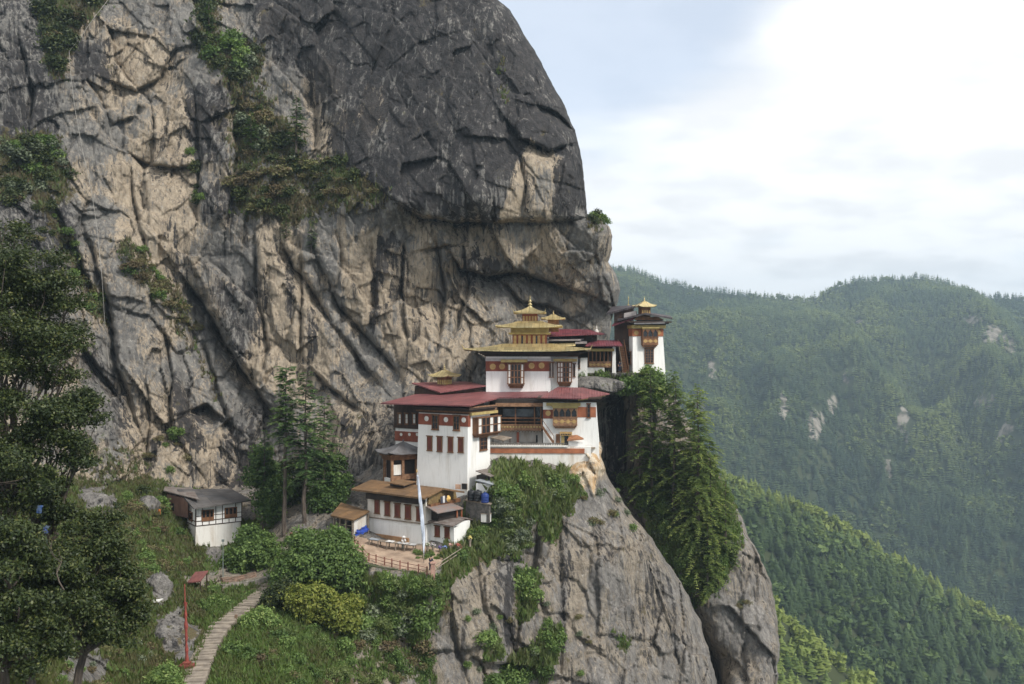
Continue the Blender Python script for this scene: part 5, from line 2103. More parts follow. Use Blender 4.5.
def build_back_halls():
    B = Bld('rear_hall', 'maroon roofed hall with dark eaves squeezed between golden temple and rock', 'building', 604, 352, 151.0, 3)
    q = lambda *a: tuple(B.lp(*a))
    B.part('roof', MB().slabs([[q(545, 335.6, 148.5), q(599, 333.4, 148.5), q(588, 329.4, 155), q(556, 329.0, 155)], [q(599, 333.4, 148.5), q(606, 333.6, 155), q(588, 329.4, 155)]], .2), MAROON)
    w = MB()
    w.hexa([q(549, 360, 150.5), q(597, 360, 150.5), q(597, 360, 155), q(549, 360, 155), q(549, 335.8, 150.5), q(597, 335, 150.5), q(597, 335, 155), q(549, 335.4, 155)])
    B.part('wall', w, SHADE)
    b = MB()
    b.slabs([[q(547, 339.6, 148.6), q(580, 339.2, 148.6), q(584, 338.2, 150.4), q(548, 338.2, 150.4)]], .22)
    b.slabs([[q(575, 342.4, 148.4), q(587, 342.2, 148.4), q(586, 340.2, 150.4), q(576, 340.2, 150.4)]], .22)
    B.part('eave_board', b, mat('pale_board', (0.30, 0.27, 0.27), (0.20, 0.18, 0.18), 1.5))
    c = MB()
    c.slabs([[q(556, 345.4, 147.6), q(575.5, 344.8, 147.6), q(575, 342.4, 149.5), q(556.5, 342.8, 149.5)]], .16)
    B.part('lower_roof', c, GOLD)
    t = MB()
    a = B.lp(596.6, 331, 153)
    t.lathe([(.35, -.2), (.3, .1), (.1, .3), (.12, .5), (.02, .9)], a, 10)
    B.part('finial', t, mat('pale_stone', (0.60, 0.57, 0.52), (0.5, 0.47, 0.42), 2))


build_back_halls()


def build_link_hall():
    B = Bld('pillared_hall', 'small hall with a maroon roof and a row of carved posts beside the stair', 'building', 613, 373, 149.0, 3)
    q = lambda *a: tuple(B.lp(*a))
    f = Face(B, 'f')
    B.part('roof', MB().slabs([[q(585.5, 345.2, 146.6), q(622.5, 345.0, 146.6), q(619, 340.2, 152), q(592, 340.0, 152)]], .18), MAROON)
    w = MB()
    xl = B.front(586, 360)[0]
    w.box(xl, 0.1, .9, 4, -1, B.front(600, 346)[1])
    B.part('wall', w, SHADE)
    lo = MB()
    lo.box(xl - .8, B.front(604.5, 370)[0], 0, 1.2, -.8, B.front(597, 367.6)[1])
    B.part('lower_wall', lo, WHITE)
    ap = MB()
    u0, u1 = B.front(588.6, 364)[0], B.front(612, 364)[0]
    ap.box(u0, u1, -.08, .5, B.front(600, 367.4)[1], B.front(600, 361.4)[1])
    apo = B.part('apron', ap, TIMBER_O)
    ro = MB()
    for i in range(6):
        Face(B, 'f', -.08).disc(ro, u0 + (u1 - u0) * (i + .5) / 6, B.front(600, 364.6)[1], .2, 0, .04, 10)
    ro.box(u0 + .1, u1 - .1, -.095, -.06, B.front(600, 364.6)[1] - .05, B.front(600, 364.6)[1] + .05)
    B.part('rosette_frieze', ro, GOLDPAINT, apo)
    ps = MB()
    for i in range(7):
        uu = u0 + (u1 - u0) * i / 6
        ps.box(uu - .09, uu + .09, -.02, .3, B.front(600, 361.3)[1], B.front(600, 351.5)[1])
    B.part('post', ps, TIMBER)
    cb = MB()
    cb.box(xl, B.front(614, 350)[0], -.5, .9, B.front(600, 351.3)[1], B.front(600, 348.6)[1])
    B.part('cornice', cb, CREAM)
    pl = MB()
    pl.box(B.front(612.6, 358)[0], B.front(615.4, 358)[0], -.35, .1, -.2, B.front(614, 347)[1], .08)
    B.part('pillar', pl, WHITE)
    # left return wall with slit windows
    f2 = Face(B, 'f', -1.2)
    lw = MB()
    lw.box(B.front(576.4, 360, -1.2)[0], B.front(587.4, 360, -1.2)[0], -1.2, 1.5, -1.2, B.front(582, 357.8, -1.2)[1])
    B.part('side_wall', lw, WHITE)
    window(B, f2, 577.6, 358.4, 580.2, 368.5, 'dark', 1, 3)


build_link_hall()


# ---- the tower at the right
def build_tower():
    B = Bld('corner_tower', 'tall white tower house with an arched timber window at the right end of the ledge', 'tower', 632.8, 372, 150.0, 77)
    f, r = Face(B, 'f'), Face(B, 'r')
    yr = B.right(662.4, 350)[0]
    xl = B.front(627.6, 360)[0]
    zt = B.right(648, 327)[1]
    bt = .42
    w = MB()
    w.hexa([(xl - bt, -bt * .4, -1.5), (bt, -bt * .4, -1.5), (bt, yr + bt, -1.5), (xl - bt, yr + bt, -1.5), (xl, 0, zt), (0, 0, zt), (0, yr, zt), (xl, yr, zt)])
    B.part('wall', w, WHITE)
    bn = MB()
    v0, v1 = B.right(648, 336.2)[1], B.right(648, 328.8)[1]
    bn.box(xl - .08, .17, -.12, yr + .1, v0, v1)
    B.part('wall_band', bn, ORANGERED)
    rb = Face(B, 'r', .17)
    for px, py in ((636.3, 332.8), (658.6, 332.4)):
        disc(B, rb, px, py, 2.3, GOLDPAINT, 0.0)
    bay(B, rb, 641.0, 327.2, 656.4, 347.0, 3, .75, .50, TIMBER)
    window(B, Face(B, 'r', .2), 644.4, 348.8, 653.4, 363.4, 'bars', 3, 5, .1)
    window(B, Face(B, 'f', -.15), 628.6, 352, 631.4, 364, 'dark', 1, 3, .05)
    cb = MB()
    cb.box(xl + .2, .6, -.3, yr + .3, B.right(648, 328.4)[1], B.right(648, 325.2)[1])
    B.part('cornice', cb, CREAM)
    cornice(B, xl, .3, -.2, yr, B.right(648, 325)[1], B.right(648, 321.5)[1], 1.0, 3, (TIMBER_D, SHADE))
    q = lambda *a: tuple(B.lp(*a))
    # lower pent board, main roof with a gable towards the gorge
    B.part('pent_roof', MB().slabs([[q(634, 323.2, 148.6), q(665, 322.6, 149.6), q(662, 319.6, 151), q(637, 319.8, 150.2)]], .16), GREYROOF)
    gp = MB().slabs([[q(617, 319.4, 150), q(645, 312.8, 148.6), q(648, 312.2, 155), q(620, 317, 156)], [q(645, 312.8, 148.6), q(672.5, 317.6, 150.5), q(670, 315.6, 156), q(648, 312.2, 155)]], .28)
    B.part('roof', gp, DARKROOF)
    gb = MB()
    gb.hexa([q(634, 320, 149.4), q(664, 320, 150.4), q(662, 320, 154), q(636, 320, 154), q(638, 316.2, 149.4), q(658, 316.6, 150.4), q(657, 316.6, 154), q(640, 316.2, 154)])
    B.part('gable', gb, TIMBER)
    # lantern
    lc = B.lp(644.4, 314, 151.2)
    k = 151.2 / F
    lb = MB()
    lb.box(lc.x - 4.6 * k, lc.x + 4.6 * k, lc.y - 4.8 * k, lc.y + 4.8 * k, lc.z - .5, lc.z + 7.4 * k)
    lan = B.part('lantern', lb, TIMBER)
    pn = MB()
    for i in range(4):
        y = lc.y - 4.8 * k + (i + .5) * 9.6 * k / 4
        pn.box(lc.x + 4.6 * k - .02, lc.x + 4.6 * k + .05, y - .11, y + .11, lc.z + .1, lc.z + .55)
    B.part('panel', pn, GOLDPAINT, lan)
    B.part('lantern_roof', MB().hip(lc.x, lc.y, 9.4 * k, 9.4 * k, lc.z + 7.6 * k, lc.z + 12.6 * k, .25, .25, .22, .13), GOLD, lan)
    pinnacle(B, (lc.x, lc.y, lc.z + 12.2 * k), 5.2 * k, None, lan)
    return B


build_tower()


def build_tower_annex():
    B = Bld('shaded_annex', 'dark timber annex under a dusky sloping roof tight against the overhang', 'building', 628, 372, 151.2, 20)
    q = lambda *a: tuple(B.lp(*a))
    B.part('roof', MB().slabs([[q(606.5, 313.0, 152), q(636, 305.6, 151), q(640, 304.4, 156), q(612, 306.6, 158)]], .3), DARKROOF)
    B.part('middle_roof', MB().slabs([[q(612, 325, 150.5), q(634, 317.6, 149.8), q(637, 316, 154), q(618, 319, 156)]], .25), MAROON)
    w = MB()
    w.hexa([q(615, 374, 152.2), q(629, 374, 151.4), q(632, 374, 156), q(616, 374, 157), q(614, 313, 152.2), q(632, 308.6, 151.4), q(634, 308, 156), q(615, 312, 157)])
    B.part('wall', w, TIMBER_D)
    pl = MB()
    pl.hexa([q(624, 318.4, 150.8), q(636, 315, 150.4), q(637, 315, 152), q(626, 318, 152), q(624, 313.2, 150.8), q(636, 310.8, 150.4), q(637, 311, 152), q(626, 313, 152)])
    B.part('pale_wall', pl, mat('grey_plaster2', (0.42, 0.38, 0.36), (0.30, 0.27, 0.26), 1.5))
    a = B.lp(628.4, 305.5, 153)
    sp = MB().lathe([(.16, 0), (.18, .1), (.05, .2), (.05, 1.0), (.10, 1.1), (.03, 1.25), (.01, 1.6)], a, 8)
    B.part('finial', sp, GOLD)
    # long stair up to the tower door
    s0, s1 = Vector(B.lp(625.5, 372.5, 149.4)), Vector(B.lp(621.0, 345, 151.0))
    st = MB()
    for i in range(16):
        c = s0.lerp(s1, (i + .5) / 16)
        st.box(c.x - .42, c.x + .42, c.y - .16, c.y + .16, c.z - .14, c.z + .04)
    stair = B.part('stair', st, TIMBER)
    for sg in (-.46, .46):
        m = MB()
        d = Vector((sg, 0, 0))
        a, c = s0 + d, s1 + d
        e = .05
        m.hexa([tuple(v) for v in (a + Vector((-e, 0, -.25)), a + Vector((e, 0, -.25)), c + Vector((e, 0, -.25)), c + Vector((-e, 0, -.25)), a + Vector((-e, 0, .85)), a + Vector((e, 0, .85)), c + Vector((e, 0, .85)), c + Vector((-e, 0, .85)))])
        B.part('stair_side', m, PALEBOARD if sg < 0 else TIMBER, stair)


build_tower_annex()

# things on the tower terrace
B = Bld('parapet', 'thin grey parapet ledge under the tower and pillared hall', 'wall', 643, 374.6, 149.0, 4)
xl = B.front(575, 374)[0]
w = MB()
w.box(xl, 0, 0, 3.4, -.15, .26)
w.box(xl + .3, -.4, .3, 3.4, -1.1, -.153)
B.part('wall', w, mat('grey_stone', (0.24, 0.225, 0.20), (0.15, 0.14, 0.125), 1.2, bump=.5))


# =================================================================== the lower court
def build_lower_house():
    B = Bld('monks_house', 'long white house with a brown sheet roof and five red shuttered windows', 'house', 425.8, 543, 117.6, 33)
    f, r = Face(B, 'f'), Face(B, 'r')
    xl = B.front(368.5, 515)[0]
    yr = B.right(455, 520)[0]
    zt = B.front(400, 494)[1]
    w = MB()
    w.box(xl, 0, 0, yr, -1.5, zt, 0)
    B.part('wall', w, WHITE)
    # upper storey stands slightly proud above a ledge line
    v0 = B.front(395, 519.6)[1]
    up = MB()
    up.box(xl - .06, .06, -.09, 1, v0, zt - .6)
    B.part('upper_wall', up, mat('pale_plaster', (0.70, 0.665, 0.61), (0.56, 0.50, 0.43), 1.0, (1, 1, .3), .3))
    ld = MB()
    ld.box(xl - .12, .12, -.17, 1, v0 - .13, v0 - .003)
    B.part('ledge', ld, PALEBOARD)
    fw = Face(B, 'f', -.09)
    for x0, y0, x1, y1 in ((374.8, 499.8, 379.8, 513.2), (384.9, 502, 390.3, 515.3), (394.8, 503.7, 400.5, 517), (405.2, 505.2, 411.2, 518.9), (416.6, 507.4, 421.6, 520.6)):
        window(B, fw, x0, y0, x1, y1, 'shutter')
    bs = MB()
    bs.box(xl - .1, -2.5, -.25, .5, -1.2, .32)
    B.part('footing', bs, mat('orange_earth', (0.42, 0.25, 0.13), (0.30, 0.17, 0.09), 1.2, bump=.5))
    q = lambda *a: tuple(B.lp(*a))
    # big low gable roof: front slope, back slope
    eL, eR = q(351.2, 488.8, 122.8), q(424.5, 498.0, 115.6)
    rR, rL = q(443.5, 488.0, 119.4), q(371, 479.6, 126.9)
    bR, bL = q(464.5, 491.4, 120.7), q(392, 483.2, 128)
    rf = B.part('roof', MB().slabs([[eL, eR, rR, rL], [rL, rR, bR, bL]], .20), BROWNROOF)
    ra = MB().slabs([[q(387.5, 482.2, 121.6), q(403.8, 485.2, 120.2), q(416.5, 481.2, 122.8), q(400, 479.3, 124.0)]], .12)
    up = B.part('raised_roof', ra, BROWNROOF, rf)
    rw = MB()
    rw.hexa([q(390, 488, 122.6), q(404, 490, 121.2), q(415, 487, 123), q(401, 485, 124), q(390, 483.4, 122.6), q(404, 486, 121.2), q(415, 482.6, 123), q(401, 481, 124)])
    B.part('raised_wall', rw, SHADE, up)
    ev = MB()
    ev.box(xl + .2, -.1, -.75, .2, zt - .85, zt - .15)
    B.part('eave_boards', ev, SHADE)
    # gable end with a painted timber balcony
    gb = MB()
    zg = B.right(440, 501.5)[1]
    gb.box(-.3, .55, .25, yr + .4, B.right(440, 505)[1], zg)
    gal = B.part('balcony', gb, TIMBER)
    gm = MB()
    zr_ = rR[2] - .32
    yq = max(.6, min(yr - .6, rR[1] + .8))
    gm.add([(.03, .1, zg + .003), (.03, yr, zg + .003), (.03, yr - .3, zr_ - .35), (.03, yq, zr_), (.03, .3, zr_ - .45), (.28, .1, zg + .003), (.28, yr, zg + .003), (.28, yr - .3, zr_ - .35), (.28, yq, zr_), (.28, .3, zr_ - .45)],
           [(0, 1, 2, 3, 4), (9, 8, 7, 6, 5), (0, 5, 6, 1), (1, 6, 7, 2), (2, 7, 8, 3), (3, 8, 9, 4), (4, 9, 5, 0)])
    B.part('gable_panel', gm, mat('shaded_yellow', (0.22, 0.155, 0.065), (0.14, 0.09, 0.04), 2.0), gal)  # yellow darkened: the shade under the roof is put into the colour
    return B


LOWER = build_lower_house()


def lower_details():
    # laundry and a round straw hat hanging on the gable of the long house
    B = LOWER
    for i, (px, py, c) in enumerate(((441.4, 500, (0.05, 0.05, 0.07)), (443.6, 499.4, (0.62, 0.62, 0.62)), (446, 499.2, (0.06, 0.05, 0.05)))):
        y, z = B.right(px, py, .62)
        mb = MB()
        ys = [y - .17, y - .06, y + .06, y + .17]
        q = []
        for t in (.62, .64):
            for k, yy in enumerate(ys):
                q.append((t + (.03 if k % 2 else 0), yy, z + .42))
                q.append((t + (.05 if k % 2 else 0), yy + .02, z - .4))
        fs = []
        for k in range(3):
            a = 2 * k
            fs += [(a, a + 1, a + 3, a + 2), (8 + a, 8 + a + 2, 8 + a + 3, 8 + a + 1)]
        fs += [(0, 8, 9, 1), (6, 7, 15, 14), (0, 2, 10, 8), (2, 4, 12, 10), (4, 6, 14, 12), (1, 9, 11, 3), (3, 11, 13, 5), (5, 13, 15, 7)]
        mb.add([tuple(B.M @ Vector(v)) for v in q], fs)
        o = mesh_obj('hanging_cloth', mb, mat('cloth_%d' % i, c))
        tag(o, ('dark blue cloth hanging at the yellow gable, left of the white cloth', 'white cloth hanging at the yellow gable of the long house', 'black cloth hanging at the yellow gable next to the round straw hat')[i], 'laundry', 'laundry on the gable')
    y, z = B.right(449.3, 498.6, .75)
    mb = MB().lathe([(.42, 0), (.40, .05), (.22, .09), (.18, .22), (.05, .26)], (0, 0, 0), 16)
    o = mesh_obj('straw_hat', mb, mat('straw', (0.75, 0.50, 0.17), (0.6, 0.36, 0.1), 3), None, True)
    o.location = B.M @ Vector((.62, y, z))
    o.rotation_euler = (0, R(85), -R(33))
    tag(o, 'round yellow straw hat hanging on the gable of the long white house', 'hat')


lower_details()


def build_annex():
    B = Bld('outbuilding', 'low white outbuilding with a patched grey shingle roof and two dark windows', 'house', 454, 543, 116.6, 33)
    f, r = Face(B, 'f'), Face(B, 'r')
    xl = B.front(427, 530)[0]
    yr = B.right(470, 530)[0]
    zt = B.front(445, 523.5)[1]
    q = lambda *a: tuple(B.lp(*a))
    w = MB()
    w.box(xl, 0, 0, yr, -1.2, zt)
    B.part('wall', w, WHITE)
    for x0, x1 in ((435, 440), (444.8, 449.8)):
        window(B, f, x0, 526 + (x0 - 435) * .15, x1, 536.2 + (x0 - 435) * .15, 'shutter')
    B.part('roof', MB().slabs([[q(425.6, 520.8, 118.0), q(453, 526.0, 115.2), q(465.5, 517.8, 119.0), q(447, 514.2, 121.5)], [q(465.5, 517.8, 119.0), q(478.5, 520.2, 120.5), q(470, 517.5, 123), q(447, 514.2, 121.5)]], .14), OLDSLATE)
    gb = MB()
    gb.hexa([q(454.2, 529.5, 116.9), q(470, 524.6, 120), q(470, 524, 120.6), q(454.8, 529, 117.4), q(455, 526.8, 116.6), q(470, 521.5, 119.8), q(470, 521, 120.4), q(456, 526.2, 117.2)])
    B.part('gable_boards', gb, TIMBER_D)
    # sloping porch roof behind it, patched with rusty sheets
    C = Bld('porch', 'sloping porch roof of patched rusty sheets between long house and outbuilding', 'porch', 460, 520, 119.6, 33)
    q = lambda *a: tuple(C.lp(*a))
    C.part('roof', MB().slabs([[q(426, 506.2, 117.4), q(437.5, 512.8, 116.0), q(463.4, 508.0, 119.6), q(451, 502.4, 121.2)]], .12), mat('rusty_sheet', (0.235, 0.16, 0.135), (0.19, 0.175, 0.17), .9, bump=.4))
    w = MB()
    w.hexa([q(430, 521, 118.8), q(438, 523, 117.6), q(460, 519, 120), q(450, 516, 121.4), q(430, 508.6, 118.6), q(438, 512.9, 117.2), q(460, 509.3, 119.8), q(450, 504.4, 121)])
    C.part('wall', w, SHADE)
    ps = MB()
    for a in (q(457, 510, 119.2), q(461.5, 509, 119.8)):
        ps.box(a[0] - .07, a[0] + .07, a[1] - .07, a[1] + .07, a[2] - 1.2, a[2] - .05)
    C.part('post', ps, ORANGERED)


build_annex()


def build_shed():
    B = Bld('open_shed', 'small open shed with a brown sheet roof and a blue tarpaulin at its side', 'shed', 352.8, 551, 118.8, 33)
    q = lambda *a: tuple(B.lp(*a))
    rf = MB().slabs([[q(330.5, 515.2, 121), q(353.0, 519.8, 117.2), q(369.5, 510.8, 121.5), q(341, 502.4, 126)]], .16)
    B.part('roof', rf, BROWNROOF)
    ps = MB()
    for a in (q(334, 520, 121.2), q(340, 521, 120.0), q(346, 522, 119.1), q(352.6, 523, 118.2), q(368, 517, 121.4)):
        ps.box(a[0] - .09, a[0] + .09, a[1] - .09, a[1] + .09, -1, a[2] + .35)
    B.part('post', ps, PALEBOARD)
    w = MB()
    w.hexa([q(354, 560, 118.6), q(368.4, 548, 122), q(368.4, 548, 122.3), q(354, 560, 118.9), q(354, 521, 118.6), q(368.4, 514, 122), q(368.4, 514, 122.3), q(354, 521, 118.9)])
    B.part('side_wall', w, WHITE_OLD)
    lr = MB()
    for dy in (524.5, 531):
        a, c = Vector(q(334, dy - 1, 121.2)), Vector(q(352.5, dy + 1.6, 118.3))
        lr.tube([a, c], .05)
    B.part('rail', lr, PALEBOARD)
    bk = MB()
    bk.hexa([q(337, 548, 124), q(358, 548, 121.8), q(358, 548, 122.3), q(337, 548, 124.5), q(337, 512, 124), q(358, 512.6, 121.8), q(358, 512.6, 122.3), q(337, 512, 124.5)])
    B.part('back_wall', bk, SHADE)


build_shed()


def crumpled(name, corners, n, amp, th, m, seed):
    """a sheet of cloth between four world corners with folds and thickness"""
    a, b, c, d = (Vector(v) for v in corners)
    nrm = (b - a).cross(d - a).normalized()
    rng = random.Random(seed)
    top = []
    for i in range(n + 1):
        for j in range(n + 1):
            s, t = i / n, j / n
            p = a.lerp(b, s).lerp(d.lerp(c, s), t)
            top.append(p + nrm * rng.uniform(-amp, amp) + Vector((0, 0, rng.uniform(-amp, amp) * .5)))
    k = (n + 1) ** 2
    fs = []
    for i in range(n):
        for j in range(n):
            x = i * (n + 1) + j
            fs += [(x, x + n + 1, x + n + 2, x + 1), (k + x, k + x + 1, k + x + n + 2, k + x + n + 1)]
    mb = MB().add([tuple(p) for p in top] + [tuple(p - nrm * th) for p in top], fs)
    return mesh_obj(name, mb, m, None, True)


tag(crumpled('tarpaulin', (P(354.0, 536.5, 118.2), P(369, 531.5, 121.0), P(367.6, 525.0, 121.6), P(357.5, 530.0, 118.6)), 7, .13, .03,
             mat('blue_plastic', (0.035, 0.085, 0.42), (0.025, 0.055, 0.30), 2, rough=.45), 4), 'crumpled blue tarpaulin hung beside the open shed', 'tarpaulin')


def build_gate_pavilion():
    B = Bld('gate_pavilion', 'small timber gate pavilion with a grey curved roof and gilt carved posts', 'pavilion', 392, 481, 127.6, 58)
    f, r = Face(B, 'f'), Face(B, 'r')
    yr = B.right(417.5, 470)[0]
    xl = -2.2
    zt = B.front(392, 457)[1]
    q = lambda *a: tuple(B.lp(*a))
    hw, hd = (yr) / 2 + 1.2, -xl / 2 + 1.1
    cx, cy = xl / 2, yr / 2
    ze = B.front(390.5, 455.8, -.9)[1]
    B.part('roof', MB().hip(cx, cy + .3, hd, hw, ze + .1, ze + 1.35, .12, .25, .32, .12), GREYROOF)
    pin = MB().lathe([(.16, 0), (.1, .15), (.12, .3), (.02, .5)], (cx, cy + .3, ze + 1.25), 8)
    B.part('finial', pin, GREYROOF)
    ps = MB()
    for x, y in ((0, 0), (0, yr * .42), (0, yr - .15), (xl, 0), (xl, yr - .15)):
        ps.box(x - .16, x + .16, y - .16, y + .16, -1, zt)
    B.part('post', ps, TIMBER_O)
    bm = MB()
    bm.box(xl - .3, .3, -.3, yr + .2, zt - .42, zt - .003)
    bm.box(xl - .5, .5, -.5, yr + .3, zt + .003, zt + .3)
    B.part('beam', bm, TIMBER)
    wl = MB()
    wl.box(xl, -.5, .3, yr, -1.2, zt - .45)
    B.part('inner_wall', wl, SHADE)
    pn = MB()
    r.box(pn, yr * .42 + .17, yr - .32, .05, .75, -.1, .02)
    r.box(pn, .17, yr * .42 - .17, .05, .6, -.1, .02)
    B.part('parapet_panel', pn, TIMBER_O)
    wh = MB()
    f.box(wh, xl, -.17, -.8, .25, -.2, .12)
    B.part('base_wall', wh, WHITE)
    wx = MB()
    wx.box(-.25, -.1, yr * .06, yr * .38, .7, 2.0)
    B.part('whitewashed_pier', wx, WHITE_OLD)


build_gate_pavilion()


# ---- small things on the right of the lower court
def build_hut(name, label, px, py, Y, theta, x0, x1, ytop, roofpts, roofm, wallm, h):
    B = Bld(name, label, 'hut', px, py, Y, theta)
    xl = B.front(x0, py)[0]
    yr = B.right(x1, py)[0]
    w = MB()
    w.box(xl, 0, 0, yr, -1.5, h)
    B.part('wall', w, wallm)
    B.part('roof', MB().slabs([[tuple(B.lp(*a)) for a in roofpts]], .1), roofm)
    return B


build_hut('lean_to', 'dark lean-to roof against the foot of the tall white wall', 490, 480.6, 122.6, 25, 476.5, 499, 0,
          [(475.6, 470.6, 123.6), (490, 476.4, 121.8), (501.5, 474.0, 124.5), (487, 468.4, 126)], OLDSLATE, SHADE, .55)
H2 = build_hut('tool_hut', 'small white hut with a flat blue grey sheet roof by the water tanks', 491.5, 492.5, 120.6, 25, 476, 499, 0,
               [(474.6, 480.0, 121.8), (492, 484.4, 119.8), (499.8, 481.6, 122.6), (484, 478.0, 124)], mat('bluegrey_sheet', (0.30, 0.32, 0.34), (0.22, 0.235, 0.25), 1.0), WHITE, .98)


def tank(px, py, Y, r, h, m, label, cat='water tank'):
    o = empty('water_tank', P(px, py, Y), 0, label, cat, 'plastic tanks by the hut')
    mb = MB().lathe([(r, 0), (r * 1.02, .06), (r * 1.02, .18 * h), (r * .98, .2 * h), (r * 1.02, .22 * h), (r * 1.02, .45 * h), (r * .98, .47 * h), (r * 1.02, .49 * h), (r * 1.02, .72 * h), (r * .98, .74 * h), (r, .78 * h), (r * .8, .92 * h), (r * .35, .97 * h)], (0, 0, 0), 18)
    mesh_obj('body', mb, m, o, True)
    mb = MB().lathe([(r * .34, .965 * h), (r * .36, 1.0 * h), (r * .30, 1.05 * h)], (0, 0, 0), 14)
    mesh_obj('lid', mb, m, o, True)
    return o


BLACKP = mat('black_plastic', (0.020, 0.021, 0.023), (0.014, 0.014, 0.016), 2, rough=.4)
BLUEP = mat('blue_barrel', (0.020, 0.045, 0.19), (0.015, 0.032, 0.14), 2, rough=.4)
tank(471.6, 500.2, 120.2, .50, 1.25, BLACKP, 'black plastic water tank nearest the tall white wall')
tank(478.0, 500.6, 119.6, .50, 1.25, BLACKP, 'black plastic water tank next to the blue one')
tank(485.0, 502.4, 119.0, .46, 1.15, BLUEP, 'dark blue plastic water tank beside two black tanks')
# shelf they stand on, stone wall below, a dark panel on the wall, a white box
w = MB()
a, b_, c, d = P(464, 499.5, 120.8), P(490, 504, 118.0), P(494, 502, 120.6), P(470, 498, 123)
w.slabs([[tuple(a), tuple(b_), tuple(c), tuple(d)]], .14)
tag(mesh_obj('plank_shelf', w, PALEBOARD), 'plank shelf carrying the plastic water tanks', 'shelf')
w = MB()
z = P(478, 522, 119).z
for p0, p1, m_ in ((a, b_, 0),):
    w.hexa([(a.x + .2, a.y + .1, z), (b_.x - .1, b_.y + .2, z), (c.x - .1, c.y, z), (d.x, d.y, z), (a.x + .2, a.y + .1, a.z - .16), (b_.x - .1, b_.y + .2, b_.z - .16), (c.x - .1, c.y, c.z - .16), (d.x, d.y, d.z - .16)])
tag(mesh_obj('rubble_wall', w, mat('dark_rubble', (0.17, 0.155, 0.14), (0.085, 0.08, 0.075), 2.5, bump=.8)), 'dark rubble wall below the water tanks', 'wall')
bx_ = Bld('white_box', 'small white painted tank box half hidden under the water tanks', 'box', 488.5, 522.6, 118.4, 25)
w = MB()
w.box(-1.0, 0, 0, .7, 0, .95)
bx_.part('body', w, WHITE_OLD)
w = MB()
w.box(-1.06, .06, -.06, .76, .953, 1.03)
bx_.part('lid', w, PALEBOARD)
pb = Bld('dark_panel', 'small black panel mounted low on the tall white wall', 'panel', 467.2, 489.2, 123.2, 20)
w = MB()
w.box(-.66, 0, -.12, 0, 0, .66)
pb.part('panel', w, BLACKP)
w = MB()
for x in (-.70, .003):
    w.box(x, x + .04, -.14, 0, -.04, .70)
w.box(-.655, .0, -.14, 0, .663, .70)
w.box(-.655, .0, -.14, 0, -.04, -.003)
pb.part('frame', w, PALEBOARD)
w = MB()
w.box(-1.55, -.85, -.1, 0, -.05, .55)
tag(pb.part('notice_board', w, mat('peach_board', (0.55, 0.36, 0.25), (0.42, 0.25, 0.17), 3)), 'pale orange board beside the black panel')


# ---- prayer flag
def build_prayer_flag():
    top, bot = P(417.0, 475, 114.0), P(424.2, 558, 112.0)
    o = empty('prayer_flag', bot, 0, 'tall pale blue prayer flag on a slender pole in the lower court', 'prayer flag')
    mb = MB()
    d = top - bot
    mb.tube([Vector((0, 0, -.8)), d * .5, d * 1.03], .055, 7, .035)
    mesh_obj('pole', mb, PALEBOARD, o)
    n = 40
    V, Fc = [], []
    for i in range(n + 1):
        t = i / n
        c = d * (1 - t * .975)
        w = (0.20 + .22 * math.sin(min(t * 1.25, 1) * math.pi * .72)) * (1 if t < .78 else max(.12, (1 - t) / .22))
        for j in range(4):
            s = j / 3
            V.append((c.x + .05 - .05 + w * (s - .15), c.y - .06 + .07 * math.sin(t * 19 + s * 4) - .05 * s, c.z))
    for i in range(n):
        for j in range(3):
            a = i * 4 + j
            Fc.append((a, a + 1, a + 5, a + 4))
    mb = MB().add(V, Fc)
    fl = mesh_obj('flag_cloth', mb, mat('flag_cloth', (0.60, 0.64, 0.72), (0.44, 0.49, 0.58), 2.2, (1, 1, .6)), o, True)
    md = fl.modifiers.new('thick', 'SOLIDIFY')
    md.thickness = .012
    fin = MB().lathe([(.05, 0), (.1, .1), (.08, .25), (.02, .4)], tuple(d * 1.03), 8)
    mesh_obj('finial', fin, GOLDPAINT, o)


build_prayer_flag()


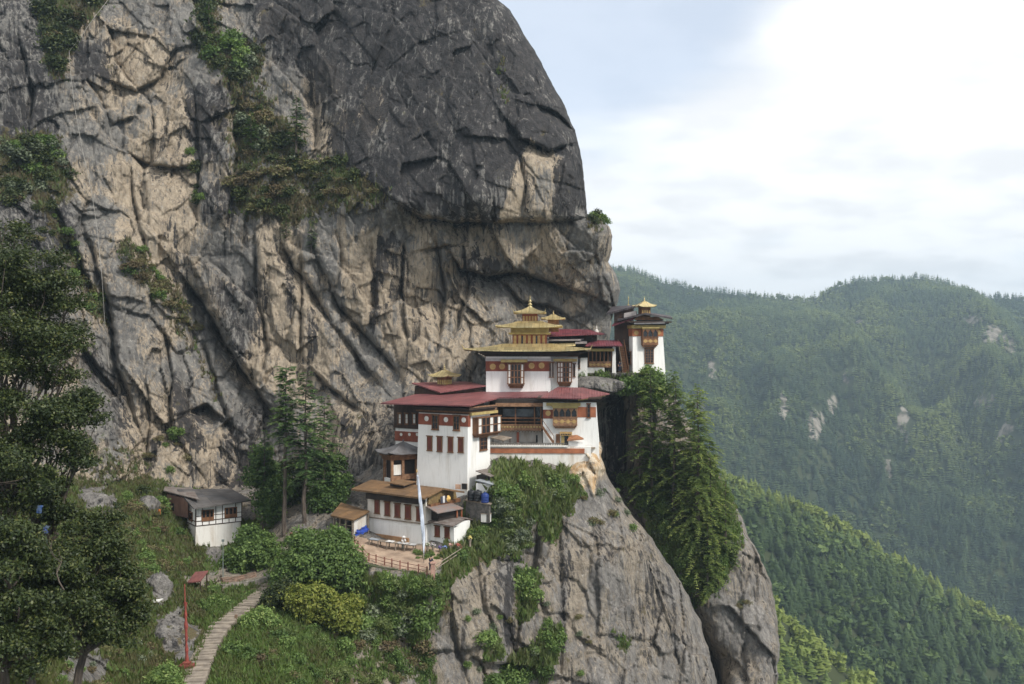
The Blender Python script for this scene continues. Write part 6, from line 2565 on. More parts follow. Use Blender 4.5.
# ---- farmhouse on the left
def build_farmhouse():
    B = Bld('framed_house', 'whitewashed timber framed house with a dark grey roof on a white stone base', 'house', 195.6, 526.5, 130.0, 55)
    f, r = Face(B, 'f'), Face(B, 'r')
    yr = B.right(242, 515)[0]
    xl = B.front(187.2, 518)[0]
    zt = B.right(218, 503)[1]
    w = MB()
    w.box(xl, 0, 0, yr, 0, zt)
    B.part('wall', w, WHITE)
    # timber grid
    fr = MB()
    H = zt
    nv = 7
    for i in range(nv + 1):
        y = yr * i / nv
        y = min(max(y, .05), yr - .05)
        if i in (2, 5):
            r.box(fr, y - .05, y + .05, 0, .55, 0, .04)
        else:
            r.box(fr, y - .05, y + .05, 0, H, 0, .04)
    for v in (.0, .60, H - .12):
        r.box(fr, 0, yr, v, v + .1, .0, .05)
    r.box(fr, 0, yr, 1.25, 1.33, 0, .035)
    for u in (xl + .05, xl * .5, -.05):
        f.box(fr, u - .05, u + .05, 0, H, 0, .04)
    for v in (.0, .60, H - .12):
        f.box(fr, xl, 0, v, v + .1, 0, .05)
    B.part('timber_frame', fr, TIMBER_D)
    for x0, y0, x1, y1 in ((201.4, 509.6, 213.8, 521.0), (224.5, 507.2, 236.9, 517.4)):
        u0, u1, v0, v1 = r.rect(x0, y0, x1, y1)
        wf = MB()
        r.box(wf, u0, u1, v0, v0 + (v1 - v0) * .34, 0, .10)
        r.box(wf, u0, u1, v1 - .12, v1, 0, .12)
        for k in range(4):
            uu = u0 + (u1 - u0) * k / 3
            uu = min(max(uu, u0 + .07), u1 - .07)
            r.box(wf, uu - .07, uu + .07, v0 + (v1 - v0) * .34 + .003, v1 - .123, 0, .10)
        o = B.part('window', wf, TIMBER)
        pd = MB()
        r.box(pd, u0 + .14, u1 - .14, v0 + (v1 - v0) * .34, v1 - .12, 0, .055)
        B.part('pane', pd, PANE_D, o)
    window(B, f, 189.6, 512.4, 192.8, 520.0, 'dark', 1, 2)
    # white stone base going down the slope
    bs = MB()
    bs.hexa([(xl + .3, -.1, -3.4), (.10, -.1, -3.4), (.10, yr - .1, -3.4), (xl + .3, yr, -3.4), (xl, .05, -.003), (-.02, .05, -.003), (-.02, yr - .2, -.003), (xl, yr, -.003)])
    B.part('stone_base', bs, WHITE_OLD)
    q = lambda *a: tuple(B.lp(*a))
    eC, eR = q(193.6, 508.2, 128.4), q(251.5, 499.8, 133.6)
    rR, rL = q(231, 488.6, 139.5), q(177, 489.2, 134.6)
    B.part('roof', MB().slabs([[eC, eR, rR, rL]], .18), SLATEROOF)
    B.part('back_roof', MB().slabs([[rL, rR, q(228, 489.6, 143), q(178, 490.4, 139)]], .18), SLATEROOF)
    # rear wing with its crooked board roof
    wg = MB()
    wg.hexa([q(167, 514, 134), q(188, 518, 131.4), q(194, 510, 136), q(172, 506, 138), q(167, 494, 134), q(188, 499, 131.4), q(194, 492, 136), q(172, 489, 138)])
    B.part('wing', wg, mat('faded_red_boards', (0.20, 0.115, 0.085), (0.13, 0.07, 0.055), 1.8, (1, 1, .3), .3))
    wr = MB().slabs([[q(163.5, 490.2, 133.6), q(199, 499.4, 130.4), q(193, 488.4, 137), q(165, 486.4, 138)]], .12)
    B.part('wing_roof', wr, OLDSLATE)
    dk = MB()
    dk.hexa([q(171, 510, 133.5), q(174, 511, 133.1), q(174, 511, 133.6), q(171, 510, 134), q(171, 503, 133.5), q(174, 503.5, 133.1), q(174, 503.5, 133.6), q(171, 503, 134)])
    B.part('doorway', dk, PANE_D)


build_farmhouse()

# =================================================================== path, fence, people and small things
def along(pts, n):
    """n+1 points spaced evenly on a picture polyline, lifted onto the hillside"""
    pts = [Vector((a, b, 0)) for a, b in pts]
    L_ = [0]
    for i in range(len(pts) - 1):
        L_.append(L_[-1] + (pts[i + 1] - pts[i]).length)
    out = []
    for k in range(n + 1):
        d = L_[-1] * k / n
        i = max(j for j in range(len(pts) - 1) if L_[j] <= d + 1e-6)
        q = pts[i].lerp(pts[i + 1], (d - L_[i]) / (L_[i + 1] - L_[i]))
        out.append((q.x, q.y))
    return out


RUBBLE = mat('rubble_stone', (0.27, 0.245, 0.21), (0.13, 0.12, 0.10), 2.2, bump=.9, bscale=3.5)
STEPST = mat('step_stone', (0.30, 0.255, 0.205), (0.19, 0.16, 0.13), 1.1, bump=.5, bscale=5)


def build_stairway():
    centre = [(191, 688), (199, 668), (207, 650), (215, 634), (224, 624), (236, 616), (246, 608), (256, 600), (266, 592), (276, 583)]
    pts = along(centre, 46)
    W = [BUTT.at(x, y) for x, y in pts]
    # smooth the profile so the treads climb evenly
    for _ in range(12):
        W = [W[0]] + [(W[i - 1] + W[i] * 2 + W[i + 1]) / 4 for i in range(1, len(W) - 1)] + [W[-1]]
    o = empty('stone_stairway', W[0], 0, 'pale stone stairway climbing through the grass beside the red mast', 'stairs')
    M = W[0]
    rng = random.Random(3)
    mb, kb = MB(), MB()
    for i in range(len(W) - 1):
        a, b = W[i], W[i + 1]
        d = Vector((b.x - a.x, b.y - a.y, 0)).normalized()
        s = Vector((d.y, -d.x, 0))
        c = (a + b) / 2 - M
        w = 1.02 + rng.uniform(-.05, .05)
        ln = (b - a).length * .45
        z0, z1 = c.z - .35, c.z + .26 + rng.uniform(-.03, .03) + .04 * (i % 2)
        q = [c - s * w - d * ln, c + s * w - d * ln, c + s * w + d * ln, c - s * w + d * ln]
        c += s * rng.uniform(-.09, .09)
        yaw = Matrix.Rotation(rng.uniform(-.10, .10), 3, 'Z')
        q = [c + yaw @ (p - c) for p in q]
        tl = rng.uniform(-.04, .04)
        mb.hexa([(p.x, p.y, z0) for p in q] + [(p.x, p.y, z1 + tl * (1 if k_ in (0, 3) else -1)) for k_, p in enumerate(q)])
        for sg in (-1, 1):
            if rng.random() < .3:
                e = c + s * sg * (w + .12)
                r = rng.uniform(.10, .17)
                kb.hexa([(e.x + dx * r, e.y + dy * ln, z0) for dx, dy in ((-1, -1), (1, -1), (1, 1), (-1, 1))] + [(e.x + dx * r * .8, e.y + dy * ln * .8, c.z + .3 + rng.uniform(-.08, .1)) for dx, dy in ((-1, -1), (1, -1), (1, 1), (-1, 1))])
    mesh_obj('steps', mb, STEPST, o)
    # short post at the bend
    p = BUTT.at(236, 622)
    mb = MB()
    mb.hexa([(p.x + dx * .16, p.y + dy * .16, p.z - .3) for dx, dy in ((-1, -1), (1, -1), (1, 1), (-1, 1))] + [(p.x + dx * .12, p.y + dy * .12, p.z + .75) for dx, dy in ((-1, -1), (1, -1), (1, 1), (-1, 1))])
    tag(mesh_obj('stone_post', mb, mat('brown_stone', (0.25, 0.17, 0.12))), 'short brown stone post at the bend of the stairway', 'post')


build_stairway()


def strip_wall(name, pts, n, h0, h1, th, m, label, seed=1, cat='wall', lift=0.0):
    """a rubble wall following the ground between picture points"""
    W = [BUTT.at(x, y) for x, y in along(pts, n)]
    for _ in range(4):
        W = [W[0]] + [(W[i - 1] + W[i] * 2 + W[i + 1]) / 4 for i in range(1, len(W) - 1)] + [W[-1]]
    rng = random.Random(seed)
    V, Fc = [], []
    rows = 7
    for i, p in enumerate(W):
        d = (W[min(i + 1, n)] - W[max(i - 1, 0)])
        s = Vector((d.y, -d.x, 0)).normalized()          # towards the viewer
        if s.y > 0:
            s = -s
        for k in range(rows + 1):
            t = k / rows
            f = p + s * (.12 + .28 * (1 - t) + rng.uniform(-.06, .06)) + Vector((0, 0, -h0 + (h0 + h1) * t + lift))
            V.append(tuple(f))
        V.append(tuple(p - s * th + Vector((0, 0, h1 + lift))))
        V.append(tuple(p - s * th + Vector((0, 0, -h0 + lift))))
    r = rows + 3
    for i in range(n):
        for k in range(r - 1):
            a = i * r + k
            Fc.append((a, a + r, a + r + 1, a + 1))
    Fc.append(tuple(range(r)))
    Fc.append(tuple(n * r + k for k in range(r))[::-1])
    return tag(mesh_obj(name, MB().add(V, Fc), m), label, cat)


MOSSY = mat('mossy_rubble', (0.16, 0.14, 0.11), (0.07, 0.085, 0.04), 1.1, bump=.9, bscale=3)
strip_wall('retaining_wall', [(358, 562), (368, 566), (384, 568), (400, 571), (418, 573), (433, 577)], 26, 3.6, .12, 1.2, MOSSY, 'mossy rubble retaining wall under the fence of the lower court', 2)
strip_wall('dry_stone_wall', [(222, 588), (240, 586), (258, 583), (276, 577)], 22, 2.0, .35, .5, RUBBLE, 'dry stone wall holding the upper path above the stairway', 3)
strip_wall('terrace_wall', [(280, 545), (292, 544), (304, 543.5), (314, 543)], 14, 1.4, .45, .5, mat('pale_rubble', (0.27, 0.235, 0.185), (0.16, 0.14, 0.11), 1.8, bump=.7), 'low stone terrace wall below the two slender pines', 4)
strip_wall('brown_wall', [(222, 582), (240, 580), (256, 576)], 14, .3, .45, .35, mat('earth_wall', (0.22, 0.145, 0.105), (0.14, 0.10, 0.075), 1.5, bump=.6), 'low reddish earth wall along the upper path', 5)

# fence of the lower court
def build_fence():
    posts = [(354.5, 544), (358.0, 549.5), (362.8, 556), (368.9, 562.0), (376, 563.6), (384.5, 566.0), (391.8, 567.6), (400, 569.6), (408, 571.4), (418.5, 573.4), (427, 575.6)]
    W = [BUTT.at(x, y) for x, y in posts]
    o = empty('wooden_fence', W[0], 0, 'reddish post and rail fence along the edge of the lower court', 'fence')
    m = mat('red_fence', (0.27, 0.125, 0.090), (0.17, 0.075, 0.055), 2.5)
    for p in W:
        c = p - W[0]
        mesh_obj('post', MB().box(c.x - .07, c.x + .07, c.y - .07, c.y + .07, c.z - .3, c.z + 1.02), m, o)
    for h in (.45, .85):
        mb = MB()
        for i in range(len(W) - 1):
            a, b = W[i] - W[0], W[i + 1] - W[0]
            mb.tube([a + Vector((0, 0, h)), b + Vector((0, 0, h))], .035, 6)
        mesh_obj('rail', mb, m, o)
    p = BUTT.at(433, 577)
    g = empty('gate_post', p, 0, 'thick pinkish gate post at the right end of the fence', 'post')
    pm = mat('pink_post', (0.46, 0.28, 0.22), (0.33, 0.19, 0.15), 2)
    mesh_obj('shaft', MB().box(-.22, .22, -.22, .22, -.8, 1.45), pm, g)
    mesh_obj('cap', MB().box(-.29, .29, -.29, .29, 1.453, 1.6), pm, g)
    a, b = BUTT.at(434, 577), BUTT.at(461, 560)
    h = empty('hand_rail', a, 0, 'pale double hand rail slanting up from the gate post to the outbuilding', 'railing')
    t0, t1 = Vector((0, 0, 1.15)), P(461.4, 548.5, 115.0) - a
    for dz in (0, -.38):
        mesh_obj('rail', MB().tube([t0 + Vector((0, 0, dz)), t1 + Vector((0, 0, dz))], .05, 6), PALEBOARD, h)
    mesh_obj('post', MB().box(t1.x - .1, t1.x + .1, t1.y - .1, t1.y + .1, t1.z - 2.2, t1.z + .3), mat('red_fence', (.3, .1, .1)), h)


build_fence()


# low drying table with white sheets in front of the long house
def build_drying_table():
    a, b = BUTT.at(369, 544.5), BUTT.at(416, 551)
    d = (b - a)
    L_ = d.length
    o = empty('drying_table', a, math.atan2(d.y, d.x), 'long low trestle table with pale sheets drying along the white house', 'table')
    dz = d.z / L_
    T = PALEBOARD
    mb = MB()
    mb.hexa([(0, -.45, .62), (L_, -.45, .62 + d.z), (L_, .45, .62 + d.z), (0, .45, .62), (0, -.45, .70), (L_, -.45, .70 + d.z), (L_, .45, .70 + d.z), (0, .45, .70)])
    mesh_obj('tabletop', mb, T, o)
    for i in range(6):
        x = .2 + (L_ - .4) * i / 5
        for y in (-.38, .38):
            mesh_obj('leg', MB().box(x - .05, x + .05, y - .05, y + .05, -.4 + dz * x, .617 + dz * x), T, o)
    rng = random.Random(5)
    cloths = [(.15, 1.2, (0.33, 0.36, 0.40)), (2.3, .9, (0.70, 0.68, 0.66)), (3.7, 1.3, (0.62, 0.61, 0.60)), (6.0, .8, (0.50, 0.50, 0.50))]
    for i, (x, w, c) in enumerate(cloths):
        if x + w > L_:
            x = L_ - w
        f = lambda x_, y_, k=.71: a + Matrix.Rotation(math.atan2(d.y, d.x), 3, 'Z') @ Vector((x_, y_, k + dz * x_))
        s = crumpled('drying_sheet', (f(x, -.5), f(x + w, -.5), f(x + w, .42), f(x, .42)), 5, .02, .02, mat('sheet_%d' % i, c), i)
        s.location.z += .035
        tag(s, ('blue grey sheet on the left end of the drying table', 'white sheet on the drying table next to the blue grey one', 'broad pale sheet in the middle of the drying table', 'grey sheet on the drying table near the stooping person')[i], 'sheet', 'sheets on the drying table')


build_drying_table()


def court_ground():
    """trodden earth of the lower court, a sheet just above the hillside"""
    poly = [(346, 541), (358, 536), (372, 540), (396, 542.5), (426, 546), (440, 549), (448, 552), (440, 566), (432, 576), (418, 573), (400, 570), (384, 567), (368, 563), (360, 556), (352, 548)]
    xs, ys = np.arange(344, 452, 1.2), np.arange(533, 580, .8)
    gx_, gy_ = np.meshgrid(xs, ys)
    inside = poly_mask(gx_ + 1.2 * noise3(gx_ / 6, gy_ / 6, gx_ * 0, 5), gy_, poly, .8) > .4
    V = [tuple(BUTT.at(x, y) * (1 - .0012) + Vector((0, 0, .03))) for x, y in zip(gx_.ravel(), gy_.ravel())]
    nx = len(xs)
    Fc = []
    for i in range(len(ys) - 1):
        for j in range(nx - 1):
            if inside[i, j] and inside[i + 1, j] and inside[i, j + 1] and inside[i + 1, j + 1]:
                a = i * nx + j
                Fc.append((a, a + nx, a + nx + 1, a + 1))
    used = sorted({v for f in Fc for v in f})
    mp = {v: k for k, v in enumerate(used)}
    mb = MB().add([V[v] for v in used], [tuple(mp[v] for v in f) for f in Fc])
    o = mesh_obj('court_ground', mb, mat('trodden_earth', (0.40, 0.295, 0.215), (0.28, 0.20, 0.145), .8, bump=.5, bscale=3), None, True)
    tag(o, kind='structure')


court_ground()


# ---- people
SKIN = mat('skin', (0.42, 0.25, 0.16), (0.36, 0.21, 0.135), 6, rough=.55)
HAIR = mat('black_hair', (0.015, 0.012, 0.011))


def skin_body(name, joints, edges, m, parent):
    """one continuous figure: joints {name: (pos, radius)} grown along edges"""
    me = bpy.data.meshes.new(name)
    names = list(joints)
    me.from_pydata([joints[n][0] for n in names], [(names.index(a), names.index(b)) for a, b in edges], [])
    o = bpy.data.objects.new(name, me)
    COL.objects.link(o)
    sk = o.modifiers.new('skin', 'SKIN')
    sk.use_smooth_shade = True
    sl = me.skin_vertices[0].data if me.skin_vertices else None
    if sl is None:
        with bpy.context.temp_override(object=o, active_object=o):
            pass
    for i, n in enumerate(names):
        r = joints[n][1]
        sl[i].radius = (r, r) if not isinstance(r, tuple) else r
        sl[i].use_root = (n == 'pelvis')
    ss = o.modifiers.new('sub', 'SUBSURF')
    ss.levels = ss.render_levels = 1
    dg = bpy.context.evaluated_depsgraph_get()
    me2 = bpy.data.meshes.new_from_object(o.evaluated_get(dg))
    bpy.data.objects.remove(o)
    me2.name = name
    me2.materials.clear()
    me2.materials.append(m)
    return link(name, me2, parent)


def person(loc, rz, label, top, bottom, hat=None, stoop=0.0, sit=False, h=1.62, group=None):
    o = empty('person', loc, rz, label, 'person', group)
    s = h / 1.7
    fw = math.sin(stoop)
    up = math.cos(stoop)
    hip = Vector((0, 0, .90))
    if sit:
        hip = Vector((0, 0, .45))

    def tr(z, y=0.0, x=0.0):                 # trunk point above the hip, leaning forward (-y)
        return hip + Vector((x, -fw * z + y * up, up * z + y * fw * -1))
    J = {'pelvis': (hip, .125), 'waist': (tr(.18), .115), 'chest': (tr(.40), (.145, .115)), 'neck': (tr(.56), .052), 'headlow': (tr(.63, -.02), .078), 'headtop': (tr(.76, -.02), .085)}
    E = [('pelvis', 'waist'), ('waist', 'chest'), ('chest', 'neck'), ('neck', 'headlow'), ('headlow', 'headtop')]
    for sg, n in ((-1, 'l'), (1, 'r')):
        sh = tr(.50, 0, sg * .17)
        el = sh + Vector((sg * .07, -.06 - .25 * fw, -.27))
        wr = el + Vector((sg * -.02, -.14 - .05 * fw, -.19))
        J.update({'sh' + n: (sh, .058), 'el' + n: (el, .042), 'wr' + n: (wr, .030), 'ha' + n: (wr + Vector((0, -.05, -.09)), .026)})
        E += [('chest', 'sh' + n), ('sh' + n, 'el' + n), ('el' + n, 'wr' + n), ('wr' + n, 'ha' + n)]
        if sit:
            kn = hip + Vector((sg * .11, -.42, .05))
            an = kn + Vector((0, -.04, -.42))
        else:
            kn = Vector((sg * .095, -.03, .49))
            an = Vector((sg * .095, .02, .09))
        J.update({'th' + n: (hip + Vector((sg * .09, 0, -.06)), .088), 'kn' + n: (kn, .060), 'an' + n: (an, .042), 'to' + n: (an + Vector((0, -.15, -.05)), .038)})
        E += [('pelvis', 'th' + n), ('th' + n, 'kn' + n), ('kn' + n, 'an' + n), ('an' + n, 'to' + n)]
    J = {k: (v[0] * s, tuple(q * s for q in v[1]) if isinstance(v[1], tuple) else v[1] * s) for k, v in J.items()}
    skin_body('body', J, E, SKIN, o)
    # coat and lower garment follow the trunk and legs
    JT = {k: (J[k][0], (tuple(q + .03 for q in J[k][1]) if isinstance(J[k][1], tuple) else J[k][1] + .028)) for k in ('pelvis', 'waist', 'chest', 'shl', 'ell', 'shr', 'elr')}
    JT['pelvis'] = (JT['pelvis'][0], .17)
    skin_body('coat', JT, [('pelvis', 'waist'), ('waist', 'chest'), ('chest', 'shl'), ('shl', 'ell'), ('chest', 'shr'), ('shr', 'elr')], top, o)
    JB = {k: (J[k][0], J[k][1] + .032) for k in ('pelvis', 'thl', 'knl', 'anl', 'thr', 'knr', 'anr')}
    JB['pelvis'] = (JB['pelvis'][0], .155)
    skin_body('trousers', JB, [('pelvis', 'thl'), ('thl', 'knl'), ('knl', 'anl'), ('pelvis', 'thr'), ('thr', 'knr'), ('knr', 'anr')], bottom, o)
    hd = J['headtop'][0]
    hb = MB().lathe([(.088, -.06), (.10, .0), (.085, .06), (.04, .095)], (hd.x, hd.y + .015, hd.z), 12)
    mesh_obj('hair', hb, HAIR, o, True)
    fc = MB()
    fc.hexa([(hd.x - .014, hd.y - .105, hd.z - .09), (hd.x + .014, hd.y - .105, hd.z - .09), (hd.x + .014, hd.y - .07, hd.z - .09), (hd.x - .014, hd.y - .07, hd.z - .09),
             (hd.x - .008, hd.y - .09, hd.z - .04), (hd.x + .008, hd.y - .09, hd.z - .04), (hd.x + .008, hd.y - .07, hd.z - .04), (hd.x - .008, hd.y - .07, hd.z - .04)])
    mesh_obj('nose', fc, SKIN, o)
    if hat:
        ht = MB().lathe([(.25, .0), (.245, .03), (.13, .06), (.12, .15), (.06, .17)], (hd.x, hd.y, hd.z + .02), 16)
        mesh_obj('hat', ht, hat, o, True)
    return o


C_WHITE = mat('white_cloth', (0.75, 0.74, 0.72), (0.62, 0.60, 0.58), 5)
C_TEAL = mat('teal_cloth', (0.10, 0.19, 0.19), (0.07, 0.13, 0.14), 5)
C_RED = mat('maroon_cloth', (0.17, 0.035, 0.035), (0.12, 0.025, 0.03), 5)
C_NAVY = mat('navy_cloth', (0.022, 0.028, 0.055), (0.015, 0.018, 0.03), 5)
C_PINK = mat('pink_cloth', (0.55, 0.25, 0.22), (0.45, 0.18, 0.17), 5)
person(BUTT.at(403, 549.5), R(20), 'person in a white top and teal trousers stooping over the drying table', C_WHITE, C_TEAL, C_WHITE, .55)
person(BUTT.at(295.5, 543.0, .1) + Vector((0, 1.0, 0)), R(-10), 'person in a white hat and white shirt resting behind the terrace wall', C_WHITE, C_NAVY, C_WHITE, .1, True)
person(BUTT.at(289.5, 543.0, .1) + Vector((0, 1.2, 0)), R(15), 'person in dark red clothes resting behind the terrace wall', C_RED, C_RED, None, .15, True)
person(BUTT.at(430.6, 571, .0), R(160), 'person in dark clothes standing by the pinkish gate post', C_NAVY, C_NAVY, None, .15)
person(P(619.6, 371.9, 149.2), R(0), 'person in dark clothes at the foot of the tower stair', C_NAVY, C_NAVY, None, .0)


# ---- flower pots before the outbuilding
def flower_pots():
    rng = random.Random(8)
    GREEN = leaf_mat('pot_leaf', [(0, (0.03, 0.06, 0.02)), (1, (0.08, 0.13, 0.035))])
    data = [(427.6, 546.5, (0.62, 0.60, 0.50), 'cream flowers in a grey pot nearest the prayer flag'), (433, 546.8, (0.55, 0.50, 0.52), 'pale mauve flowers in a pot before the left dark window'),
            (440.6, 549.8, (0.22, 0.17, 0.45), 'violet flowers in a pot before the outbuilding'), (444.8, 549.5, (0.25, 0.33, 0.62), 'blue flowers in a pot between violet and pink ones'),
            (450.6, 547.0, (0.68, 0.42, 0.36), 'salmon pink flowers in a pot at the corner of the outbuilding'), (457.8, 547.0, (0.45, 0.13, 0.10), 'red flowers in a pot under the white end wall'),
            (470.0, 540.0, (0.70, 0.58, 0.20), 'yellow flowers in a pot at the right of the outbuilding')]
    for i, (px, py, c, lab) in enumerate(data):
        p = P(px, py + 2.2, 114.6 + (px - 427) * .03)
        o = empty('flower_pot', p, 0, lab, 'flower pot', 'flower pots before the outbuilding')
        mesh_obj('pot', MB().lathe([(.13, -.5), (.13, 0), (.19, .30), (.21, .30), (.21, .36), (.17, .36)], (0, 0, 0), 12), PALEBOARD, o)
        n = 60
        V, T, F1 = [], [], []
        for kind in (0, 1):
            V, F1, T = [], [], []
            for k in range(n):
                d = Vector((rng.gauss(0, 1), rng.gauss(0, 1), abs(rng.gauss(0, 1)) + .1)).normalized()
                q = Vector((0, 0, .42)) + d * (.30 if kind else .24) * rng.uniform(.7, 1.1)
                u = Vector((rng.gauss(0, 1), rng.gauss(0, 1), rng.gauss(0, 1))).normalized() * .075
                w = u.cross(d).normalized() * .065
                b = len(V)
                V += [q - u, q + w, q + u, q - w]
                F1.append((b, b + 1, b + 2, b + 3))
                T += [rng.random()] * 4
            me = np_mesh('leaves' if kind == 0 else 'blossom', np.array([tuple(v) for v in V]), [np.array(F1)], GREEN if kind == 0 else mat('petal_%d' % i, c), {'tint': ('FLOAT', T)})
            link('leaves' if kind == 0 else 'blossom', me, o)


flower_pots()


# ---- red mast, panel, posts, boards on the left slope
def build_left_things():
    p = BUTT.at(186.8, 668)
    t = P(184.6, 584, p.y + 2.5)
    o = empty('red_mast', p, 0, 'tall thin red mast wrapped in red cloth on a square red base', 'mast')
    RED = mat('red_paint', (0.23, 0.048, 0.035), (0.17, 0.038, 0.03), 3)
    d = t - p
    mesh_obj('pole', MB().tube([Vector((0, 0, -.5)), d], .085, 8, .05), RED, o)
    V, Fc = [], []
    n = 26
    for i in range(n + 1):
        q = d * (.06 + .72 * i / n)
        w = .13 + .035 * math.sin(i * 1.3) + .03 * math.sin(i * .5)
        for k in range(6):
            a = k * math.tau / 6
            V.append((q.x + .04 + w * math.cos(a), q.y - .03 + w * .7 * math.sin(a), q.z))
    for i in range(n):
        for k in range(6):
            a, c = i * 6 + k, i * 6 + (k + 1) % 6
            Fc.append((a, c, c + 6, a + 6))
    mesh_obj('cloth', MB().add(V, Fc), mat('red_cloth', (0.24, 0.050, 0.036), (0.17, 0.038, 0.03), 4), o, True)
    mb = MB().box(-.6, .6, -.5, .5, -.4, .32, .12).box(-.32, .32, -.28, .28, .323, .55)
    mesh_obj('base', mb, mat('red_base', (0.22, 0.06, 0.042), (0.15, 0.045, 0.035), 2.5), o)
    # small red sloping roof on posts
    p = BUTT.at(198, 588)
    o = empty('small_shelter', p, R(-15), 'small reddish brown sloping shelter roof on short posts beside the upper path', 'shelter')
    mb = MB().slabs([[(-.9, -.7, .75), (.75, -.7, 1.0), (.95, .6, 1.9), (-.75, .6, 1.65)]], .12)
    mesh_obj('roof', mb, mat('redbrown_board', (0.20, 0.075, 0.065), (0.14, 0.055, 0.05), 2.5), o)
    for x, y, z in ((-.75, -.55, .68), (.65, -.55, .88), (.8, .5, 1.7), (-.65, .5, 1.5)):
        mesh_obj('post', MB().box(x - .05, x + .05, y - .05, y + .05, -.4, z), TIMBER_D, o)
    # thin post by the farmhouse
    p = BUTT.at(223, 581)
    o = empty('thin_pole', p, 0, 'thin grey green pole standing on the upper path below the framed house', 'pole')
    mesh_obj('shaft', MB().tube([(0, 0, -.4), (0, 0, 4.6)], .06, 7, .04), mat('greygreen', (0.20, 0.24, 0.22)), o)
    mesh_obj('lamp_head', MB().box(-.14, .14, -.1, .1, 4.6, 4.85), mat('greygreen', (0.2, .24, .22)), o)
    # white board lying on the slope
    p = BUTT.at(155.5, 604, .28)
    mb = MB().slabs([[(-.62, -.2, -.1), (.45, -.35, .06), (.68, .3, .22), (-.4, .4, .05)]], .05)
    b = mesh_obj('white_board', mb, PANE_W)
    b.location = p
    tag(b, 'white board lying on the rocky slope left of the red mast', 'board')
    p = BUTT.at(158.5, 514, .2)
    b = crumpled('orange_cloth', (p + Vector((-.3, 0, -.25)), p + Vector((.3, -.1, -.25)), p + Vector((.25, 0, .4)), p + Vector((-.25, .1, .45))), 4, .05, .03, mat('orange_cloth', (0.62, 0.20, 0.05), (0.5, .16, .04), 3), 4)
    tag(b, 'small orange cloth in the grass beside the framed house', 'cloth')
    # long cable hanging down the cliff
    pts = [(118, -8), (112, 2), (98, 20), (84, 40), (73, 54), (75, 80), (79, 112), (86, 150), (95, 190), (101, 230), (106, 280), (109, 330), (113, 368)]
    W = [CLIFF.at(x, y) - Vector((0, .9, 0)) for x, y in pts]
    tag(mesh_obj('cable', MB().tube([w - Vector((0, .5, 0)) for w in W], .042, 6), mat('pale_cable', (0.34, 0.32, 0.29))), 'thin pale cable running down the left part of the cliff', 'cable')


build_left_things()


# ---- boulders
def boulder(px, py, Y, rx, ry, rz, label, m=None, seed=1, group=None, sink=.35, rough=1.0):
    Fc, g = [], []
    n, k = 34, 52
    for i in range(n + 1):
        th = math.pi * i / n
        for j in range(k):
            ph = math.tau * j / k
            g.append((math.sin(th) * math.cos(ph), math.sin(th) * math.sin(ph), math.cos(th)))
    g = np.array(g)
    z = np.zeros(len(g)) + seed * 3.7
    d = 1 + rough * (.42 * fbm(g[:, 0] * 1.1 + z, g[:, 1] * 1.1, g[:, 2] * 1.1, 4, seed) + .12 * ridged(g[:, 0] * 2.4, g[:, 1] * 2.4 + z, g[:, 2] * 1.6, 4, seed + 5))
    # cut by a few flat joint planes, as broken rock is
    rg = np.random.default_rng(seed)
    V = g * d[:, None]
    for c in range(9):
        nv = rg.normal(size=3)
        nv /= np.linalg.norm(nv)
        h = rg.uniform(.62, .85)
        t = V @ nv - h
        V = V - np.clip(t, 0, None)[:, None] * nv[None, :] * .9
    V = V + rough * .03 * np.stack([noise3(g[:, 0] * 9, g[:, 1] * 9, g[:, 2] * 9 + q, seed) for q in (0, 20, 40)], -1)
    V = V * np.array([rx, ry, rz]) * 1.25
    for i in range(n):
        for j in range(k):
            a, c = i * k + j, i * k + (j + 1) % k
            Fc.append((a, a + k, c + k, c))
    C = np.zeros((len(V), 4))
    C[:, 0], C[:, 1], C[:, 2], C[:, 3] = .14, .34, .16, 1
    o = link('boulder', np_mesh('boulder', V, [np.array(Fc)], m or ROCKLOW, {'rock': ('FLOAT_COLOR', C)}, True))
    o.location = P(px, py, Y) - Vector((0, 0, rz * sink))
    return tag(o, label, 'boulder', group)


boulder(597, 384.5, 147.2, 3.4, 2.4, 1.15, 'long smooth grey boulder jutting out under the pillared hall', seed=3, sink=0)
boulder(176, 638, BUTT.at(176, 638).y, 2.2, 1.8, 2.0, 'big pale grey boulder beside the red mast', seed=14, rough=.55)
boulder(159, 590, BUTT.at(159, 590).y, 1.3, 1.1, 1.7, 'upright grey boulder above the white board', seed=5)
boulder(213, 552, BUTT.at(213, 552).y, 1.1, .9, .7, 'pale rock at the foot of the framed house base', seed=6)
boulder(228, 560, BUTT.at(228, 560).y, .5, .5, .4, 'small pale stone beside the thin pole', seed=7)
boulder(93, 502, BUTT.at(93, 502).y, 1.9, 1.6, 1.2, 'whitish rock at the edge of the dark oaks', seed=8)
boulder(145, 505, BUTT.at(145, 505).y, 1.7, 1.5, 1.4, 'dark rock left of the framed house', seed=11)

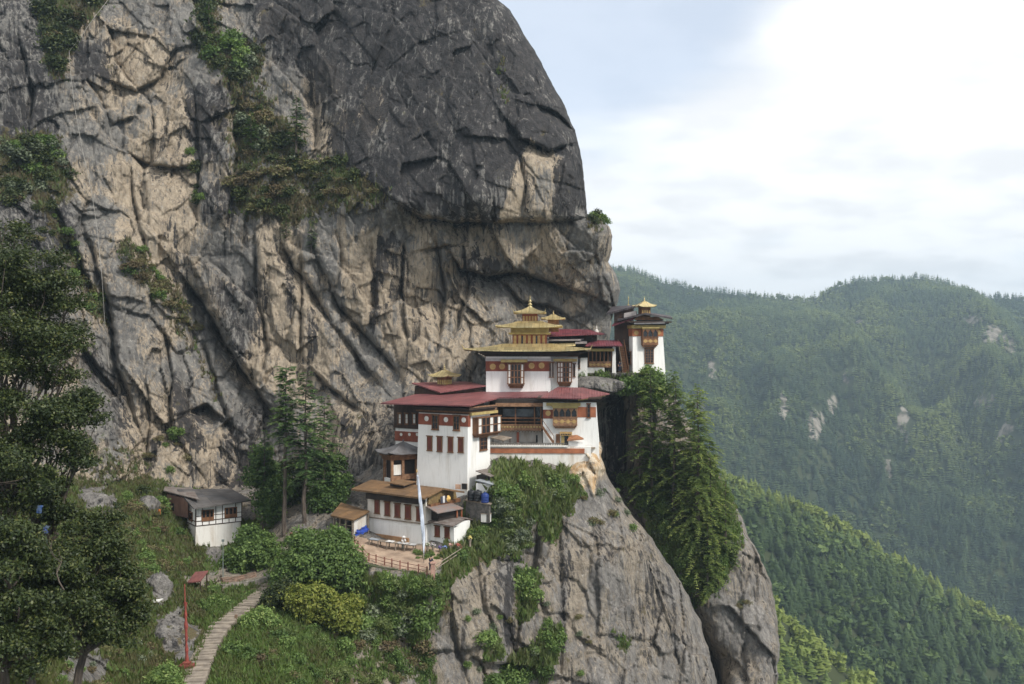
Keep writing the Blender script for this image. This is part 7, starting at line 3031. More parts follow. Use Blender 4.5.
# =================================================================== vegetation
LEAF_OAK = leaf_mat('leaf_oak', [(0, (0.010, 0.017, 0.007)), (.45, (0.024, 0.036, 0.011)), (.8, (0.055, 0.068, 0.020)), (1, (0.105, 0.108, 0.034))], .45, .15, .15, 1.35)
LEAF_BUSH = leaf_mat('leaf_bush', [(0, (0.024, 0.042, 0.013)), (.5, (0.058, 0.090, 0.026)), (.85, (0.100, 0.142, 0.042)), (1, (0.155, 0.185, 0.065))], .55, .35, .5, 2.1)
LEAF_YEL = leaf_mat('leaf_yellow', [(0, (0.060, 0.085, 0.018)), (.5, (0.130, 0.155, 0.030)), (1, (0.235, 0.235, 0.055))], .55, .25, .1, 1.25)
LEAF_LIGHT = leaf_mat('leaf_light', [(0, (0.045, 0.066, 0.022)), (.5, (0.078, 0.102, 0.034)), (1, (0.130, 0.145, 0.058))], .6, .4, .4, 1.8)
LEAF_GREY = leaf_mat('leaf_grey', [(0, (0.040, 0.055, 0.032)), (.6, (0.095, 0.115, 0.070)), (1, (0.16, 0.175, 0.115))], .6, .15, .3)
LEAF_HEM = leaf_mat('leaf_hemlock', [(0, (0.020, 0.034, 0.012)), (.45, (0.050, 0.072, 0.024)), (.8, (0.098, 0.118, 0.036)), (1, (0.155, 0.165, 0.055))], .6, .5, .25, 2.55)
LEAF_PINE = leaf_mat('leaf_pine', [(0, (0.016, 0.030, 0.012)), (.5, (0.036, 0.064, 0.022)), (1, (0.090, 0.125, 0.040))], .6, .3, .2, 1.9)
LEAF_PINE2 = leaf_mat('leaf_mixed', [(0, (0.018, 0.033, 0.011)), (.5, (0.040, 0.070, 0.020)), (1, (0.095, 0.130, 0.038))], .55, .3, .3, 1.8)
HEATH = leaf_mat('leaf_heath', [(0, (0.052, 0.040, 0.022)), (.5, (0.095, 0.072, 0.040)), (1, (0.120, 0.125, 0.050))], .8, .15, .9)
BARK = mat('bark', (0.125, 0.100, 0.080), (0.065, 0.052, 0.044), 3, (1, 1, .3), .6, 8, .9)
BARK_PALE = mat('pale_bark', (0.22, 0.195, 0.165), (0.13, 0.115, 0.10), 3, (1, 1, .3), .5, 8, .9)


def leaf_cloud(rng, lobes, nspray, per, size, spread, flat=.6, up=.25, shell=.55):
    """sprays of rhombic leaves through the volume of ellipsoidal lobes [(cx,cy,cz,rx,ry,rz)]"""
    lobes = np.array(lobes, float)
    vol = (lobes[:, 3] * lobes[:, 4] * lobes[:, 5]) ** .72
    k = rng.choice(len(lobes), nspray, p=vol / vol.sum())
    d = rng.normal(size=(nspray, 3))
    d[:, 2] += up
    d /= np.linalg.norm(d, axis=1)[:, None]
    r = shell + (1 - shell) * rng.random(nspray) ** .6
    lump = fbm(d[:, 0] * 2.2 + k * 3.1, d[:, 1] * 2.2, d[:, 2] * 2.2, 3, 7)
    r = r * (1 + .75 * lump)
    c = lobes[k, :3] + d * r[:, None] * lobes[k, 3:]
    tspray = np.clip(.5 + .55 * lump + rng.normal(0, .13, nspray), 0, 1)
    N_ = nspray * per
    cc = np.repeat(c, per, 0) + rng.normal(0, spread, (N_, 3)) * np.array([1, 1, .7])
    nn = np.repeat(d, per, 0) * .5 + rng.normal(0, flat, (N_, 3)) + np.array([0, 0, .5])
    nn /= np.linalg.norm(nn, axis=1)[:, None]
    a = rng.normal(size=(N_, 3))
    u = np.cross(nn, a)
    u /= np.linalg.norm(u, axis=1)[:, None] + 1e-9
    w = np.cross(nn, u)
    s = size * rng.uniform(.65, 1.35, N_)[:, None]
    V = np.stack([cc - u * s, cc + w * s * .55, cc + u * s, cc - w * s * .55], 1).reshape(-1, 3)
    T = np.repeat(np.clip(np.repeat(tspray, per) + rng.normal(0, .14, N_), 0, 1), 4)
    Fq = np.arange(N_ * 4).reshape(-1, 4)
    return V, Fq, T


def limb(mb, a, b, r0, r1, rng, n=5, wob=.06):
    a, b = Vector(a), Vector(b)
    L_ = (b - a).length
    pts = []
    for i in range(n + 1):
        t = i / n
        p = a.lerp(b, t)
        if 0 < i < n:
            p += Vector((rng.uniform(-1, 1), rng.uniform(-1, 1), rng.uniform(-.5, 1))) * wob * L_
        pts.append(p)
    mb.tube(pts, r0, 7, r1)
    return pts


def broad_tree(base, lobes_px, nspray, per, size, spread, mat_, label, name='broadleaf_tree', cat='tree', trunk_r=.25, bark=None, seed=1, group=None, shell=.5, boughs=0):
    """lobes_px: (px, py, Y, r_metres) in view; the tree stands at base (world)"""
    rng = np.random.default_rng(seed)
    rp = random.Random(seed)
    o = empty(name, base, 0, label, cat, group)
    lob = []
    for px, py, Y, r in lobes_px:
        p = P(px, py, Y) - Vector(base)
        lob.append((p.x, p.y, p.z, r, r * .95, r * .85))
    cl = lob
    if boughs:
        cl = []
        for x, y, z, r, r2, r3 in lob:
            for k in range(boughs):
                d = rng.normal(size=3)
                d[2] = d[2] * .8 + .15
                d /= np.linalg.norm(d)
                q = rng.uniform(.55, 1.08)
                s = rng.uniform(.28, .50)
                cl.append((x + d[0] * r * q, y + d[1] * r * q, z + d[2] * r * q * .9 - .08 * r, r * s, r * s, r * s * rng.uniform(.38, .62)))
    V, Fq, T = leaf_cloud(rng, cl, nspray, per, size, spread, shell=shell)
    link('crown', np_mesh('crown', V, [Fq], mat_, {'tint': ('FLOAT', T)}), o)
    mb = MB()
    cz = sum(l[2] for l in lob) / len(lob)
    fork = Vector((sum(l[0] for l in lob) / len(lob) * .5, sum(l[1] for l in lob) / len(lob) * .5, max(.6, cz * .45)))
    limb(mb, (0, 0, -.6), fork, trunk_r, trunk_r * .7, rp)
    for l in lob:
        e = Vector(l[:3])
        pts = limb(mb, fork, e, trunk_r * .55, trunk_r * .14, rp, 6)
        for k in range(3):
            t = e + Vector((rp.uniform(-1, 1), rp.uniform(-1, 1), rp.uniform(-.6, 1))) * l[3] * .8
            limb(mb, pts[rp.choice((3, 4, 5))], t, trunk_r * .2, trunk_r * .05, rp, 4)
    mesh_obj('trunk', mb, bark or BARK, o)
    return o


# ---- the dark oaks at the left edge
oak = [
    # label, base px,py,Y, lobes
    ('tall dark oak at the left edge, its crown reaching highest', (-12, 720, 60), [(2, 258, 64, 2.4), (28, 282, 64, 2.6), (10, 320, 62, 3.2), (55, 318, 64, 2.4), (66, 345, 63, 1.7), (-20, 300, 62, 4.0), (35, 360, 62, 2.6), (-10, 375, 61, 3.2), (14, 235, 64, 1.2), (70, 300, 64, 1.3)], 5200, 21),
    ('dark oak with a broad middle crown in front of the grey boulders', (20, 730, 58), [(15, 430, 59, 2.8), (58, 418, 60, 2.2), (85, 412, 61, 1.1), (48, 462, 59, 2.4), (-15, 470, 57, 3.6), (30, 500, 58, 2.4), (75, 450, 60, 1.0), (80, 402, 61, .8)], 4600, 22),
    ('low spreading oak in front, reaching furthest right', (70, 716, 56), [(95, 545, 57, 1.7), (70, 570, 56, 2.2), (118, 580, 57, 1.5), (60, 610, 55, 2.3), (112, 612, 56, 1.6), (136, 605, 57, .8), (100, 520, 58, 1.0), (132, 578, 57, .7), (120, 632, 56, .9), (30, 560, 55, 2.2)], 5200, 23),
    ('oak with bare twigs in the lower left corner', (-5, 730, 50), [(8, 540, 52, 1.9), (-12, 580, 51, 2.4), (18, 610, 51, 1.9), (5, 645, 50, 1.6), (50, 640, 52, 1.2)], 3600, 24),
]
for lab, b, lobes, n, sd in oak:
    broad_tree(P(*b), lobes, int(n * 1.15), 12, .095, .21, LEAF_OAK, lab, 'oak_tree', 'tree', .30, BARK, sd, 'dark oaks at the left edge', .2, 12)


def bare_branches():
    rp = random.Random(4)
    a, b = P(64, 590, 52), P(52, 540, 52.4)
    mb = MB()
    pts = limb(mb, Vector((0, 0, 0)), b - a, .04, .012, rp, 6)
    for k in range(4):
        p = pts[rp.choice((2, 3, 4, 5))]
        limb(mb, p, p + (b - a) * rp.uniform(.15, .35) + Vector((rp.uniform(-.4, .4), rp.uniform(-.3, .3), rp.uniform(-.1, .3))), .016, .005, rp, 4)
    o = mesh_obj('dead_branch', mb, BARK)
    o.location = a
    tag(o, 'dead pale twig sticking out of the low spreading oak', 'branch')
    for px, py, c, lab in ((39.5, 509, (0.03, 0.075, 0.22), 'small faded blue prayer flag among the oak leaves, the upper one'), (46, 529, (0.06, 0.09, 0.26), 'small blue prayer flag among the oak leaves, the lower one')):
        p = P(px, py, 54.6)
        o = crumpled('small_flag', (p + Vector((-.2, 0, -.2)), p + Vector((.14, -.1, -.24)), p + Vector((.2, 0, .18)), p + Vector((-.14, .05, .2))), 5, .05, .01, mat('flag_blue_%d' % int(px), c, (0.08, .11, .15), 5), int(px))
        tag(o, lab, 'flag', 'prayer flags in the oaks')


bare_branches()


# ---- conifers
def conifer_mesh(seed, H, Rm, z0, mat_, dens=1.0, droop=.30, needle=.30, top_flat=0.0, nm='conifer', ragged=.35, pw=.80):
    rng = np.random.default_rng(seed)
    V, Fq, T = [], [], []
    bm_ = MB()
    rp = random.Random(seed)
    lean = Vector((rp.uniform(-.02, .02) * H, rp.uniform(-.02, .02) * H, 0))
    limb(bm_, (0, 0, -.6), Vector((0, 0, H * .98)) + lean, .013 * H + .05, .03, rp, 8, .006)
    nb = int(dens * H * 6.2)
    side = fbm(np.linspace(0, 9, nb), np.zeros(nb) + seed, np.zeros(nb), 3, seed)
    for i in range(nb):
        t = (i + rng.random()) / nb
        z = H * (z0 + (1 - z0) * t ** .92)
        prof = (1 - t) ** pw * (1 - .35 * (1 - t) ** 4)
        prof = max(prof, .05 + top_flat * (t > .7))
        L_ = Rm * prof * (1 + ragged * side[i] * 1.6) * rng.uniform(.62, 1.15)
        a = rng.uniform(0, math.tau)
        ca, sa = math.cos(a), math.sin(a)
        base = Vector((lean.x * z / H, lean.y * z / H, z))
        rise = (.25 - .35 * (1 - t)) * L_
        ns = max(3, int(L_ / (needle * .62)))
        pts = []
        for k in range(ns + 1):
            s = k / ns
            pts.append(base + Vector((ca * L_ * s, sa * L_ * s, rise * s - droop * L_ * s * s + .10 * L_ * math.sin(s * 2.6))))
        if L_ > .8:
            bm_.tube([pts[0], pts[len(pts) // 2], pts[-1]], .012 + .011 * L_, 4, .008)
        tb = np.clip(.45 + .5 * side[i] + rng.normal(0, .12), 0, 1)
        for k in range(1, ns + 1):
            s = k / ns
            p = pts[k]
            wid = needle * (1.25 - .65 * s) * (.55 + .5 * min(1, L_))
            for sg in (-1, 1, 0):
                ang = a + sg * rng.uniform(.55, 1.1)
                dx, dy = math.cos(ang), math.sin(ang)
                ln = wid * rng.uniform(1.0, 1.9)
                dz = rng.uniform(-.45, .12) * ln
                hw = wid * rng.uniform(.22, .40)
                tipx, tipy, tipz = p.x + dx * ln, p.y + dy * ln, p.z + dz
                mx_, my_, mz_ = p.x + dx * ln * .55, p.y + dy * ln * .55, p.z + dz * .4
                V += [(p.x, p.y, p.z), (mx_ - dy * hw, my_ + dx * hw, mz_ + rng.uniform(-.1, .05)), (tipx, tipy, tipz), (mx_ + dy * hw, my_ - dx * hw, mz_ + rng.uniform(-.1, .05))]
                q = np.clip(tb + .22 * (s - .5) + rng.normal(0, .12), 0, 1)
                T += [q * .8, q, min(1, q + .12), q]
    n = len(V) // 4
    me = np_mesh('crown', np.array(V), [np.arange(n * 4).reshape(-1, 4)], mat_, {'tint': ('FLOAT', T)})
    mt = bpy.data.meshes.new('trunk')
    mt.from_pydata(bm_.v, [], bm_.f)
    mt.materials.append(BARK)
    mt.update()
    return me, mt


def place_conifer(meshes, name, base, scale, rz, label, group=None):
    o = empty(name, base, rz, label, 'tree', group)
    o.scale = scale
    link('crown', meshes[0], o)
    link('trunk', meshes[1], o)
    return o


HEM = [conifer_mesh(31, 30, 6.3, .10, LEAF_HEM, 1.0, .34, .50, ragged=.45, pw=.58), conifer_mesh(32, 24, 5.8, .06, LEAF_HEM, 1.0, .30, .50, ragged=.45, pw=.58), conifer_mesh(33, 17, 4.3, .05, LEAF_HEM, 1.0, .28, .46, ragged=.45, pw=.6)]


def hemlocks():
    rows = [
        # px base, py base, Y, top py, proto, label
        (652, 528, 145.0, 366, 1, 'tall hemlock just below the tower, leftmost of the gully trees'),
        (672, 560, 143.0, 376, 0, 'very tall hemlock rising behind the crest of the gully'),
        (697, 592, 140.0, 384, 0, 'biggest hemlock of the gully with wide yellow green boughs'),
        (712, 590, 141.0, 436, 1, 'hemlock at the right side of the gully with a pointed top'),
        (726, 588, 142.5, 478, 2, 'small hemlock furthest right above the grey crag'),
        (640, 505, 146.5, 398, 2, 'slim young hemlock in the shade under the tower'),
        (676, 545, 147.5, 370, 1, 'hemlock behind the tallest ones, closest to the tower base'),
        (694, 560, 147.0, 394, 1, 'hemlock behind the biggest one, its top showing to the right'),
        (708, 604, 138.6, 510, 2, 'lowest young hemlock on the lip of the crag'),
    ]
    for i, (px, py, Y, top, k, lab) in enumerate(rows):
        b = P(px, py, Y)
        h = (py - top) / F * Y
        H0 = (30, 24, 17)[k]
        s = h / H0
        place_conifer(HEM[k], 'hemlock', b, (s * (.84 + .05 * (i % 3)), s * .86, s), i * 1.9, lab, 'hemlocks in the gully')


hemlocks()

# two slender pines on the left terrace and broadleaved trees round them
PINE_A = conifer_mesh(41, 20, 2.5, .55, LEAF_PINE, 1.3, .12, .42, .40, ragged=.6)
PINE_B = conifer_mesh(42, 20, 4.0, .30, LEAF_PINE, .95, .18, .42, .10, ragged=.7, pw=.6)


def pines():
    for px, py, Y, top, m, H0, lab in ((284.5, 537, 126.5, 368, PINE_A, 20, 'slender pine with a bare trunk and flat tufted top'), (303.5, 537, 126.0, 372, PINE_B, 20, 'slender pine with airy foliage down half its trunk'), (322, 537, 131.0, 396, PINE_B, 20, 'airy pine between the two slender trunks and the open shed'), (264, 535, 131.5, 430, PINE_B, 20, 'shorter airy pine left of the two slender trunks')):
        b = P(px, py, Y)
        s = (py - top) / F * Y / H0
        place_conifer(m, 'pine_tree', b, (s, s, s), px, lab)


pines()
broad_tree(P(262, 532, 133), [(262, 474, 133, 2.4), (262, 455, 134, 1.5), (277, 490, 131, 2.2), (266, 500, 132, 1.8), (272, 512, 131, 1.8)], 1100, 7, .22, .30, LEAF_PINE2, 'bushy green tree left of the slender pines, right of the framed house', 'broadleaf_tree', 'tree', .22, BARK, 51)
broad_tree(P(325, 532, 132), [(322, 478, 133, 2.2), (336, 486, 132, 2.2), (326, 502, 130, 2.4), (314, 460, 135, 1.7), (336, 464, 134, 1.5)], 1100, 7, .22, .30, LEAF_PINE2, 'bushy green tree between the slender pines and the open shed', 'broadleaf_tree', 'tree', .22, BARK, 52)
broad_tree(P(292, 530, 137), [(290, 480, 138, 3.2), (298, 505, 136, 2.6), (284, 515, 136, 2.2)], 800, 7, .26, .34, LEAF_OAK, 'dark tree in the shade behind the two slender pines', 'broadleaf_tree', 'tree', .2, BARK, 53)
# large bushes of the left slope
broad_tree(P(318, 596, 112), [(318, 562, 112, 3.2), (292, 568, 112, 2.4), (344, 566, 112, 2.5), (305, 545, 113, 2.2), (334, 545, 113.4, 2.3), (352, 580, 111, 1.7), (285, 585, 111, 1.6)], 2400, 8, .19, .26, LEAF_BUSH, 'large rounded green bush below the terrace, left of the fence', 'large_bush', 'bush', .16, BARK, 61)
broad_tree(P(325, 634, 105), [(318, 600, 105, 2.0), (338, 612, 104.6, 1.9), (300, 598, 105, 1.5), (348, 622, 104, 1.3), (352, 604, 105, 1.1), (308, 612, 104.5, 1.3)], 1500, 8, .17, .22, LEAF_YEL, 'yellow green bush glowing below the large rounded one', 'large_bush', 'bush', .12, BARK, 62)
broad_tree(P(253, 576, 122), [(253, 552, 122.5, 2.5), (236, 558, 122, 1.7), (268, 560, 122, 1.9), (250, 538, 123.5, 1.8), (266, 545, 123, 1.6), (238, 568, 121.5, 1.1)], 1500, 8, .18, .24, LEAF_BUSH, 'dense green bush above the upper path, right of the thin pole', 'large_bush', 'bush', .14, BARK, 63)
broad_tree(P(233, 674, 94), [(233, 655, 94, 1.35), (225, 664, 94, .9), (242, 662, 94, 1.0)], 800, 7, .13, .16, LEAF_BUSH, 'round green bush right next to the lower stairs', 'large_bush', 'bush', .08, BARK, 64)
broad_tree(P(278, 612, 107), [(276, 598, 107, 1.5), (284, 590, 108, 1.3), (268, 606, 106.5, .9), (290, 606, 107, 1.1)], 900, 7, .15, .2, LEAF_OAK, 'dark green bush at the top end of the stairway', 'large_bush', 'bush', .08, BARK, 65)
broad_tree(P(281, 588, 114), [(278, 578, 114.5, 1.1), (288, 572, 114.5, .9)], 400, 7, .14, .18, LEAF_GREY, 'silvery grey bush above the top of the stairway', 'large_bush', 'bush', .06, BARK, 66)
broad_tree(P(250, 634, 101), [(250, 622, 101, 1.0), (262, 616, 102, 1.0), (272, 622, 101.5, .8)], 600, 7, .13, .18, LEAF_BUSH, 'low green bush in the inside of the stairway bend', 'large_bush', 'bush', .07, BARK, 67)
broad_tree(P(165, 690, 83), [(165, 676, 83, 1.1), (155, 682, 83, .8), (175, 684, 83, .7)], 600, 7, .12, .16, LEAF_BUSH, 'fresh green bush at the bottom edge, left of the stairs', 'large_bush', 'bush', .07, BARK, 68)
broad_tree(P(640, 392, 147.8), [(642, 384, 147.8, 1.9), (630, 386, 147.6, 1.5), (655, 380, 148, 1.6), (662, 390, 148, 1.3), (648, 372, 148.4, 1.0), (620, 388, 147.6, 1.1), (652, 400, 147.6, 1.6)], 1300, 7, .2, .26, LEAF_BUSH, 'light green bush spilling over the ledge under the tower', 'large_bush', 'bush', .1, BARK, 69)


# ---- shrubs: three kinds, copied
def shrub_mesh(seed, n, per, size, spread, mat_, lobes, nm='shrub'):
    rng = np.random.default_rng(seed)
    V, Fq, T = leaf_cloud(rng, lobes, n, per, size, spread, shell=.3)
    return np_mesh(nm, V, [Fq], mat_, {'tint': ('FLOAT', T)})


SH = [
    shrub_mesh(71, 90, 6, .13, .17, LEAF_BUSH, [(0, 0, .45, .8, .8, .55), (.35, .1, .7, .5, .5, .45), (-.4, -.1, .5, .5, .5, .4)]),
    shrub_mesh(72, 120, 6, .11, .15, LEAF_BUSH, [(0, 0, .5, .7, .7, .6), (.5, -.2, .4, .55, .5, .4), (-.5, .2, .35, .6, .5, .4), (.1, .2, .95, .4, .4, .35)]),
    shrub_mesh(73, 90, 6, .12, .16, HEATH, [(0, 0, .35, .9, .9, .4), (.5, .1, .4, .5, .5, .35)]),
    shrub_mesh(74, 100, 6, .12, .16, LEAF_LIGHT, [(0, 0, .45, .8, .8, .5), (-.3, .1, .7, .5, .5, .4)]),
    shrub_mesh(75, 100, 6, .12, .16, LEAF_OAK, [(0, 0, .5, .8, .8, .6), (.3, .2, .9, .5, .5, .4)]),
    shrub_mesh(76, 90, 6, .12, .16, LEAF_GREY, [(0, 0, .4, .8, .8, .5), (.3, -.2, .6, .5, .5, .4)]),
]


SHRUBS = []


def scatter(rel, poly, n, kinds, smin, smax, label, group, seed, cat='shrub', zs=1.0, stand=.0):
    rng = random.Random(seed)
    xs, ys = [p[0] for p in poly], [p[1] for p in poly]
    done = tries = 0
    while done < n and tries < n * 60:
        tries += 1
        x, y = rng.uniform(min(xs), max(xs)), rng.uniform(min(ys), max(ys))
        if poly_mask(np.array([x]), np.array([y]), poly, .5)[0] < .5:
            continue
        p = rel.at(x, y)
        s = rng.uniform(smin, smax) * (.8 + .4 * rng.random())
        SHRUBS.append((s / p.y, rng.choice(kinds), p + Vector((0, -.15 * s, -.22 * s)), (s * rng.uniform(.85, 1.2), s, s * zs * rng.uniform(.8, 1.15)), rng.uniform(0, 6.3), label, group))
        done += 1


# green skirt below the buildings
scatter(BUTT, [(484, 500), (505, 482), (530, 472), (572, 474), (582, 486), (560, 500), (520, 508), (490, 516), (480, 512)], 36, [3, 5, 5, 0, 1], .6, 1.4, 'leafy shrub in the green skirt below the court wall', 'shrubs below the court wall', 1)
scatter(BUTT, [(475, 536), (482, 512), (510, 500), (530, 520), (530, 548), (500, 556), (470, 556), (452, 566), (444, 575)], 46, [0, 3, 5, 3], .6, 1.3, 'shrub on the grassy shoulder right of the outbuilding', 'shrubs right of the outbuilding', 2)
scatter(BUTT, [(408, 552), (424, 551), (440, 555), (438, 562), (420, 560), (408, 557)], 14, [0, 3], .3, .5, 'low green plant in the bed around the prayer flag', 'bed plants at the prayer flag', 33)
scatter(BUTT, [(520, 572), (538, 576), (536, 606), (518, 616)], 9, [0, 1], .8, 1.6, 'shrub in the green cleft halfway down the rock face', 'shrubs in the cleft of the face', 3)
scatter(BUTT, [(545, 622), (562, 628), (558, 660), (530, 690), (486, 690), (512, 662), (538, 642)], 16, [0, 1, 5], .8, 1.6, 'shrub on the ledge at the bottom of the rock face', 'shrubs at the foot of the face', 4)
scatter(BUTT, [(480, 636), (502, 640), (500, 652), (482, 652)], 5, [0, 1, 3], .6, 1.2, 'shrub on the small green shelf left of the cleft', 'shrubs on the small shelf', 5)
scatter(BUTT, [(370, 588), (430, 578), (452, 585), (430, 622), (395, 640), (362, 640), (356, 610)], 40, [0, 1, 3, 5], .7, 1.5, 'shrub on the slope below the mossy retaining wall', 'shrubs below the retaining wall', 6)
scatter(BUTT, [(230, 680), (255, 640), (300, 625), (355, 640), (350, 690), (232, 690)], 44, [0, 0, 1, 3, 2], .5, 1.2, 'low shrub in the lush green hollow right of the stairway', 'shrubs in the green hollow', 7)
scatter(BUTT, [(115, 530), (150, 520), (185, 535), (195, 570), (150, 580), (120, 560)], 34, [0, 2, 2, 1], .5, 1.1, 'heath tuft on the slope left below the framed house', 'heath left of the framed house', 8)
scatter(BUTT, [(345, 640), (430, 632), (448, 690), (345, 690)], 26, [2, 5, 3, 1], .5, 1.2, 'scrub on the brown bank at the bottom centre', 'scrub of the brown bank', 34)
scatter(BUTT, [(60, 650), (150, 640), (170, 690), (60, 690)], 26, [2, 2, 0, 5], .4, .9, 'brown heath tuft on the ground under the oaks', 'heath under the oaks', 9)
scatter(BUTT, [(195, 592), (225, 590), (250, 596), (235, 610), (205, 625), (190, 612)], 12, [0, 1], .5, 1.0, 'green shrub between the dry stone wall and the red mast', 'shrubs above the red mast', 10)
scatter(BUTT, [(130, 490), (160, 495), (165, 515), (125, 520), (110, 505)], 14, [0, 4, 2], .8, 1.5, 'shrub among the rocks left of the framed house', 'shrubs left of the framed house', 11)
scatter(BUTT, [(445, 590), (520, 580), (600, 620), (640, 660), (560, 690), (450, 690)], 20, [2, 0, 5], .35, .8, 'small tuft clinging to the bare rock face', 'tufts on the bare face', 12)
scatter(BUTT, [(575, 500), (610, 480), (640, 530), (600, 540)], 12, [2, 5, 0], .4, .9, 'dry tuft at the rounded edge of the rock face', 'tufts at the edge of the face', 13)
scatter(CRAG, [(614, 478), (640, 500), (660, 545), (690, 590), (720, 585), (738, 540), (700, 520), (650, 480)], 46, [0, 4, 1, 4], .8, 1.8, 'undergrowth shrub among the hemlocks in the gully', 'undergrowth in the gully', 14)
scatter(CRAG, [(580, 377), (632, 377), (632, 392), (600, 400), (585, 386)], 14, [0, 1, 4], .6, 1.1, 'shrub on the ledge in front of the pillared hall', 'shrubs on the hall ledge', 15)
scatter(CRAG, [(730, 520), (752, 560), (760, 600), (735, 610), (715, 600)], 10, [2, 5, 0], .5, 1.0, 'dry tuft on the top of the right crag', 'tufts on the right crag', 16)
# the great cliff
scatter(CLIFF, [(43, 10), (110, 0), (78, 40), (62, 72), (44, 66)], 22, [4, 4, 4, 2], .9, 2.2, 'shrub in the green gully at the top left of the cliff', 'shrubs of the top left gully', 21)
scatter(CLIFF, [(195, 0), (214, 0), (222, 38), (262, 46), (262, 68), (236, 84), (200, 56)], 34, [4, 4, 5, 0], .9, 2.3, 'shrub in the grassy gully at the top middle of the cliff', 'shrubs of the top middle gully', 22)
scatter(CLIFF, [(234, 98), (268, 104), (300, 160), (270, 165), (238, 150)], 20, [4, 4, 5, 2], .9, 2.2, 'shrub on the steep bank right of the upper gully', 'shrubs of the steep bank', 23)
scatter(CLIFF, [(228, 160), (300, 152), (340, 165), (385, 185), (385, 205), (330, 208), (290, 222), (232, 212)], 46, [2, 2, 4, 4], .8, 1.9, 'heath tuft on the brown ledge across the middle of the cliff', 'heath of the middle ledge', 24)
scatter(CLIFF, [(0, 138), (55, 140), (72, 180), (50, 195), (0, 188)], 34, [4, 0, 5, 4], .8, 1.9, 'shrub on the green shelf at the left edge of the cliff', 'shrubs of the left shelf', 25)
scatter(CLIFF, [(40, 196), (62, 215), (92, 275), (104, 320), (90, 315), (62, 260)], 18, [2, 0, 4], .7, 1.5, 'tuft in the slanting crack at the left of the cliff', 'tufts of the slanting crack', 26)
scatter(CLIFF, [(113, 246), (142, 250), (165, 285), (200, 330), (190, 330), (130, 276)], 26, [2, 0, 2], .7, 1.6, 'brown tuft on the sloping rib left of the big crack', 'tufts of the sloping rib', 27)
scatter(CLIFF, [(0, 195), (50, 205), (75, 255), (0, 240)], 12, [4, 2, 4], .7, 1.6, 'tuft on the left slabs of the cliff', 'tufts of the left slabs', 28)
scatter(CLIFF, [(589, 214), (606, 219), (609, 227), (594, 225)], 7, [4, 1], .7, 1.3, 'shrub on the little nose at the right end of the overhang', 'shrubs of the little nose', 29)
scatter(CLIFF, [(150, 440), (185, 430), (200, 470), (150, 480)], 8, [2, 0], .6, 1.1, 'tuft at the foot of the streaked wall', 'tufts of the streaked wall', 30)
scatter(CLIFF, [(190, 150), (205, 150), (204, 200), (196, 205)], 6, [4, 0], .8, 1.5, 'dark shrub in the black niche of the left cliff', 'shrubs of the black niche', 31)
def plant_shrubs():
    """the 290 shrubs that show largest are objects, the rest one mass"""
    order = sorted(range(len(SHRUBS)), key=lambda i: -SHRUBS[i][0])
    for i in order[:290]:
        _, k, p, s, rz, lab, grp = SHRUBS[i]
        o = link('shrub', SH[k])
        o.location, o.scale, o.rotation_euler = p, s, (0, 0, rz)
        tag(o, lab, 'shrub', grp)
    rest = {}
    for i in order[290:]:
        rest.setdefault(SHRUBS[i][1], []).append(SHRUBS[i])
    Vs, Fs, Ts, Ms, mats_ = [], [], [], [], []
    off = 0
    for k, L_ in rest.items():
        me = SH[k]
        n = len(me.vertices)
        co = np.empty(n * 3, np.float32)
        me.vertices.foreach_get('co', co)
        co = co.reshape(-1, 3)
        ti = np.empty(n, np.float32)
        me.attributes['tint'].data.foreach_get('value', ti)
        mats_.append(me.materials[0])
        for _, _, p, s, rz, _, _ in L_:
            c, q = math.cos(rz), math.sin(rz)
            v = co * np.array(s)
            Vs.append(np.stack([v[:, 0] * c - v[:, 1] * q + p.x, v[:, 0] * q + v[:, 1] * c + p.y, v[:, 2] + p.z], -1))
            Fs.append(np.arange(n).reshape(-1, 4) + off)
            Ts.append(ti)
            Ms.append(np.full(n // 4, len(mats_) - 1))
            off += n
    o = link('undergrowth', np_mesh('undergrowth', np.concatenate(Vs), [np.concatenate(Fs)], mats_, {'tint': ('FLOAT', np.concatenate(Ts))}, midx=np.concatenate(Ms)))
    tag(o, 'low undergrowth of small tufts scattered over the ledges and slopes', 'undergrowth', kind='stuff')


plant_shrubs()
# small conifers on the cliff
CL = conifer_mesh(81, 9, 2.2, .06, LEAF_PINE, 1.4, .15, .34)
for px, py, top, lab in ((297, 150, 96, 'conifer on the cliff right of the steep bank, the tallest up there'), (252, 152, 112, 'bushy conifer on the steep bank of the cliff'), (210, 36, 2, 'conifer in the grassy gully at the very top'), (312, 252, 220, 'small conifer below the middle ledge of the cliff'), (287, 240, 214, 'small dark conifer on the brown ledge of the cliff'), (128, 262, 246, 'lone little conifer on the sloping rib')):
    b = CLIFF.at(px, py) + Vector((0, -.6, 0))
    s = (py - top) / F * b.y / 9
    place_conifer(CL, 'cliff_conifer', b, (s * 1.25, s * 1.25, s), px * 1.7, lab, 'conifers on the cliff')


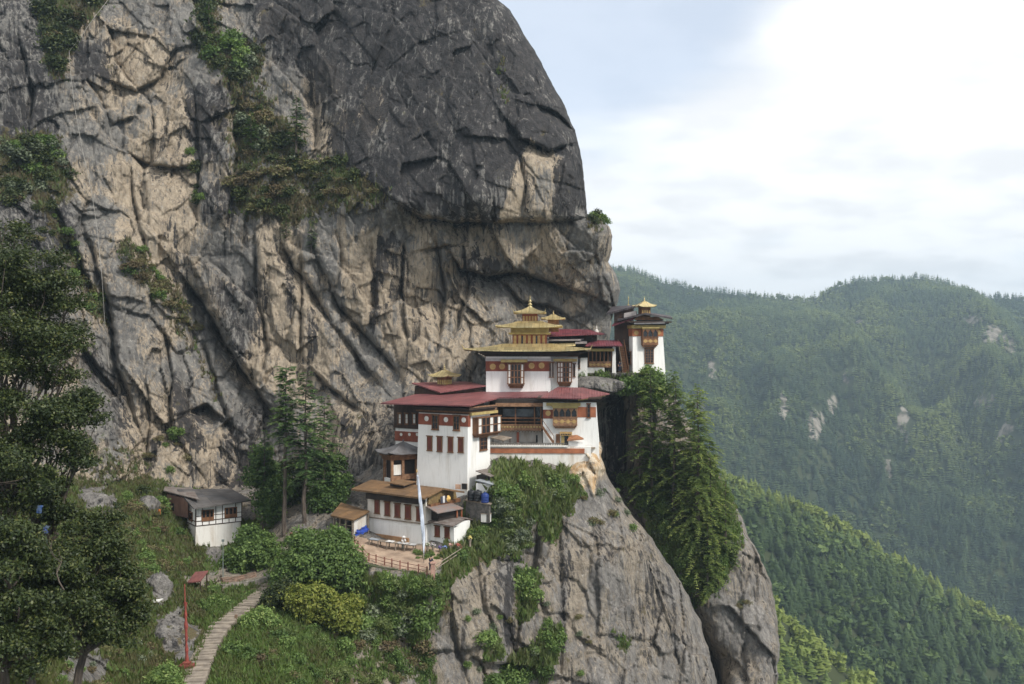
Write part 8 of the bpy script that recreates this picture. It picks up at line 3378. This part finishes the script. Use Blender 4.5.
# ---- grass and herbs: one mass each
def grass(rel, name, n, thresh, hmin, hmax, mat_, label, seed, xr, yr_, brown=0.0):
    rng = np.random.default_rng(seed)
    col = np.zeros(rel.px.shape)
    me = rel.obj.data
    at = me.attributes['rock'].data
    arr = np.empty(len(at) * 4, np.float32)
    at.foreach_get('color', arr)
    ny, nx = rel.px.shape
    veg = arr.reshape(ny, -1, 4)[:, :nx, 2]
    i = rng.integers(0, ny - 1, n)
    j = rng.integers(0, nx - 1, n)
    fi, fj = rng.random(n), rng.random(n)
    px = rel.px[i, j] + fj * 1.45
    py = rel.py[i, j] + fi * 1.45
    D = rel.D[i, j] * (1 - fi) * (1 - fj) + rel.D[i + 1, j] * fi * (1 - fj) + rel.D[i, j + 1] * (1 - fi) * fj + rel.D[i + 1, j + 1] * fi * fj
    X, Z = (px - CX) / F * D, (CY - py) / F * D
    nz = fbm(X / 2.5, D / 2.5, Z / 2.5, 3, seed)
    ok = (veg[i, j] + .35 * nz + rng.uniform(-.15, .15, n) > thresh) & (px > xr[0]) & (px < xr[1]) & (py > yr_[0]) & (py < yr_[1])
    pm = poly_mask(px, py, [(186, 692), (193, 668), (201, 650), (209, 634), (219, 622), (232, 613), (246, 602), (260, 592), (276, 578), (284, 584), (266, 600), (250, 614), (238, 624), (228, 636), (219, 652), (212, 670), (207, 692)], 1.5)
    ok &= pm < .5
    X, Y, Z, nz = X[ok], D[ok], Z[ok], nz[ok] - brown * (px[ok] < 205)
    m = len(X)
    V, T = [], []
    for k in range(3):
        h = rng.uniform(hmin, hmax, m)
        a = rng.uniform(0, math.tau, m)
        r = h * rng.uniform(.22, .40, m)
        ox, oy = rng.normal(0, .16, m), rng.normal(0, .10, m)
        bx_, by_ = X + ox, Y + oy - .05
        lx, ly = rng.normal(0, .35, m) * h, rng.normal(-.1, .3, m) * h
        V.append(np.stack([np.stack([bx_ - np.cos(a) * r, by_ - np.sin(a) * r, Z - .08], -1), np.stack([bx_ + np.cos(a) * r, by_ + np.sin(a) * r, Z - .08], -1), np.stack([bx_ + lx, by_ + ly, Z + h], -1)], 1))
        T.append(np.repeat(np.clip(.5 + .6 * nz + rng.normal(0, .15, m), 0, 1)[:, None], 3, 1))
    V = np.concatenate(V).reshape(-1, 3)
    T = np.concatenate(T).ravel()
    o = link(name, np_mesh(name, V, [np.arange(len(V)).reshape(-1, 3)], mat_, {'tint': ('FLOAT', T)}))
    tag(o, label, 'grass', kind='stuff')


LEAF_GRASS = leaf_mat('leaf_grass', [(0, (0.070, 0.062, 0.032)), (.35, (0.068, 0.082, 0.028)), (.65, (0.066, 0.103, 0.028)), (1, (0.112, 0.150, 0.048))], .7, .35, 0, 1.75)
LEAF_HGRASS = leaf_mat('leaf_hgrass', [(0, (0.040, 0.048, 0.020)), (.4, (0.085, 0.065, 0.038)), (.7, (0.070, 0.085, 0.032)), (1, (0.06, 0.10, 0.03))], .8, .2, 0)
grass(BUTT, 'slope_grass', 120000, .50, .22, .62, LEAF_GRASS, 'grass and herbs covering the terraces and the slope', 5, (-20, 640), (455, 700), .38)
LEAF_TALL = leaf_mat('leaf_tall', [(0, (0.100, 0.085, 0.050)), (.35, (0.088, 0.097, 0.042)), (.65, (0.094, 0.116, 0.046)), (1, (0.145, 0.165, 0.078))], .7, .45, 0, 1.8)
grass(BUTT, 'tall_grass', 42000, .60, .4, 1.15, LEAF_TALL, 'tall pale green grass hanging over the rim of the rock face', 15, (438, 612), (462, 690))
grass(CLIFF, 'ledge_grass', 150000, .42, .25, .75, LEAF_HGRASS, 'grass and heath growing on the ledges of the cliff', 6, (-10, 620), (-10, 520))
grass(CRAG, 'gully_grass', 40000, .45, .25, .7, LEAF_GRASS, 'grass and ferns on the floor of the gully', 7, (560, 790), (372, 700))
